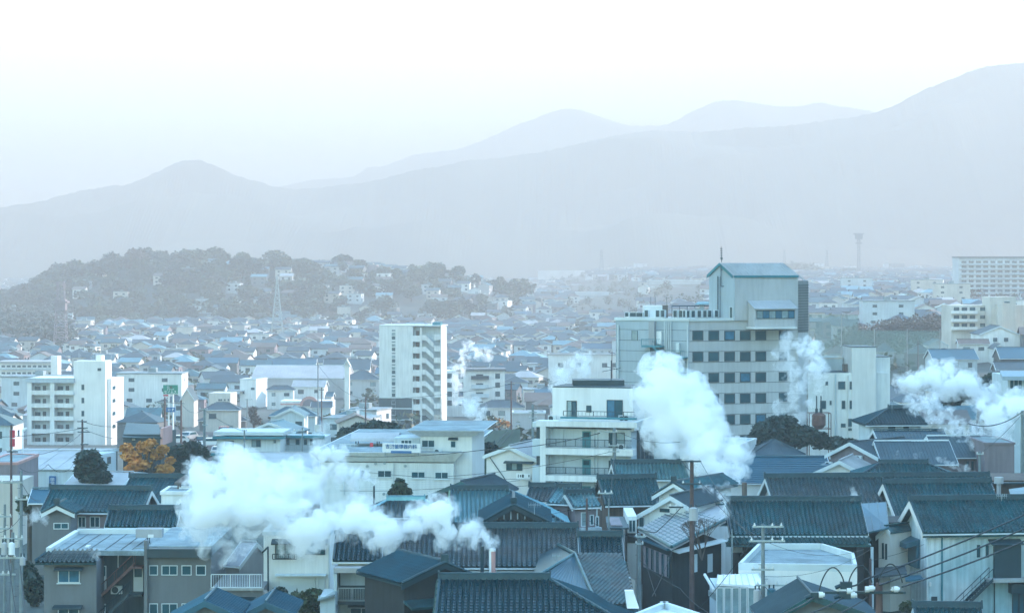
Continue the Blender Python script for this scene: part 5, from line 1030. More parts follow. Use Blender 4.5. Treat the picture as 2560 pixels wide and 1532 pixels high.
g = Bld('barn_building', 'dark gambrel-sided building with a mural beside the orange tree', 'building', 308, 402, 330, 1085, -4, 10, 'dark'); polyroof(g.root, [[W(306, 1092, 329), W(404, 1094, 329), W(397, 1060, 337), W(316, 1056, 337)]], 'tiled', tiles=0); mb = MB(); g.F.pbox(mb, 402, 1070, 408, 1112, -6, .3); mb.build('end_wall', M['pink'], g.root)
mb = MB(); [g.F.pbox(mb, 330+k*14, 1092, 338+k*14, 1100, .02, .06) for k in range(1)]; mb.build('mural_patch', M['cream'], g.root)
# green roadside sign on white posts
q = Face(plan(408, 420), plan(445, 420)); z0 = gzf(q.a.x, 420); r = empty('roadside_sign', (q.a.x+1.3, 420, z0), 'tall green roadside sign with white lettering and a blue parking arrow below', 'sign')
mb = MB(); q.pbox(mb, 408, 962, 444.5, 984.5, -.3, .0); mb.build('board', M['green'], r)
text('ドラッグ', q, 426, 973.6, .36, 'signw', r, .03, sx=.9); text('セイムス', q, 426, 980, .56, 'signw', r, .03, sx=1.0)
for cx, m_ in ((420.5, 'signw'), (428, 'brownr')): p_ = q.at(cx, 967.5, .02); MB().tube(p_, p_+q.n*.03, .2, n=12).build('emblem', M[m_], r)
p_ = q.at(420.5, 967.5, .06); MB().tube(p_, p_+q.n*.01, .12, n=12).build('emblem_centre', M['green'], r)
mb = MB(); q.pbox(mb, 415, 1018, 438, 1029.5, -.25, 0); mb.build('parking_board', M['blue'], r); text('← P', q, 427, 1024, .62, 'signw', r, .03)
mb = MB(); q.pbox(mb, 408, 986, 420, 990, -.2, 0); mb.build('red_board', M['red'], r)
for px in (421, 432): mb = MB(); mb.tube(q.at(px, 984, -.4), Vector((q.at(px, 984, -.4).x, 420.4, z0)), .14, n=6); mb.build('post', M['signw'], r)
# ================================================================ TOWN HOUSES
HAND = []        # (px0, px1, py0, py1, D) of things placed by eye, so that the filled-in houses stay off them
def solveD(px, py, he, lo=300, hi=4500):
    k = (py-HY)/F; D = lo
    while D < hi:
        if CZ-k*D <= gzf((px-1280)/F*D, D)+he: return D
        D += 2
    return hi
def ah(label, px0, px1, pe, pr, kind='hip', wm='white', rm='slate', he=5.6, yaw=0, D=None, wins=1, group=None, seam=0, boards='trim', pitch=.5, name='house', inset=(1, 1)):
    D = D or solveD((px0+px1)/2, pe, he)
    h = House(label, (px0, pe), px1, D, yaw, ridge=pr, pitch=pitch, kind=kind, wm=wm, rm=rm, tiles=0, over=.4, inset=inset, group=group, boards=boards, name=name, seam=seam)
    HAND.append((px0, px1, pr, pe+he*F/D, D))
    if wins:
        s = D/F
        for zt in (h.ze-.9, h.ze-3.7):
            if zt-1.3 < h.zg+.8: continue
            n = max(1, int(h.F.w/3.2))
            for k in range(n):
                if R.random() < .3: continue
                u = h.F.w*(k+.5)/n; w_ = R.choice((.55, .8, .9)); window(h.root, h.F, 0, 0, 0, 0, uz=(u-w_, u+w_, zt-R.choice((1.0, 1.3)), zt), panes=2 if D < 520 and w_ > .6 else 1, fm='grey', fw=.08, gm=R.choice(('glass', 'glassl', 'glass')))
    return h
def vh(label, L, A, Rr, D=None, he=5.6, wm='white', rm='slate', back=9, boards='trim', name='house', wins=1):
    D = D or solveD((L[0]+Rr[0])/2, (L[1]+Rr[1])/2, he)
    h = Vee(label, L, A, Rr, D, D, back=back, wm=wm, rm=rm, tiles=0, over=.3, boards=boards, name=name); HAND.append((L[0], Rr[0], A[1], L[1]+he*F/D, D))
    if wins:
        z = h.W.uz(A[0], L[1])[1]-.9; u = h.W.w/2
        for du in (-1.5, 1.5):
            if abs(du)+.8 < u: window(h.root, h.W, 0, 0, 0, 0, uz=(u+du-.6, u+du+.6, z-1.1, z), panes=1, fm='grey', fw=.08)
    return h
for b in ((68, 309, 900, 1120, 520), (948, 1113, 812, 1080, 612), (1540, 2020, 655, 1145, 375), (2020, 2226, 868, 1110, 380), (542, 815, 1056, 1160, 352), (1350, 1640, 950, 1230, 250), (300, 410, 1050, 1120, 330), (405, 450, 960, 1095, 420), (440, 625, 1045, 1125, 400)): HAND.append(b)
ah('house with two tiers of dark teal roofs standing over the car park', 505, 600, 1024, 1006, 'hip', 'cream', 'slate', 6.2, wins=1)
ah('broad lower dark teal roof tier below the two-tier house by the car park', 494, 618, 1051, 1034, 'hip', 'grey', 'slate', 3.4)
ah('L-shaped house with teal ribbed roofs and a pale bay behind the white hall', 672, 792, 1039, 1018, 'hip', 'pale', 'metalb', 5.8, seam=.5)
vh('pale gabled bay with a wide window on the L-shaped teal house', (686, 1040), (727, 1021), (764, 1041), he=5.5, wm='pale', rm='metalb', D=418)
ah('teal ribbed lower roof dropping towards the autumn bush beside the L-shaped house', 757, 832, 1063, 1041, 'hip', 'grey', 'metalb', 3, seam=.5)
vh('tall cream house with a very steep gable beside the green sign', (449, 1000), (467, 971), (487, 1001), he=7, wm='cream', rm='slate')
g = Bld('cream_flat_house', 'cream flat-topped cube house with four tiny windows', 'house', 522, 576, solveD(550, 982, 7.5), 982, -8, 7, 'cream', base=None); HAND.append((520, 580, 980, 1030, g.a.y)); [window(g.root, g.F, x, 997, x+4, 1002, panes=1, fm='grey', fw=.06) for x in (546, 551, 560, 569)]
g = Bld('modern_house', 'blue-white modern house with stepped walls and sunlit side beside the autumn tree', 'house', 600, 640, solveD(620, 948, 8.5), 948, -16, 9, 'white', px2=668); HAND.append((582, 668, 945, 1020, g.a.y)); window(g.root, g.F, 627, 968, 637, 975, panes=1); window(g.root, g.F, 606, 975, 612, 985, panes=1); mb = MB(); g.F.pbox(mb, 575, 975, 610, 978, -2, 2.5); mb.build('flat_canopy', M['metall'], g.root)
g.parapet(.4, .3, .1, 'trim')
ah('white two-storey house with a dark teal hip roof and hooded windows', 664, 736, 974, 964, 'hip', 'white', 'slate', 5.8)
ah('white house with two small white dormer peaks on a blue roof', 729, 812, 966, 950, 'gable', 'white', 'metall', 6.2, seam=.6, yaw=-6)
ah('single-storey blue roof in front of the white dormer house', 738, 832, 990, 980, 'gable', 'white', 'metalb', 3.3, yaw=-6)
h = House('huge white barrel-roofed warehouse behind the mid-town houses', (628, 944), 866, solveD(747, 944, 6.5), -4, ridge=913, pitch=.35, kind='gable', wm='metall', rm='metall', tiles=0, over=.1, boards='trim', name='warehouse', cat='warehouse', seam=.9, ridge_m='trim'); HAND.append((608, 866, 912, 960, h.E0.y))
ah('long blue-roofed house behind the barrel-roofed warehouse', 666, 790, 914, 896, 'gable', 'pale', 'metalb', 5)
ah('white house under a broad dark roof carrying a small white pyramid', 806, 925, 924, 898, 'gable', 'white', 'slate', 6.5)
vh('small white pyramid dormer standing on a broad dark roof', (858, 915), (867, 899), (876, 915), he=5, wm='wallhi', rm='trim', D=548, back=3, wins=0)
ah('beige house with a dark hip roof beside the slim tower', 856, 950, 948, 926, 'hip', 'beige', 'slate', 6.6)
g = Bld('petrol_station', 'low white and pink canopy building with a big pink half-round arch', 'petrol station', 701, 830, solveD(765, 1002, 5.5), 1002, -2, 8, 'white'); HAND.append((700, 832, 985, 1030, g.a.y)); mb = MB(); g.F.pbox(mb, 701, 1008, 830, 1012, .02, .1); mb.build('pink_stripe', M['pink'], g.root)
p_ = g.F.at(774, 1014, .6); mb = MB()
for k in range(12):
    t0, t1 = math.pi*k/12, math.pi*(k+1)/12; q0 = [p_+g.ux*math.cos(t)*r_+Vector((0, 0, math.sin(t)*r_)) for t, r_ in ((t0, 2.6), (t1, 2.6), (t1, 1.85), (t0, 1.85))]; mb.slab(q0, g.F.n*.4)
mb.build('pink_arch', M['pink'], g.root); mb = MB()
v_ = [p_+g.ux*math.cos(math.pi*k/12)*1.84+Vector((0, 0, math.sin(math.pi*k/12)*1.84)) for k in range(13)]; mb.slab(v_, g.F.n*.25); mb.build('arch_infill', M['mauve'], g.root)
ah('small house with a dark slanted roof before the pink arch', 776, 830, 1018, 1004, 'gable', 'pale', 'slate', 4.5)
g = Bld('school_building', 'long white school-like building with strip windows and a sunlit end tower', 'school', 0, 128, 740, 907, 0, 10, 'white'); HAND.append((0, 152, 890, 955, 740)); mb = MB(); g.F.pbox(mb, -5, 903, 130, 908, -10, .5); mb.build('roof_band', M['metall'], g.root)
for y in (913, 930): [window(g.root, g.F, x, y, x+9, y+5, panes=2, fm='grey', fw=.06) for x in range(4, 124, 13)]; mb = MB(); g.F.pbox(mb, 0, y+7, 128, y+11, .02, .7); mb.build('balcony_band', M['pale'], g.root)
Bld('school_end_tower', 'sunlit plain end tower of the long white school-like building', 'tower', 127, 144, 738, 889, -20, 7, 'wallhi', px2=153)
g = Bld('flats_building', 'grey-white four-storey flats with green-sided balconies behind the slim tower', 'building', 1113, 1262, 665, 927, 2, 10, 'white'); HAND.append((1113, 1262, 922, 1035, 665)); f = g.F
for k in range(4):
    y = 933+k*22.5
    for x in (1118, 1146, 1238): window(g.root, f, x, y, x+12, y+13, panes=1, fm='grey', gm='glassb' if x == 1146 else 'glass', fw=.1)
    mb = MB(); f.pbox(mb, 1178, y+6, 1222, y+15, .02, 1.2); mb.build('balcony', M['dgrey' if k == 0 else 'pale'], g.root); window(g.root, f, 1190, y+2, 1208, y+13, panes=2, fm='grey')
mb = MB(); f.pbox(mb, 1140, 922, 1265, 927, -9, .6); mb.build('roof_edge', M['grey'], g.root)
ah('hip-roofed house with a broad grey roof below the grey-white flats', 1196, 1312, 1018, 1000, 'hip', 'white', 'slate', 4.6)
g = Bld('flat_grey_building', 'plain grey flat building with a white roof edge left of the teal-door flats', 'building', 1281, 1362, solveD(1320, 1032, 4.2), 1032, 0, 8, 'beige'); HAND.append((1278, 1362, 1026, 1070, g.a.y)); g.parapet(.4, .3, .3, 'trim')
g = Bld('long_white_building', 'long white two-storey building with small square windows behind the steam', 'building', 1372, 1543, 800, 886, 0, 9, 'white'); HAND.append((1372, 1545, 880, 960, 800)); g.parapet(.5, .3, .3, 'metall'); [window(g.root, g.F, x, 907, x+13, 918, panes=2, fm='grey') for x in (1395, 1440, 1505, 1536-6)]
ah('blue-roofed house against the left side of the tall beige block', 1455, 1536, 872, 858, 'gable', 'pale', 'metalb', 4)
ah('house with a brown hip roof lit by the sun beside the white lift tower', 2066, 2126, 885, 865, 'hip', 'white', 'brownr', 5.5)
ah('house with a sunlit hip end just behind the white lift tower', 2190, 2240, 878, 858, 'hip', 'white', 'slate', 5.5)
ah('reddish-walled house with a grey hip roof above the steam', 2268, 2338, 882, 862, 'hip', 'mauve', 'slate', 5.5)
vh('white gabled house with a blue garage shutter on the slope', (2319, 862), (2346, 848), (2372, 863), he=5.5)
ah('white-walled house with a long brown roof lit along its ridge', 2395, 2476, 859, 848, 'gable', 'white', 'brownr', 5.5)
ah('wide house with a dark teal gable roof just above the right-hand steam', 2332, 2448, 898, 873, 'gable', 'pale', 'metalb', 6, yaw=5)
vh('broad pale warehouse gable on the slope near the right edge', (2448, 836), (2500, 815), (2556, 838), he=6, back=14, name='warehouse')
vh('small white gable house below the pale warehouse gable', (2484, 872), (2501, 860), (2522, 873), he=4.5)
ah('dark blue-roofed house at the right edge above the steam', 2500, 2580, 896, 868, 'gable', 'dgrey', 'metalb', 5.5)
ah('teal-roofed house partly hidden by a garden tree near the right edge', 2490, 2600, 925, 905, 'gable', 'dgrey', 'slate', 5.5)
g = Bld('cream_school', 'cream three-storey school with balcony bands on the slope', 'school', 2378, 2560, 690, 763, 6, 10, 'cream'); HAND.append((2350, 2560, 735, 822, 690)); f = g.F
for k in range(3):
    y = 768+k*20; mb = MB(); f.pbox(mb, 2378, y+9, 2440, y+16, .02, 1.5); mb.build('balcony_band', M['wallhi'], g.root)
    for x in (2384, 2404, 2424, 2450, 2470): window(g.root, f, x, y, x+14, y+9, panes=2, fm='grey')
b2 = Bld('school_stair_block', 'cream block rising above the three-storey school', 'building', 2476, 2540, 686, 742, 6, 8, 'cream'); window(b2.root, b2.F, 2510, 753, 2525, 758, panes=1); Bld('school_corner_block', 'narrow cream corner block beside the school balconies', 'building', 2495, 2508, 684, 760, 6, 4, 'cream')
g = Bld('slab_apartments', 'large grey apartment slab with shadowed balconies at the right edge', 'building', 2396, 2620, 1430, 645, 4, 14, 'pale'); HAND.append((2394, 2560, 640, 745, 1430)); f = g.F
for k in range(8):
    y = 652+k*12; mb = MB(); f.pbox(mb, 2400, y+6, 2600, y+10, .02, 1.5); mb.build('balcony_band', M['pale'], g.root)
    for c in range(10): x = 2402+c*18; mb = MB(); f.pbox(mb, x+2, y, x+14, y+6, .02, .1); mb.build('window', M['glass'], g.root)
mb = MB(); f.pbox(mb, 2394, 641, 2610, 645, -14, 1); mb.build('roof_edge', M['grey'], g.root)
for (x0, x1, y0, D, lb, m_, nf, wd) in ((1440, 1597, 731, 2050, 'long hazy apartment slab, the nearer one between the steam and the tall beige block', 'pale', 5, 11), (1620, 1757, 702, 1950, 'hazy rounded grey apartment slab behind the roof plant of the tall beige block', 'beige', 8, 10), (1345, 1462, 676, 3300, 'faint white box building on the far plain under the mountains', 'wallhi', 0, 1), (1425, 1500, 706, 2700, 'faint grey-mauve slab left of the pyramid white roof on the far plain', 'mauve', 3, 6), (1500, 1600, 702, 2600, 'faint long mauve slab with a sunlit sloping roof on the far plain', 'mauve', 3, 8)):
    g = Bld('apartment_slab' if nf else 'distribution_warehouse', lb, 'building', x0, x1, D, y0, 0, 14, m_); HAND.append((x0, x1, y0, y0+(45 if D < 2100 else 26), D)); s_ = F/D
    for k in range(nf):
        y = y0+4+k*3.1*s_
        mb = MB(); g.F.pbox(mb, x0+2, y, x1-2, y+1.3*s_, .02, 1.2); mb.build('balcony_band', M['trim'], g.root)
    if D < 2100: g.parapet(1, .4, .4, 'trim')
# ---- prototypes for the rest of the town
WALLS = [('white', 'white'), ('cream', 'cream'), ('bluish', 'pale'), ('grey', 'grey'), ('beige', 'beige'), ('mauve', 'mauve'), ('white', 'white'), ('bluish', 'pale'), ('cream', 'cream'), ('grey', 'grey')]
ROOFS = [('dark slate', 'slate'), ('blue-grey', 'tile'), ('brown', 'brownr'), ('pale metal', 'metall'), ('teal metal', 'metalb'), ('silver', 'tilel'), ('near-black', 'tiled')]
WEI = [8, 4.5, 4.5, .8, 1.2, 1.6, 4]
def proto_mesh(w, d, h, rk, kind):
    o = .45; wall = MB().prism([(-w/2, -d/2), (w/2, -d/2), (w/2, d/2), (-w/2, d/2)], -1.5, h)
    roof = MB(); t = Vector((0, 0, -.14)); W_, D_ = w/2+o, d/2+o; ze = h-.02; zr = h+rk
    c = [Vector((-W_, -D_, ze)), Vector((W_, -D_, ze)), Vector((W_, D_, ze)), Vector((-W_, D_, ze))]
    if kind == 'hip':
        i = min(D_, W_*.9); a, b = Vector((-W_+i, 0, zr)), Vector((W_-i, 0, zr)); roof.add(c+[a, b], [(0, 1, 5, 4), (1, 2, 5), (2, 3, 4, 5), (3, 0, 4), (3, 2, 1, 0)])
        roof.tube(a+Vector((0, 0, .05)), b+Vector((0, 0, .05)), .14, n=4)
    elif kind == 'gable':
        a, b = Vector((-W_, 0, zr)), Vector((W_, 0, zr)); roof.slab([c[0], c[1], b, a], t); roof.slab([c[2], c[3], a, b], t)
        wall.add([(-w/2, -d/2, h), (-w/2, d/2, h), (-w/2, 0, zr-.3), (w/2, -d/2, h), (w/2, d/2, h), (w/2, 0, zr-.3)], [(0, 2, 1), (3, 4, 5), (0, 3, 5, 2), (1, 2, 5, 4)])
    else:
        roof.box(-W_+.25, W_-.25, -D_+.25, D_-.25, h+.01, h+.35); roof.box(-1, 1.2, -1, 1.5, h+.35, h+1.6)
    wins = []
    for zc in ([h-1.6, h-4.3] if h > 4.5 else [h-1.5]):
        if zc < .8: continue
        for s_ in (-.27, .24): wins.append((w*s_-.8, w*s_+.8, -d/2-.04, -d/2+.02, zc-.6, zc+.6))
    if h > 8:
        for k in range(2, int(h/2.9)): wins += [(w*s_-.8, w*s_+.8, -d/2-.04, -d/2+.02, h-1.6-2.8*k-.6, h-1.6-2.8*k+.6) for s_ in (-.3, 0, .3)]
    if h > 8: wins = [(a, b, c, e, z0_+.1, z1_-.1) for a, b, c, e, z0_, z1_ in wins]
    wins.append((w/2-.02, w/2+.04, -.7, .7, h-2.2, h-1.1))
    return wall, roof, wins
PR = []
for (w, d, h, rk) in ((9, 7.5, 5.6, 1.8), (11, 8, 5.8, 1.9), (8, 7, 5.4, 1.6), (12, 8, 3.2, 1.7), (10, 9, 5.6, 2.1), (7, 8, 5.7, 1.9)):
    for kind in ('hip', 'gable'): PR.append((w, d, h, rk, kind))
PR += [(10, 9, 6, 0, 'flat'), (14, 9, 9, 0, 'flat'), (18, 10, 12, 0, 'flat')]
PM = [proto_mesh(*p) for p in PR]
def mesh_of(mb, m, name):
    me = bpy.data.meshes.new(name); me.from_pydata(mb.v, [], mb.f); me.materials.append(M[m]); return me
CACHE = {}
def cached(kind, i, m):
    k = (kind, i, m)
    if k not in CACHE: CACHE[k] = mesh_of(PM[i][0] if kind == 'wall' else PM[i][1], m, kind)
    return CACHE[k]
def win_mesh(dx, dy, dz):
    k = ('win', round(dx, 2), round(dy, 2), round(dz, 2))
    if k not in CACHE: CACHE[k] = mesh_of(MB().box(-dx/2, dx/2, -dy/2, dy/2, -dz/2, dz/2), 'glass', 'window')
    return CACHE[k]
spots = []; GAPS = []
rf = random.Random(21); y = 395.0
while y < 3400:
    stp = 15.5+y*.0012; x = -.235*y-10
    while x < .235*y+10:
        xx, yy = x+rf.uniform(-2.6, 2.6), y+rf.uniform(-3, 3); x += stp*rf.uniform(.86, 1.25)
        px = 1280+xx/yy*F
        if rf.random() < .10:
            GAPS.append((xx, yy)); continue
        z = gzf(xx, yy); pyb = HY+(CZ-z)*F/yy; pyt = HY+(CZ-z-8)*F/yy
        hill_ = 1590 < yy < 2300 and 60 < px < 1240
        if hill_ and rf.random() < (.82 if px < 500 else .25): continue
        if yy < 900 and 2000 < px < 2360 and 640 < yy < 820: continue      # netted ground
        if yy < 480 and 430 < px < 640: continue                            # car park
        if px < 175 and 1250 < yy < 1600: continue
        bad = False
        for (a, b, c, e, D) in HAND:
            if a-25 < px < b+25 and abs(D-yy) < 16: bad = True; break
            if D > yy and a-3*F/yy < px < b+3*F/yy and pyt < e-6 and pyb > c: bad = True; break
        if not bad: spots.append((xx, yy, z, px, pyb))
    y += 17+y*.0016
spots.sort(key=lambda s: s[1])
def zone(px, D):
    far = 'far ' if D > 800 else ''
    for lim, nm in ((330, 'beyond the stair tower'), (600, 'beyond the green roadside sign'), (930, 'beyond the barrel-roofed warehouse'), (1120, 'behind the slim tower'), (1370, 'behind the balconied flats'), (1545, 'beyond the long white building'), (2020, 'behind the tall beige block'), (2240, 'behind the lift tower'), (9999, 'on the school slope')):
        if px < lim: return nm
    return nm
IND = 215; rows = []; bake = {}
ORDN = 'first second third fourth fifth sixth seventh eighth ninth tenth eleventh twelfth'.split()
nameq = {}
for i, (x, y, z, px, pyb) in enumerate(spots):
    pi = rf.choices(range(len(PR)), [4]*12+[1.2, .35, .15])[0]
    if y < 480 and PR[pi][4] == 'flat': pi = 2
    wi = rf.randrange(len(WALLS)); ri = rf.choices(range(len(ROOFS)), WEI)[0]; rot = rf.choice((0, 0, math.pi/2, 0))+rf.gauss(-.06, .12)
    if 1590 < y < 2300 and px < 1240: pi = rf.choice((1, 3, 12))
    if i < IND:
        w = bpy.data.objects.new('town_house', cached('wall', pi, WALLS[wi][1])); link(w); w.location = (x, y, z); w.rotation_euler = (0, 0, rot)
        r_ = bpy.data.objects.new('roof', cached('roof', pi, 'deck' if PR[pi][4] == 'flat' else ROOFS[ri][1])); link(r_, w)
        for (a, b, c, e, g_, h_) in PM[pi][2]:
            o = bpy.data.objects.new('window', win_mesh(b-a, e-c, h_-g_)); link(o, w); o.location = ((a+b)/2, (c+e)/2, (g_+h_)/2)
        st = 'two-storey' if PR[pi][2] > 4.5 else 'low'; st = 'tall' if PR[pi][2] > 8 else st
        rn = ('flat roof' if PR[pi][4] == 'flat' else '%s %s roof' % (ROOFS[ri][0], PR[pi][4]))
        key = '%s %s house with %s %s' % (st, WALLS[wi][0], rn, zone(px, y)); w['category'] = 'house'; w['group'] = 'houses filling the town'
        nameq.setdefault(key, []).append((px, w))
    else: bake.setdefault((pi, WALLS[wi][1], ROOFS[ri][1]), []).append((x, y, z, rot))
for key, lst in nameq.items():
    lst.sort(key=lambda t: t[0])
    for k, (_, w) in enumerate(lst):
        w['label'] = key if len(lst) == 1 else key+', '+(ORDN[min(k, 11)]+' from left')
print('houses', len(spots), 'zones', max(len(v) for v in nameq.values()))
mats_ = sorted({k[1] for k in bake}|{k[2] for k in bake}|{'glass', 'deck'}); V = []; Fc = []; MI = []; base = 0
for (pi, wm_, rm_), lst in bake.items():
    wall, roof, wins = PM[pi]; mb = MB(); mb.add(wall.v, wall.f, mats_.index(wm_)); mb.add(roof.v, roof.f, mats_.index('deck' if PR[pi][4] == 'flat' else rm_))
    for wq in wins: mb.box(*wq, m=mats_.index('glass'))
    v = np.array(mb.v)
    for (x, y, z, rot) in lst:
        c, s_ = math.cos(rot), math.sin(rot); q = np.stack([v[:, 0]*c-v[:, 1]*s_+x, v[:, 0]*s_+v[:, 1]*c+y, v[:, 2]+z], 1); V.append(q); Fc += [tuple(i+base for i in f) for f in mb.f]; MI += mb.m; base += len(v)
me = bpy.data.meshes.new('distant_houses'); me.from_pydata(np.concatenate(V).tolist(), [], Fc); [me.materials.append(M[m]) for m in mats_]; me.polygons.foreach_set('material_index', MI)
o = bpy.data.objects.new('distant_houses', me); link(o); tag(o, 'thousands of small distant houses fading into the haze', kind='stuff')

# ================================================================ TREES
def tr(label, specs, D, n, size, m='leaf', seed=1, name='broadleaf_tree', **k):
    if D is None: D = solveD(specs[0][0], max(s[1]+s[3] for s in specs), 1.8)
    cx = sum(s[0] for s in specs)/len(specs); x = (cx-1280)/F*D; base = (x, D, gzf(x, D)-.3)
    return tree(label, base, blobs_from_px(specs, D, base), n, size, m, seed, name, **k)
tr('dark evergreen tree with a lopsided rounded crown in front of the white apartment block', [(222, 1150, 30, 24), (212, 1175, 26, 24), (238, 1165, 24, 20), (256, 1190, 24, 18), (225, 1192, 30, 16), (232, 1138, 15, 12)], 272, 5200, .34, 'leaf', 2)
tr('large spreading tree with orange-yellow leaves beside the mural barn', [(362, 1116, 22, 14), (328, 1140, 26, 13), (385, 1138, 24, 14), (350, 1160, 28, 14), (412, 1172, 24, 14), (314, 1122, 17, 12), (408, 1122, 16, 10), (378, 1106, 14, 9), (392, 1186, 24, 9), (330, 1172, 20, 10), (425, 1150, 12, 8)], 300, 4200, .28, 'leafo', 3, trunk_r=.45)
tr('dark green trees massed behind the orange-leaved tree', [(450, 1130, 28, 18), (480, 1120, 26, 16), (500, 1135, 22, 20), (450, 1165, 26, 26), (485, 1165, 24, 24)], 322, 3800, .4, 'leaf', 4)
tr('large dark broadleaf tree standing before the tall beige block', [(1920, 1075, 40, 24), (1900, 1095, 28, 22), (1960, 1065, 40, 24), (2010, 1085, 34, 22), (2050, 1100, 26, 20), (1980, 1100, 50, 20), (1935, 1055, 22, 14), (2075, 1110, 18, 12)], 318, 7500, .42, 'leaf', 5, trunk_r=.6)
tr('dark low trees under the white office building', [(2090, 1105, 24, 14), (2125, 1108, 22, 12), (2150, 1112, 22, 10)], 350, 1800, .4, 'leaf', 6)
tr('dense clipped dark green hedge-like grove behind the clinic roof', [(870, 1085, 24, 18), (905, 1075, 28, 18), (940, 1070, 26, 18), (975, 1072, 26, 18), (920, 1095, 40, 18), (990, 1090, 18, 18)], 320, 5000, .38, 'leaf', 7, name='evergreen_grove')
tr('airy round bush of visible leaves against the white clinic wall', [(1000, 1222, 20, 20), (985, 1232, 15, 14), (1014, 1232, 15, 14), (1000, 1205, 12, 10)], 235, 1100, .26, 'leafg', 8, trunk_r=.1)
tr('dark garden shrub in front of the white house of two hooded windows', [(700, 1490, 22, 26), (690, 1520, 18, 20)], 172, 1400, .16, 'leaf', 9, name='garden_shrub', cat='shrub', trunk_r=.08)
tr('loose brown-green garden shrub beside the small outhouse', [(745, 1500, 26, 26), (785, 1490, 24, 22), (770, 1520, 30, 22)], 171, 2000, .16, 'leafg', 10, name='garden_shrub', cat='shrub', trunk_r=.08)
tr('round brown-green bush beside the broad blue-grey roof, near the left poles', [(75, 1255, 28, 18), (62, 1270, 20, 16), (92, 1268, 20, 16)], 225, 1500, .26, 'leafg', 11, name='round_bush', cat='shrub')
tr('yellowing bush on the bank behind the flats with teal doors', [(1240, 1055, 16, 12), (1262, 1060, 14, 10)], None, 600, .35, 'leafo', 12, name='bush', cat='shrub')
tr('green trees behind the white gabled house', [(1225, 1120, 18, 14), (1320, 1115, 22, 14), (1345, 1125, 16, 14)], 300, 1400, .4, 'leaf', 13)
tr('garden tree beside the teal-roofed house near the right edge', [(2500, 905, 18, 14), (2520, 915, 14, 10)], None, 500, .6, 'leaf', 14)
tr('dark shrubbery hidden in the right-hand steam', [(2430, 985, 40, 20), (2480, 960, 30, 22), (2380, 1000, 26, 14)], 330, 2200, .5, 'leaf', 15)
tr('low dark garden tree at the foot of the flats', [(1650, 1170, 18, 14)], 262, 500, .4, 'leaf', 16)
tr('small dark shrubs along the foot of the stained storehouse', [(2270, 1515, 22, 12), (2290, 1522, 18, 8)], 176, 700, .2, 'leafg', 17, name='garden_shrub', cat='shrub', trunk_r=.06)
tr('dark bushes below the wires at the left edge', [(88, 1470, 26, 40), (70, 1430, 18, 26)], 200, 1800, .24, 'leaf', 18, name='bush', cat='shrub', trunk_r=.1)
tr('pink-brown autumn tree between the modern house and the L-shaped house', [(632, 1030, 12, 16), (640, 1050, 14, 12)], None, 350, .4, 'twig', 19)
tr('brown and green garden trees beside the slim tower', [(830, 1055, 18, 12), (845, 1070, 16, 10), (820, 1045, 12, 8)], None, 900, .45, 'leafg', 20)
tr('broad dark tree behind the barrel-roofed warehouse', [(825, 895, 26, 12), (848, 893, 22, 12), (805, 898, 18, 10), (826, 906, 34, 10)], None, 900, .8, 'leaf', 22)
tr('orange-tinged broad tree behind the broad dark roof', [(880, 882, 20, 7), (900, 884, 16, 6)], None, 500, .8, 'leafo', 23)
tr('bushy green tree beside the white two-storey house', [(668, 952, 16, 10), (676, 960, 12, 8)], None, 500, .6, 'leafg', 24)
# bare tree
def bare(label, px, pyt, pyb, D, seed, spread=1.3):
    rr = random.Random(seed); x = (px-1280)/F*D; b = Vector((x, D, CZ+(HY-pyb)/F*D)); H = (pyb-pyt)*D/F; r = empty('bare_tree', b, label, 'tree'); mb = MB()
    def br(p, d, L, rad, k):
        q = p+d*L; mb.tube(p, q, rad, rad*.6, 4)
        if k: [br(q, (d+Vector((rr.gauss(0, .35), rr.gauss(0, .3), .12))).normalized(), L*.72, rad*.6, k-1) for _ in range(3 if k > 1 else 4)]
    for k in range(4): br(b, Vector((rr.uniform(-.3, .3)*spread, rr.uniform(-.2, .2), 1)).normalized(), H*.34, .07, 4)
    mb.build('trunk', M['twig'], r)
bare('leafless tree spreading its twigs before the pale blue sheet roof', 1755, 1290, 1400, 182, 3)
bare('leafless pinkish garden tree near the petrol station arch', 632, 1012, 1062, solveD(632, 1062, 0), 5)
# hillside: individual crowns plus the mass
PC = []
for k in range(7):
    r_ = random.Random(50+k); bl = [((r_.uniform(-3.5, 3.5), r_.uniform(-3, 3), r_.uniform(6, 11)), (r_.uniform(3.2, 5), r_.uniform(3.2, 5), r_.uniform(2.4, 3.8))) for _ in range(6)]
    me = quads_mesh('crown', leaf_cloud(bl, 1100, 1.0, 60+k, .5), M[('leafh', 'leafh', 'leafg', 'leaf', 'leafh', 'leafh', 'twig')[k]]); tm = mesh_of(MB().tube((0, 0, -2), (0, 0, 8), .5, .25, 6), 'bark', 'trunk'); PC.append((me, tm))
HL = ['rounded', 'rounded', 'paler green', 'dark', 'broad', 'rounded', 'bare grey']
def put_tree(k, x, y, s, sz, label, group, nm='hillside_tree'):
    e = bpy.data.objects.new(nm, None); link(e); e.location = (x, y, gzf(x, y)-.8); e.scale = (s, s, sz); e.rotation_euler = (0, 0, rt.uniform(0, 6)); tag(e, label, 'tree', group)
    for me, n_ in zip(PC[k], ('crown', 'trunk')): link(bpy.data.objects.new(n_, me), e)
rt = random.Random(5)
crest = [(60, 738), (125, 725), (190, 695), (225, 680), (290, 652), (335, 640), (385, 650), (450, 645), (480, 660), (560, 645), (605, 645), (655, 665), (710, 665), (760, 675), (850, 672), (900, 670), (960, 680), (1030, 680), (1090, 690), (1145, 680), (1190, 695), (1240, 705), (1300, 712), (20, 745), (0, 740), (-10, 745)]
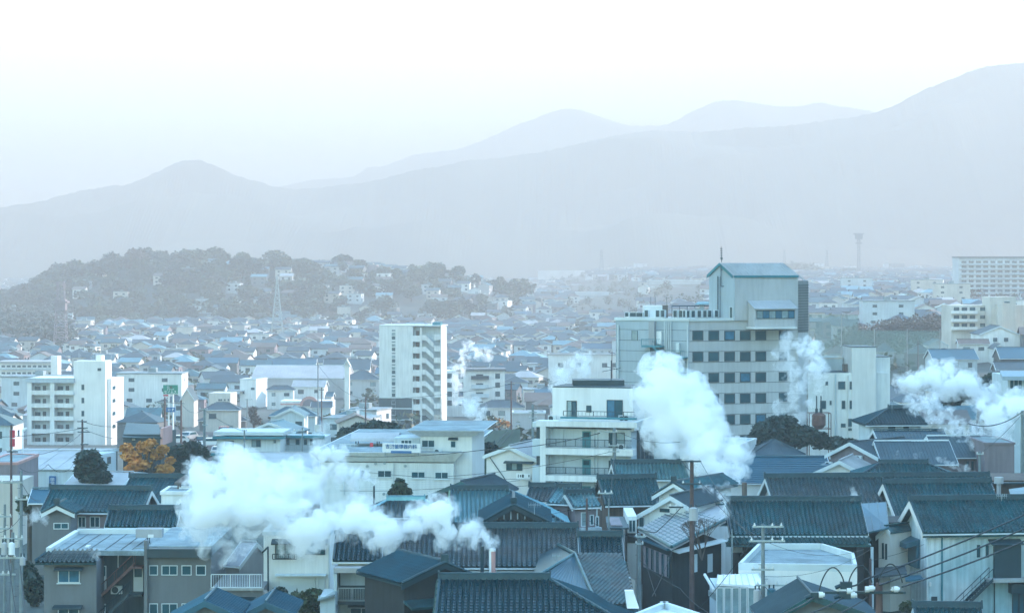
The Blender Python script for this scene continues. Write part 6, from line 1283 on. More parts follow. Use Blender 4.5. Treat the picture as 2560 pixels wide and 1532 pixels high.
for i, (px, py) in enumerate(crest):
    D = rt.uniform(1740, 1800); x = (px-1280)/F*D; z = CZ+(HY-py)/F*D; g_ = gzf(x, D); s = max(.75, min(2.0, (z-g_+3)/12)); k = 3 if px in (125, 190, 225, 290, 385, 450) else rt.choice((0, 1, 2, 4, 5) if px != 335 else (6,))
    put_tree(k, x, D, s*rt.uniform(.95, 1.3), s, '%s tree crown on the wooded hill skyline, %s from the left' % (HL[k], ORDW[sorted(c[0] for c in crest).index(px)] ), 'skyline trees of the wooded hill')
for i in range(215):
    px = rt.uniform(-40, 1300); D = 1600+215*rt.random()**.8
    if px > 600 and rt.random() < .35+(px-600)/1500: continue
    k = rt.choice((3, 3, 0, 4)) if px < 520 else rt.randrange(6); x = (px-1280)/F*D; s = rt.uniform(.7, 1.15)*(1.05 if px < 600 else 1); put_tree(k, x, D, s*1.15, s*.95, '%s tree on the wooded hillside %s%s' % (HL[k], 'low down, ' if D < 1680 else 'high up, ', next(nm for lim, nm in ((150, 'beyond the lattice water tower'), (350, 'above the stair tower block'), (520, 'above the green roadside sign'), (640, 'left of the tapering lattice tower'), (760, 'behind the tapering lattice tower'), (930, 'between lattice tower and slim tower'), (1120, 'above the slim tower'), (9999, 'at its tail behind the balconied flats')) if px < lim)), 'trees on the wooded hillside')
def scatter_wood(name, label, pts, m, n, size, seed):
    v = leaf_cloud(pts, n, size, seed, .3); o = bpy.data.objects.new(name, quads_mesh(name, v, M[m])); link(o); tag(o, label, kind='stuff')
bl = []
for i in range(420):
    px = rt.uniform(-60, 1320)
    if px > 650 and rt.random() < .3+(px-650)/1400: continue
    D = 1590+260*rt.random(); x = (px-1280)/F*D; h_ = gzf(x, D); bl.append(((x, D, h_+3), (rt.uniform(5, 8), 6, rt.uniform(3, 5))))
scatter_wood('hill_wood', 'dense evergreen wood clothing the hill behind the town', bl, 'leafh', 38000, 1.7, 5)
bl = []
for i in range(90):
    px = rt.uniform(-40, 170); D = rt.uniform(1180, 1600); x = (px-1280)/F*D; bl.append(((x, D, gzf(x, D)+6+(170-px)*.01), (8, 7, 7)))
scatter_wood('left_wood', 'dark wood at the foot of the hill near the left edge', bl, 'leaf', 9000, 1.2, 6)
bl = []
for i in range(60):
    D = rt.uniform(2600, 2800); px = rt.uniform(1965, 2160); x = (px-1280)/F*D; py = 655 if px < 2030 else 672; top = CZ+(HY-py)/F*D; bl.append(((x, D, top-8-rt.uniform(0, 6)), (12, 12, 9)))
scatter_wood('far_knoll', 'hazy dark wooded knoll far beyond the tall beige block', bl, 'leafh', 6000, 2.2, 7)
bl = []
for i in range(40):
    px = rt.uniform(2125, 2360); D = 770+rt.uniform(-10, 10); x = (px-1280)/F*D; bl.append(((x, D, gzf(x, D)+4+rt.uniform(-1, 2)), (4, 3, 3.5)))
scatter_wood('bare_grove', 'band of brownish bare trees behind the netted sports ground', bl, 'twig', 9000, .45, 8)
bl = []; rs2 = random.Random(9)
for i in range(900):
    D = 560*(6**rs2.random()); px = rs2.uniform(-30, 2590); x = (px-1280)/F*D; s = rs2.uniform(1.2, 3.2)
    if any(a-10 < px < b+10 and abs(DD-D) < 25 or (DD > D and DD-D < 60 and a < px < b) for a, b, c, e, DD in HAND): continue
    bl.append(((x, D, gzf(x, D)+s*.9), (s*1.3, s, s)))
for xx, yy in GAPS:
    if yy < 470: continue
    for q in range(2): s = rs2.uniform(1.8, 3.4); bl.append(((xx+rs2.uniform(-4, 4), yy+rs2.uniform(-3, 3), gzf(xx, yy)+s*1.1), (s*1.2, s, s*1.1)))
scatter_wood('town_greenery', 'garden trees and hedges scattered between the distant houses', bl, 'leafg', 110000, .75, 9)
# netted ground
f = Face(plan(2022, 655), plan(2350, 640)); z0 = gzf(f.a.x, 650); nt_ = empty('net_fence', ((f.a+f.b)/2).xy.to_3d()+Vector((0, 0, z0)), 'tall green safety netting on pale posts round the sports ground', 'net fence')
for k in range(0, 9, 2): px = 2022+k*41; p = f.at(px, 790, .1); MB().tube((p.x, p.y, z0-2), (p.x, p.y, f.uz(px, 782 if k < 4 else 822)[1]), .16, n=5).build('post', M['midgrey'], nt_)
mb = MB(); u0 = 0
for k in range(8): a_, b_ = f.uz(2022+k*41, 800)[0], f.uz(2063+k*41, 800)[0]; f.bx(mb, a_, b_, z0-1, f.uz(2050, 786 if k < 3 else 824)[1], -.02, .02)
mb.build('netting', M['net'], nt_)
# pylons and masts
def lattice(name, label, px, pt, pb, D, wb, wt, m='steel', plats=()):
    x = (px-1280)/F*D; zt, zb = W(px, pt, D).z, W(px, pb, D).z-1; r = empty(name, (x, D, zb), label, 'lattice tower'); mb = MB(); n = 11; rr = .13+D*.00009
    def c(t, i): h = (wb+(wt-wb)*min(1, t*1.15))/2; return Vector((x+(-h, h, h, -h)[i], D+(-h, -h, h, h)[i], zb+(zt-zb)*t))
    for k in range(n):
        for i in range(4):
            t0, t1 = k/n, (k+1)/n; mb.tube(c(t0, i), c(t1, i), rr, n=4); mb.tube(c(t0, i), c(t1, (i+1) % 4), rr*.6, n=3); mb.tube(c(t1, i), c(t1, (i+1) % 4), rr*.6, n=3)
    mb.build('lattice_frame', M[m], r)
    for (py, w_, h_) in plats: z = W(px, py, D).z; MB().prism([(x-w_, D-w_), (x+w_, D-w_), (x+w_, D+w_), (x-w_, D+w_)], z, z+h_).build('platform', M[m], r)
lattice('lattice_tower', 'pale lattice tower tapering to a point before the wooded hill', 693, 690, 828, 1250, 6, .8)
lattice('lattice_tower', 'pinkish lattice water tower with a wide head near the left wood', 152, 705, 852, 1150, 6, 3.2, 'mauve', ((775, 2.6, 5), (757, 3.6, .8)))
lattice('antenna_mast', 'slender communication mast with a ringed head on the far slope', 2147, 584, 680, 2500, 2.5, 2.2, 'grey', ((598, 3.6, 5), (586, 5, 1.2), (610, 3, 1.5)))
lattice('power_pylon', 'faint power pylon over the far plain between warehouse and slabs', 1504, 625, 705, 2900, 8, 2, 'grey')
lattice('power_pylon', 'faint power pylon beside the far wooded knoll', 1961, 625, 690, 3100, 7, 1.5, 'grey')
lattice('power_pylon', 'faint power pylon between the knoll and the ringed mast', 2067, 625, 690, 3100, 6, 1.5, 'grey')
# ================================================================ POLES, WIRES, CARS
def pole(label, px, pt, D, arms=(), m='pole', r=.16, trafo=None, group=None, ins=3, pb=None, steps=True):
    x = (px-1280)/F*D; zt = W(px, pt, D).z; zb = gzf(x, D)-.3; e = empty('utility_pole', (x, D, zb), label, 'utility pole', group)
    MB().tube((x, D, zb), (x, D, zt), r*1.25, r*.8, 10).build('shaft', M[m], e)
    for (py, x0, x1) in arms:
        z = W(px, py, D).z; a, b = (x0-1280)/F*D, (x1-1280)/F*D
        c = MB().box(a, b, D-r-.12, D-r-.01, z-.055, z+.055).build('crossarm', M['steel' if m == 'pole' else 'dark'], e)
        for k in range(ins):
            xx = a+(b-a)*(k+.25)/(ins-.5)
            if abs(xx-x) > .15: MB().tube((xx, D-r-.06, z+.05), (xx, D-r-.06, z+.24), .055, .035, 6).tube((xx, D-r-.06, z+.09), (xx, D-r-.06, z+.13), .085, n=6).build('insulator', M['ceramic'], c)
    for t in (trafo or []):
        (x0, x1, y0, y1, mm) = t; a, b = (x0-1280)/F*D, (x1-1280)/F*D; z1, z0 = W(0, y0, D).z, W(0, y1, D).z
        c = MB().tube(((a+b)/2, D-r-(b-a)/2, z0), ((a+b)/2, D-r-(b-a)/2, z1), (b-a)/2, n=12).tube(((a+b)/2, D-r-(b-a)/2, z1), ((a+b)/2, D-r-(b-a)/2, z1+.08), (b-a)/2*.9, (b-a)/2*.5, n=12).build('transformer', M[mm], e)
        for q in (-.25, .25): MB().tube(((a+b)/2+(b-a)*q, D-r-(b-a)/2, z1), ((a+b)/2+(b-a)*q, D-r-(b-a)/2, z1+.3), .05, n=6).build('bushing', M['dark'], c)
    if steps:
        z = zb+2; k = 0
        while z < zt-.5: MB().tube((x-(.3 if k % 2 else 0), D-r*.5, z), (x+(0 if k % 2 else .3), D-r*.5, z), .014, n=3).build('step_bolt', M['dark'], e) if D < 200 else None; z += .9; k += 1
    return e
pole('brown weathered pole with bare crossarms and a pale collar before the blue sheet roof', 1729.5, 1150, 176, [(1152, 1702, 1752), (1208, 1702, 1754), (1266, 1672, 1708)], 'polew', .17, [(1721, 1744, 1268, 1298, 'metall')])
pole('pale concrete pole with transformers in front of the glazed sun room', 1907.5, 1309, 150, [(1315, 1880, 1958), (1351, 1872, 1962), (1461, 1888, 1972), (1422, 1878, 1935)], 'pole', .13, [(1882, 1901, 1473, 1512, 'metall'), (1916, 1938, 1470, 1513, 'metalb')], ins=4)
pole('concrete pole standing in front of the galleries of the flats with teal doors', 1535.5, 1070, 236, [(1079, 1490, 1546), (1113, 1520, 1546), (1128, 1520, 1548)], 'pole', .2, ins=3)
pole('dark thin pole rising over the pale blue hall roof beside the dark evergreen', 206, 1048, 290, [(1053, 194, 218), (1069, 194, 220), (1079, 195, 226), (1110, 202, 222)], 'polew', .15, ins=4)
pole('slim dark pole with one crossarm before the pink and cream buildings', 28, 1062, 232, [(1128, 18, 46), (1203, 0, 50)], 'polew', .12)
pole('pale pole between the slim dark pole and the dusty pink building', 53, 1176, 176, [(1205, 0, 60), (1247, 38, 72)], 'pole', .13, ins=3)
pole('crowded pole of transformers low at the left edge', 32, 1330, 158, [(1393, -5, 62), (1434, -8, 40), (1345, 10, 60)], 'pole', .13, [(6, 21, 1356, 1384, 'metall'), (24, 40, 1356, 1384, 'signw'), (52, 66, 1392, 1410, 'metall')], ins=4)
pole('pale pole among the wires at the far left, behind the crowded one', 12, 1260, 196, [(1290, 0, 30), (1320, 0, 34)], 'pole', .12, ins=3)
pole('grey pole between the parked cars and the white hall', 511, 1020, 345, [(1022, 498, 520), (1062, 506, 520)], 'pole', .2)
pole('grey pole beside the tall green sign', 412, 992, 400, [(1000, 404, 420), (1012, 404, 420)], 'polew', .16)
pole('brown-grey pole in front of the steep cream gable', 453, 1000, 395, [(1008, 445, 462)], 'polew', .17)
pole('white lamp-like pole in front of the white hall windows', 611, 1074, 330, [(1076, 606, 618)], 'pole', .13)
pole('thin pole standing before the rear wing of the white hall', 756, 1068, 338, [(1076, 733, 762)], 'pole', .12)
pole('thin pale pole beside the leafless pinkish tree', 618, 996, 440, [(998, 612, 632)], 'pole', .13)
pole('thin pole rising in front of the dormer house', 804, 968, 450, [(974, 798, 812)], 'polew', .12)
pole('thin pole beside the slim tower and garden trees', 914, 992, 430, [(998, 906, 922), (1020, 908, 920)], 'polew', .14)
pole('pale lamp pole rising in front of the barrel-roofed warehouse', 795, 910, 500, [(912, 788, 806)], 'pole', .13)
pole('pole beside the hip roof behind the balconied flats', 1278, 952, 430, [(960, 1270, 1287)], 'polew', .14)
pole('teal-grey pole at the left end of the flats with teal doors', 1332, 1012, 300, [(1030, 1322, 1342), (1044, 1322, 1342)], 'pole', .18)
pole('dark thin pole against the left edge of the tall beige block', 1530, 878, 460, [(882, 1524, 1537)], 'polew', .1)
pole('pole between the lift tower and the sunlit hip roof', 2110, 858, 520, [(866, 2100, 2118)], 'polew', .1)
pole('thin pole over the houses on the slope', 2295, 850, 540, [(860, 2288, 2304)], 'polew', .13)
pole('grey pole in front of the slate-teal roofs below the steam', 2449, 1128, 236, [(1134, 2440, 2458)], 'pole', .16)
pole('pole at the right edge carrying a dark cable into the steam', 2556, 1026, 246, [(1034, 2540, 2566)], 'pole', .2)
pole('dark poles and struts of the alley beside the small pale roof', 1467, 1245, 190, [], 'polew', .1)
pole('pale pole tangled with wires beside the narrow wooden house', 1598, 1332, 182, [(1340, 1588, 1612), (1358, 1588, 1608)], 'pole', .16)
pole('thin alley pole in front of the tile roof with the dark gable end', 1522, 1245, 188, [(1232, 1494, 1532)], 'pole', .07)
pole('narrow dark post rising from the yard beside the small hooded window', 2176, 1395, 186, [], 'polew', .12)
# near pole with thick cables
e = pole('stout brown pole top close to the camera carrying three thick black cables', 2198, 1456, 100, [(1478, 2060, 2262)], 'polew', .18, ins=2)
D3 = 99.6
for k, (px, py) in enumerate(((2052, 1486), (2122, 1476), (2132, 1486), (2168, 1472), (2178, 1470), (2240, 1472))):
    p = W(px, py, D3); MB().tube(p+Vector((-.09, 0, 0)), p+Vector((.09, 0, 0)), .13, n=10).tube(p+Vector((.09, 0, 0)), p+Vector((.16, 0, 0)), .08, n=8).build('insulator', M['ceramic'], e)
for (px, py) in ((2040, 1488), (2112, 1487), (2115, 1462)):
    p = W(px, py, D3+.1); MB().box(p.x-.24, p.x+.24, p.y-.14, p.y+.14, p.z-.15, p.z+.15).tube(p+Vector((-.2, 0, 0)), p+Vector((-.45, 0, -.1)), .09, n=6).build('cable_clamp', M['dark'], e)
def arc(p0, p1, h, label):
    a, b = W(*p0, D3), W(*p1, D3); pts = [a.lerp(b, t/12)+Vector((0, 0, h*math.sin(math.pi*t/12)**.7)) for t in range(13)]
    MB().line(pts, .03, 5).build('jumper_cable', M['wire'], e)
arc((2048, 1476), (2112, 1462), .85, ''); arc((2120, 1462), (2180, 1455), .75, ''); arc((2196, 1458), (2256, 1456), .8, '')
def rawwire(label, pts, r, group=None, sag=None):
    P = []
    for a, b in zip(pts[:-1], pts[1:]):
        A, B = W(*a), W(*b); n = 10; s = (sag if sag is not None else (B-A).length*.02)
        P += [A.lerp(B, k/n)-Vector((0, 0, 4*s*(k/n)*(1-k/n))) for k in range(n)]
    P.append(W(*pts[-1])); return tag(MB().line(P, r, 5).build('overhead_wire', M['wire']), label, 'overhead wire', group)
rawwire('thick black cable, the upper of three running up to the right edge', [(2120, 1463, D3), (2160, 1449, D3), (2600, 1268, 112)], .04, sag=.1)
rawwire('thick black cable, the middle of three running up to the right edge', [(2198, 1462, D3), (2600, 1303, 112)], .04, sag=.1)
rawwire('thick black cable, the lowest of three running up to the right edge', [(2255, 1466, D3), (2600, 1334, 112)], .04, sag=.1)
rawwire('thick black cable running down from the clamp across the ridged roof peak', [(2035, 1492, D3), (1900, 1545, 92)], .035)
rawwire('second black cable running down across the ridged roof peak', [(2108, 1492, D3), (1960, 1545, 92)], .035)
rawwire('black cable leaving the brown pole low across the grey-green roof', [(2168, 1492, D3), (2010, 1560, 92)], .03)
rawwire('dark cable sagging from the right edge pole into the steam', [(2560, 1026, 246), (2420, 1058, 250)], .05, sag=.8)
WR = [('wire rising from the clinic edge pole to the concrete pole by the galleries', [(858, 1140, 250), (1210, 1124, 250), (1500, 1082, 237)], .035),
 ('wire leaving the gallery pole towards the steam', [(1546, 1080, 236), (1700, 1104, 215)], .02),
 ('lower wire crossing the flats with teal doors', [(1120, 1190, 245), (1530, 1128, 236)], .02),
 ('long wire across the white clinic wall', [(850, 1172, 248), (1330, 1196, 245)], .02), ('second long wire across the foot of the clinic wall', [(850, 1226, 240), (1300, 1200, 240)], .02),
 ('wire from the brown pole down to the tangled alley pole', [(1704, 1266, 176), (1640, 1330, 178), (1600, 1322, 181)], .03),
 ('wire from the brown pole down past the moss-patched roof', [(1704, 1152, 176), (1810, 1258, 168), (1900, 1352, 150)], .018),
 ('second wire from the brown pole towards the concrete pole top', [(1752, 1154, 176), (1880, 1312, 151)], .018),
 ('third wire from the brown pole over the blue-green roof', [(1752, 1208, 176), (1905, 1345, 150)], .018),
 ('pale stay wire slanting down beside the sun room', [(1880, 1352, 151), (1735, 1532, 160)], .02), ('stay wire slanting from the concrete pole to the ridged peak', [(1912, 1465, 150), (1990, 1540, 145)], .018),
 ('crossing wire below the blue corner house', [(1600, 1400, 181), (1700, 1470, 172), (1790, 1540, 160)], .02), ('wire dropping from the corner house into the lane', [(1680, 1375, 181), (1630, 1490, 170)], .018),
 ('lane wire rising to the tangled alley pole', [(1600, 1342, 181), (1640, 1490, 168)], .018), ('long thin wire over the white flat house', [(1912, 1440, 150), (2180, 1370, 180)], .014),
 ('second thin wire over the white flat house', [(1912, 1352, 150), (2160, 1372, 182)], .012), ('thin wire over the blue sheet roof', [(1470, 1300, 188), (1600, 1345, 181)], .018),
 ('wire from the alley pole to the silver-grey roof', [(1467, 1262, 190), (1345, 1290, 190)], .016), ('long wire across the pale blue hall roof', [(28, 1130, 232), (206, 1080, 290)], .025),
 ('wire across the white apartment block foot', [(0, 1092, 290), (206, 1070, 290), (412, 1060, 380)], .03), ('second wire past the stair tower', [(206, 1053, 290), (412, 1000, 395)], .03),
 ('wire to the pole by the cream gable', [(412, 1004, 395), (453, 1008, 394), (511, 1022, 346)], .03), ('wire from the grey pole to the lamp-like pole', [(511, 1024, 345), (611, 1078, 330)], .025),
 ('drooping pale wire sweeping over the long pale blue roof', [(50, 1170, 176), (120, 1160, 200), (206, 1110, 288)], .02), ('left edge wire at roof height', [(-10, 1205, 180), (53, 1204, 176), (103, 1250, 200)], .02),
 ('left edge slanting wire near the crowded pole', [(-10, 1330, 160), (53, 1290, 176)], .02), ('wire bundle dropping beside the crowded pole', [(20, 1392, 158), (40, 1532, 152)], .03),
 ('pale wire dropping from the transformers', [(50, 1410, 158), (66, 1540, 150)], .03), ('another wire dropping left of the crowded pole', [(30, 1400, 158), (20, 1540, 150)], .03),
 ('wire between the alley pole and the gallery pole', [(1522, 1245, 188), (1535, 1128, 236)], .02), ('horizontal wire in front of the white gable house', [(1207, 1215, 245), (1332, 1212, 247)], .02),
 ('thin wire slanting over the stained storehouse eaves', [(2176, 1400, 186), (2310, 1360, 190)], .014), ('wire across the steam right of the grey pole', [(2449, 1134, 236), (2556, 1034, 246)], .02),
 ('thin wire over mid-town from the warehouse lamp pole', [(795, 912, 500), (914, 998, 430)], .03), ('faint wire from the slim tower to the flats', [(914, 1000, 430), (1278, 960, 430)], .03)]
for lb, pts, r in WR: rawwire(lb, pts, r*1.1)
# red lamp box, street lamp
p = W(31, 1094, 250); o = MB().tube(p+Vector((0, 0, -.9)), p+Vector((0, 0, -.1)), .28, n=10).tube(p+Vector((0, 0, .0)), p+Vector((0, 0, .8)), .28, n=10).build('red_lantern_sign', M['red']); tag(o, 'red double-round hanging sign on the slim dark pole', 'sign')
x = W(57, 0, 300).x; e = empty('street_lamp', (x, 300, gzf(x, 300)), 'pale street lamp with a round white head beside the white apartment block', 'street lamp'); MB().tube((x, 300, gzf(x, 300)), (x, 300, W(0, 1075, 300).z), .1, .07).build('post', M['trim'], e); MB().tube((x, 300, W(0, 1076, 300).z), (x+.5, 300, W(0, 1070, 300).z), .2, .14, 8).build('lamp_head', M['signw'], e)
# antennas on near roofs
def yagi(label, px, py0, py1, D, w=1.2):
    a, b = W(px, py0, D), W(px, py1, D); mb = MB().tube(a, b, .025, n=4); mb.tube(b-Vector((w/2, 0, .1)), b+Vector((w/2, 0, -.1)), .018, n=4)
    for k in range(6): q = b+Vector((-w/2+w*k/5, 0, -.1)); mb.tube(q+Vector((0, -.28, 0)), q+Vector((0, .28, .1)), .012, n=3); mb.tube(q-Vector((0, 0, .2)), q+Vector((0, 0, .2)), .012, n=3)
    tag(mb.build('tv_antenna', M['steel']), label, 'antenna')
yagi('rooftop television antenna beside the white verge and brown pole', 1692, 1300, 1262, 192, 1.6); yagi('television antenna over the silver-grey hip', 1336, 1285, 1258, 188, .9); yagi('television antenna by the dark triangular gable end', 1480, 1275, 1240, 200, 1.4)
yagi('thin antenna on the storehouse ridge', 2504, 1252, 1236, 196, .8); yagi('bent antenna rod on the long brown-grey roof', 1392, 1412, 1385, 166, .6); yagi('television antenna on the teal L-shaped house', 742, 1020, 1004, 410, 1.3)
yagi('antenna above the dark hip roof in the right-hand steam', 2230, 1030, 1008, 296, 1.2)
# flues
for lb, px, y0, y1, D, r, m_ in (('dark steam flue rising behind the bottom centre roof', 1205.5, 1365, 1446, 163, .13, 'dark'), ('pink and white steam flue that feeds the biggest plume', 1231.5, 1375, 1446, 163, .2, 'pink'), ('thin dark flue in front of the clinic wall', 935, 1213, 1262, 214, .08, 'dark'), ('brown square flue behind the moss-patched roof', 1861, 1205, 1252, 203, .22, 'brownr'), ('thin steel jet pipe at the eave of the moss-patched roof', 1830, 1322, 1420, 187, .05, 'steel')):
    p, q = W(px, y0, D), W(px, y1, D); o = MB().tube(q-Vector((0, 0, 1)), p, r, n=10).build('steam_flue', M[m_]); tag(o, lb, 'flue')
    if m_ == 'pink': ORG[o.name] = Vector(); MB().tube(p+Vector((-.1, -.02, -.05)), q+Vector((-.1, -.02, 0)), r*.75, n=8).build('pale_casing', M['signw'], o); MB().tube(p-Vector((0, 0, .05)), p+Vector((0, 0, .12)), r*1.1, n=10).build('flue_lip', M['signw'], o)
# cars
def car_meshes(m):
    b = MB(); L_, Wd = 4.2, 1.7
    prof = [(-2.1, .35), (-2.1, .85), (-1.2, .95), (-.7, 1.42), (1.2, 1.45), (1.95, .95), (2.1, .85), (2.1, .35)]
    n = len(prof); v = [(x, -Wd/2, z) for x, z in prof]+[(x, Wd/2, z) for x, z in prof]; b.add(v, [tuple(range(n))[::-1], tuple(range(n, 2*n))]+[(i, (i+1) % n, n+(i+1) % n, n+i) for i in range(n)][::1])
    gl = MB()
    for y in (-Wd/2-.012, Wd/2-.008): gl.hexa([(-.95, y, .98), (1.6, y, .98), (1.6, y+.02, .98), (-.95, y+.02, .98), (-.62, y, 1.34), (1.15, y, 1.36), (1.15, y+.02, 1.36), (-.62, y+.02, 1.34)])
    ws = MB().hexa([(-1.2, -.7, .98), (-1.15, -.7, .98), (-1.15, .7, .98), (-1.2, .7, .98), (-.77, -.65, 1.38), (-.72, -.65, 1.38), (-.72, .65, 1.38), (-.77, .65, 1.38)])
    rw = MB().hexa([(1.9, -.7, .98), (1.96, -.7, .98), (1.96, .7, .98), (1.9, .7, .98), (1.26, -.65, 1.4), (1.31, -.65, 1.4), (1.31, .65, 1.4), (1.26, .65, 1.4)])
    wh = MB().tube((0, -.1, 0), (0, .1, 0), .32, n=12)
    return mesh_of(b, m, 'body'), mesh_of(gl, 'glass', 'side_window'), mesh_of(ws, 'glass', 'windscreen'), mesh_of(rw, 'glass', 'rear_window'), mesh_of(wh, 'tyre', 'wheel')
CM = {m: car_meshes(m) for m in ('paintw', 'paints', 'paintd', 'paintr')}
def car(label, px, py, D, rot, m, s=1.0):
    x = (px-1280)/F*D; e = bpy.data.objects.new('parked_car', None); link(e); e.location = (x, D, LOT(x, D)+.02); e.rotation_euler = (0, 0, rot); e.scale = (s, s, s*1.05); tag(e, label, 'car', 'cars in the car park and street')
    for me, nm in zip(CM[m][:4], ('body', 'side_window', 'windscreen', 'rear_window')): link(bpy.data.objects.new(nm, me), e)
    for dx in (-1.3, 1.3):
        for dy in (-.75, .75): o = bpy.data.objects.new('wheel', CM[m][4]); link(o, e); o.location = (dx, dy, .33)
# car park slab
lot = [W(425, 0, 372).xy, W(545, 0, 362).xy, W(640, 0, 425).xy, W(430, 0, 440).xy]; zl = max(gzf(p.x, p.y) for p in lot)+.05
def LOT(x, D): return zl+.3
o = MB().prism([tuple(p) for p in lot], zl-3, zl+.3).build('car_park', M['asphalt']); tag(o, 'asphalt car park between the green sign and the white hall', kind='structure')
for lb, px, D, rot, m_ in (('white car in the front row near the orange tree', 457, 382, 1.5, 'paintw'), ('white van-like car with a dark windscreen facing the street', 478, 378, 1.7, 'paintw'), ('silver hatchback second in the front row of the car park', 497, 386, 1.5, 'paints'), ('white car beside the grey pole in the car park', 524, 398, 0.1, 'paintw'), ('dark car in the middle of the car park', 505, 402, 1.55, 'paintd'), ('white car partly hidden behind the white hall roof', 548, 404, .05, 'paintw'), ('long white car just over the white hall roof edge', 590, 414, .1, 'paintw'), ('silver car by the steep cream gable', 470, 412, 1.2, 'paints'), ('dark red car at the far side of the car park', 560, 425, 1.6, 'paintr'), ('white car parked below the green sign', 440, 404, .3, 'paintw'), ('silver car near the kerb before the dark trees', 545, 380, 1.5, 'paints')):
    car(lb, px, 0, D, rot, m_)
# road and kerb beside the car park
o = MB().prism([tuple(W(430, 0, 345).xy), tuple(W(545, 0, 340).xy), tuple(W(548, 0, 361).xy), tuple(W(425, 0, 371).xy)], zl-3, zl+.15).build('road', M['asphalt']); tag(o, 'short stretch of street in front of the car park', kind='structure')
for k in range(9): a = W(440+k*12, 0, 366-k*.6); MB().box(a.x, a.x+.12, a.y, a.y+3.6, zl+.302, zl+.306).build('parking_line', M['signw']).__setitem__('kind', 'structure') if False else None
# embankment with rails
f = Face(plan(1205, 330), plan(1300, 330)); o = MB().slab([W(1200, 1140, 320), W(1300, 1140, 320), W(1300, 1072, 345), W(1200, 1078, 345)], (0, 0, -4)).build('embankment', M['hill']); tag(o, 'grassy bank between the clinic and the flats', kind='structure')
rawwire('pale handrail slanting up the grassy bank', [(1212, 1138, 318), (1270, 1076, 342)], .06, sag=0); rawwire('second pale handrail slanting up the grassy bank', [(1225, 1138, 318), (1285, 1076, 342)], .06, sag=0)

# ================================================================ STEAM
def steam_mat(name, dens, hetero=False, sc=.6):
    m = bpy.data.materials.new(name); m.use_nodes = True; n = m.node_tree.nodes; L = m.node_tree.links; n.clear()
    o = n.new('ShaderNodeOutputMaterial'); p = n.new('ShaderNodeVolumePrincipled'); L.new(p.outputs[0], o.inputs['Volume'])
    p.inputs['Color'].default_value = (1, 1, 1, 1); p.inputs['Absorption Color'].default_value = (1, 1, 1, 1); p.inputs['Density'].default_value = dens; p.inputs['Anisotropy'].default_value = .15
    if hetero:
        g = n.new('ShaderNodeNewGeometry'); t = n.new('ShaderNodeTexNoise'); t.inputs['Scale'].default_value = sc; t.inputs['Detail'].default_value = 5; t.inputs['Roughness'].default_value = .65; t.inputs['Distortion'].default_value = .6
        L.new(g.outputs['Position'], t.inputs['Vector']); r = n.new('ShaderNodeMapRange'); r.inputs[1].default_value = .44; r.inputs[2].default_value = .66; r.inputs[3].default_value = 0; r.inputs[4].default_value = dens
        L.new(t.outputs['Fac'], r.inputs[0]); L.new(r.outputs[0], p.inputs['Density'])
    return m
SM = dict(core=steam_mat('dense_steam', 2.2), veil=steam_mat('thin_steam', 1.4, True, .9), wisp=steam_mat('wispy_steam', 1.1, True, .7))
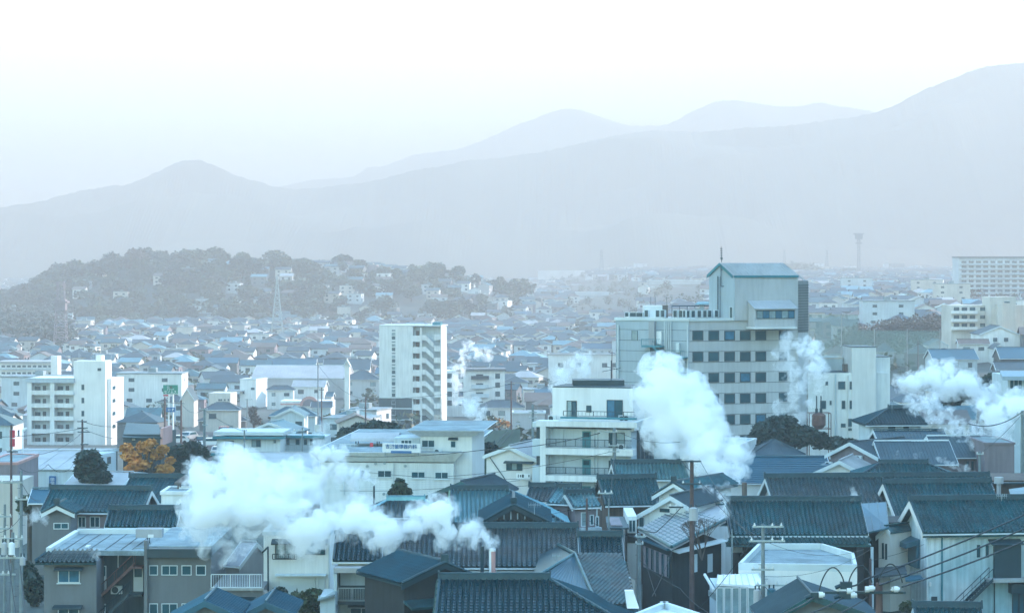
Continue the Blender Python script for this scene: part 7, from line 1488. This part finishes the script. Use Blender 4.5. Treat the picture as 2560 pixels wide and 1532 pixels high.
def puff_mesh(pts, vox, amp, nscale, thr, name, m, seed):
    me = bpy.data.meshes.new(name); me.from_pydata([p[0] for p in pts], [], []); a = me.attributes.new('rad', 'FLOAT', 'POINT'); a.data.foreach_set('value', [p[1] for p in pts])
    o = bpy.data.objects.new(name, me); COL.objects.link(o); ng = bpy.data.node_groups.new('puff', 'GeometryNodeTree')
    ng.interface.new_socket('Geometry', in_out='INPUT', socket_type='NodeSocketGeometry'); ng.interface.new_socket('Geometry', in_out='OUTPUT', socket_type='NodeSocketGeometry')
    N = ng.nodes; L = ng.links; gi = N.new('NodeGroupInput'); go = N.new('NodeGroupOutput'); vc = N.new('GeometryNodeVolumeCube')
    pad = amp*.8+1; mn = [min(p[0][i]-p[1]*1.4 for p in pts)-pad*.4 for i in range(3)]; mx_ = [max(p[0][i]+p[1]*1.4 for p in pts)+pad*.4 for i in range(3)]
    vc.inputs['Min'].default_value = mn; vc.inputs['Max'].default_value = mx_
    for i, a in enumerate('XYZ'): vc.inputs['Resolution '+a].default_value = min(420, max(8, int((mx_[i]-mn[i])/vox)))
    pos = N.new('GeometryNodeInputPosition'); nz = N.new('ShaderNodeTexNoise'); nz.inputs['Scale'].default_value = nscale; nz.inputs['Detail'].default_value = 7; nz.inputs['Roughness'].default_value = .66
    sh = N.new('ShaderNodeVectorMath'); sh.operation = 'ADD'; sh.inputs[1].default_value = (seed*13.1, seed*7.7, seed*3.3); L.new(pos.outputs[0], sh.inputs[0]); L.new(sh.outputs[0], nz.inputs['Vector'])
    sub = N.new('ShaderNodeVectorMath'); sub.operation = 'SUBTRACT'; L.new(nz.outputs['Color'], sub.inputs[0]); sub.inputs[1].default_value = (.5, .5, .5)
    sc = N.new('ShaderNodeVectorMath'); sc.operation = 'SCALE'; L.new(sub.outputs[0], sc.inputs[0]); sc.inputs['Scale'].default_value = amp
    ad = N.new('ShaderNodeVectorMath'); ad.operation = 'ADD'; L.new(pos.outputs[0], ad.inputs[0]); L.new(sc.outputs[0], ad.inputs[1])
    sn = N.new('GeometryNodeSampleNearest'); sn.domain = 'POINT'; L.new(gi.outputs[0], sn.inputs[0]); L.new(ad.outputs[0], sn.inputs[1])
    def samp(fs, dt):
        si = N.new('GeometryNodeSampleIndex'); si.data_type = dt; si.domain = 'POINT'; L.new(gi.outputs[0], si.inputs['Geometry']); L.new(fs, si.inputs['Value']); L.new(sn.outputs[0], si.inputs['Index']); return si.outputs[0]
    p2 = N.new('GeometryNodeInputPosition'); na = N.new('GeometryNodeInputNamedAttribute'); na.inputs[0].default_value = 'rad'
    c = samp(p2.outputs[0], 'FLOAT_VECTOR'); r = samp(na.outputs[0], 'FLOAT')
    di = N.new('ShaderNodeVectorMath'); di.operation = 'DISTANCE'; L.new(ad.outputs[0], di.inputs[0]); L.new(c, di.inputs[1])
    dv = N.new('ShaderNodeMath'); dv.operation = 'DIVIDE'; L.new(di.outputs['Value'], dv.inputs[0]); L.new(r, dv.inputs[1])
    mr = N.new('ShaderNodeMapRange'); mr.clamp = True; mr.inputs['From Min'].default_value = 2.0; mr.inputs['From Max'].default_value = 0; L.new(dv.outputs[0], mr.inputs[0]); L.new(mr.outputs[0], vc.inputs['Density'])
    vm = N.new('GeometryNodeVolumeToMesh'); vm.inputs['Threshold'].default_value = 1-thr/2; L.new(vc.outputs[0], vm.inputs[0]); L.new(vm.outputs[0], go.inputs[0])
    mo = o.modifiers.new('puff', 'NODES'); mo.node_group = ng; dg = bpy.context.evaluated_depsgraph_get(); dg.update()
    out = bpy.data.meshes.new_from_object(o.evaluated_get(dg)); bpy.data.objects.remove(o); out.name = name; out.materials.clear(); out.materials.append(m); return out
def plume(label, path, seed, mode='dense', jit=.35, dens=12, vox=None, amp=None, ns=None):
    """path: (px, py, D, radius_px)"""
    r_ = random.Random(seed); pts = []
    segs = list(zip(path[:-1], path[1:])) or [(path[0], path[0])]
    for a, b in segs:
        A, B = W(a[0], a[1], a[2]), W(b[0], b[1], b[2]); L_ = (B-A).length; ra, rb = a[3]*a[2]/F, b[3]*b[2]/F; n = max(3, int(L_/max(.12, (ra+rb)/2)*5))
        for k in range(n):
            t = k/n; c = A.lerp(B, t); rr = ra+(rb-ra)*t; q = rr*r_.uniform(.25, .8); c = c+Vector([r_.gauss(0, 1) for _ in range(3)])*rr*jit*1.25; pts.append((c, q))
    rm = sum(p[1] for p in pts)/len(pts); mxr = max(p[1] for p in pts)
    vox = vox or max(.09, min(.32, mxr*.1)); amp = amp or min(5.0, rm*2.9+.3); ns = ns or min(1.8, .55/max(.25, rm)+.15)
    b0 = W(path[0][0], path[0][1], path[0][2]); e = empty('steam_plume', b0, label, 'steam plume')
    lst = {'dense': (('core', .74, 'core'), ('veil', 1.5, 'veil')), 'thin': (('veil', 1.15, 'wisp'),), 'mid': (('core', .42, 'core'), ('veil', 1.35, 'veil'))}[mode]
    for nm, thr, mm in lst:
        me = puff_mesh(pts, vox, amp, ns, thr, nm, SM[mm], seed)
        if len(me.vertices) == 0: continue
        o = bpy.data.objects.new(nm, me); link(o, e); o.location = -Vector(b0)
    return e
plume('huge white steam plume drifting from the pink flue across the near roofs', [(1231, 1372, 163, 5), (1224, 1348, 164, 15), (1195, 1328, 165, 30), (1140, 1322, 166, 42), (1060, 1312, 167, 52), (980, 1315, 168, 48), (900, 1315, 168, 48), (810, 1300, 169, 58), (720, 1290, 170, 62), (620, 1262, 171, 74), (540, 1245, 172, 78), (480, 1265, 173, 58)], 1)
plume('upper billows of the huge steam plume next to the clinic wall', [(490, 1215, 174, 40), (560, 1195, 174, 45), (700, 1205, 174, 50), (790, 1215, 174, 40)], 2)
plume('ragged lower fringe of steam curling over the grey block wing', [(470, 1320, 172, 30), (530, 1345, 172, 36), (600, 1345, 172, 36), (660, 1330, 172, 26), (560, 1385, 171, 22), (540, 1420, 171, 14)], 3, 'thin')
plume('steam puff from the thin flue in front of the clinic wall', [(936, 1212, 214, 4), (926, 1196, 214, 14), (890, 1188, 213, 22), (845, 1180, 212, 28), (815, 1150, 211, 26), (806, 1120, 211, 18)], 4)
plume('faint rising tail of steam above the clinic wall', [(806, 1120, 211, 20), (800, 1090, 212, 16), (815, 1060, 213, 16)], 5, 'thin')
plume('small stream of steam leaving the dark flue', [(1205, 1364, 163, 3), (1185, 1370, 163, 9), (1160, 1376, 163, 12), (1140, 1372, 163, 10)], 6, 'thin')
plume('round steam puff rising behind the clinic roof', [(1192, 1072, 300, 14), (1195, 1040, 300, 26), (1180, 1018, 300, 22), (1150, 1010, 300, 12)], 7, 'mid')
plume('thin curling steam rising in front of the balconied flats', [(1150, 1005, 430, 16), (1135, 950, 430, 14), (1165, 900, 430, 18), (1160, 860, 430, 9), (1215, 890, 430, 18)], 8, 'thin')
plume('steam veil drifting up behind the roof of the flats with teal doors', [(1385, 965, 300, 22), (1420, 940, 300, 34), (1460, 915, 300, 34), (1455, 885, 300, 18)], 9, 'mid')
plume('largest billowing steam cloud in front of the tall beige block', [(1857, 1204, 226, 4), (1835, 1190, 228, 16), (1800, 1164, 230, 36), (1755, 1125, 233, 54), (1715, 1075, 236, 66), (1695, 1010, 238, 76), (1650, 990, 238, 66), (1600, 985, 238, 40)], 10)
plume('upper head of the largest steam cloud', [(1650, 965, 240, 40), (1700, 965, 240, 34), (1740, 980, 240, 32), (1760, 1040, 240, 36), (1740, 1090, 240, 44)], 11)
plume('thin jet of steam from the steel pipe at the mossy roof eave', [(1830, 1321, 187, 2.5), (1820, 1295, 187, 8), (1812, 1270, 187, 10), (1822, 1250, 187, 9), (1800, 1235, 188, 9), (1765, 1215, 190, 7)], 12, 'mid')
plume('ragged steam streak between the brown pole and the blue roof', [(1745, 1210, 195, 6), (1775, 1225, 195, 9), (1808, 1240, 196, 10), (1815, 1215, 196, 14)], 13, 'thin')
plume('tiny steam wisps on the white verge beside the brown pole', [(1622, 1290, 192, 7), (1628, 1270, 192, 5), (1645, 1256, 192, 7)], 14, 'thin')
plume('steam from the twin flues rising between the tall block and the lift tower', [(2045, 990, 326, 6), (2044, 955, 326, 16), (2030, 915, 326, 30), (2035, 880, 326, 28), (2005, 850, 326, 22)], 15, 'mid')
plume('pale steam rising behind the big dark tree against the beige block', [(2020, 1055, 330, 18), (2000, 1030, 330, 30), (1975, 1000, 330, 28), (1990, 960, 330, 26), (1960, 920, 330, 28), (1950, 860, 330, 24)], 16, 'thin')
plume('dense steam cloud entering at the right edge', [(2600, 1030, 262, 55), (2545, 1040, 262, 50), (2490, 1050, 264, 34), (2450, 1035, 264, 26)], 17)
plume('tattered steam bank above the dark hip roof near the right edge', [(2470, 975, 275, 30), (2420, 955, 275, 36), (2360, 955, 275, 34), (2300, 950, 275, 32), (2265, 965, 275, 22)], 18)
plume('lower tatters of the right-hand steam bank', [(2275, 1010, 270, 22), (2330, 1010, 270, 26), (2370, 1040, 270, 22), (2420, 1070, 270, 22), (2460, 1090, 270, 22), (2520, 1110, 268, 24)], 19, 'mid')
plume('steam wisps trailing down from the right-hand steam bank', [(2330, 1050, 268, 14), (2400, 1090, 266, 14), (2440, 1120, 264, 12), (2540, 1100, 264, 18)], 20, 'mid')
plume('slanting string of small steam puffs over the mauve house', [(2475, 1202, 238, 4), (2440, 1188, 238, 7), (2405, 1170, 238, 8), (2370, 1155, 238, 9), (2345, 1143, 238, 8)], 21, 'mid')
plume('single small round steam puff on the brown-tinged tiled roof', [(2128, 1252, 198, 8), (2130, 1240, 198, 13), (2140, 1232, 198, 12)], 22, 'mid')
plume('faint double wisp of steam over the slate-teal roof', [(2236, 1160, 246, 7), (2240, 1135, 246, 8), (2290, 1150, 246, 7), (2296, 1130, 246, 7)], 23, 'thin')
plume('curl of steam in front of the dark trees left of the huge plume', [(462, 1180, 255, 8), (470, 1155, 255, 12), (495, 1152, 255, 12), (500, 1175, 255, 8)], 24, 'mid')
plume('grey wisps drifting over the tangle of poles at the left', [(60, 1300, 190, 18), (95, 1285, 190, 18), (120, 1305, 190, 12)], 25, 'thin')
plume('soft steam patch low over the white terrace railing', [(650, 1500, 170, 16), (640, 1470, 170, 14)], 26, 'thin')
plume('dim steam haze over the deck edge of the grey block', [(235, 1385, 178, 12), (255, 1378, 178, 10)], 27, 'thin')
# lettering becomes real meshes
dg = bpy.context.evaluated_depsgraph_get()
for t in TEXTS:
    me = bpy.data.meshes.new_from_object(t.evaluated_get(dg)); nm = t.name; o = bpy.data.objects.new('lettering', me); COL.objects.link(o); o.parent = t.parent; o.matrix_local = t.matrix_local.copy(); bpy.data.objects.remove(t); o.name = 'lettering'
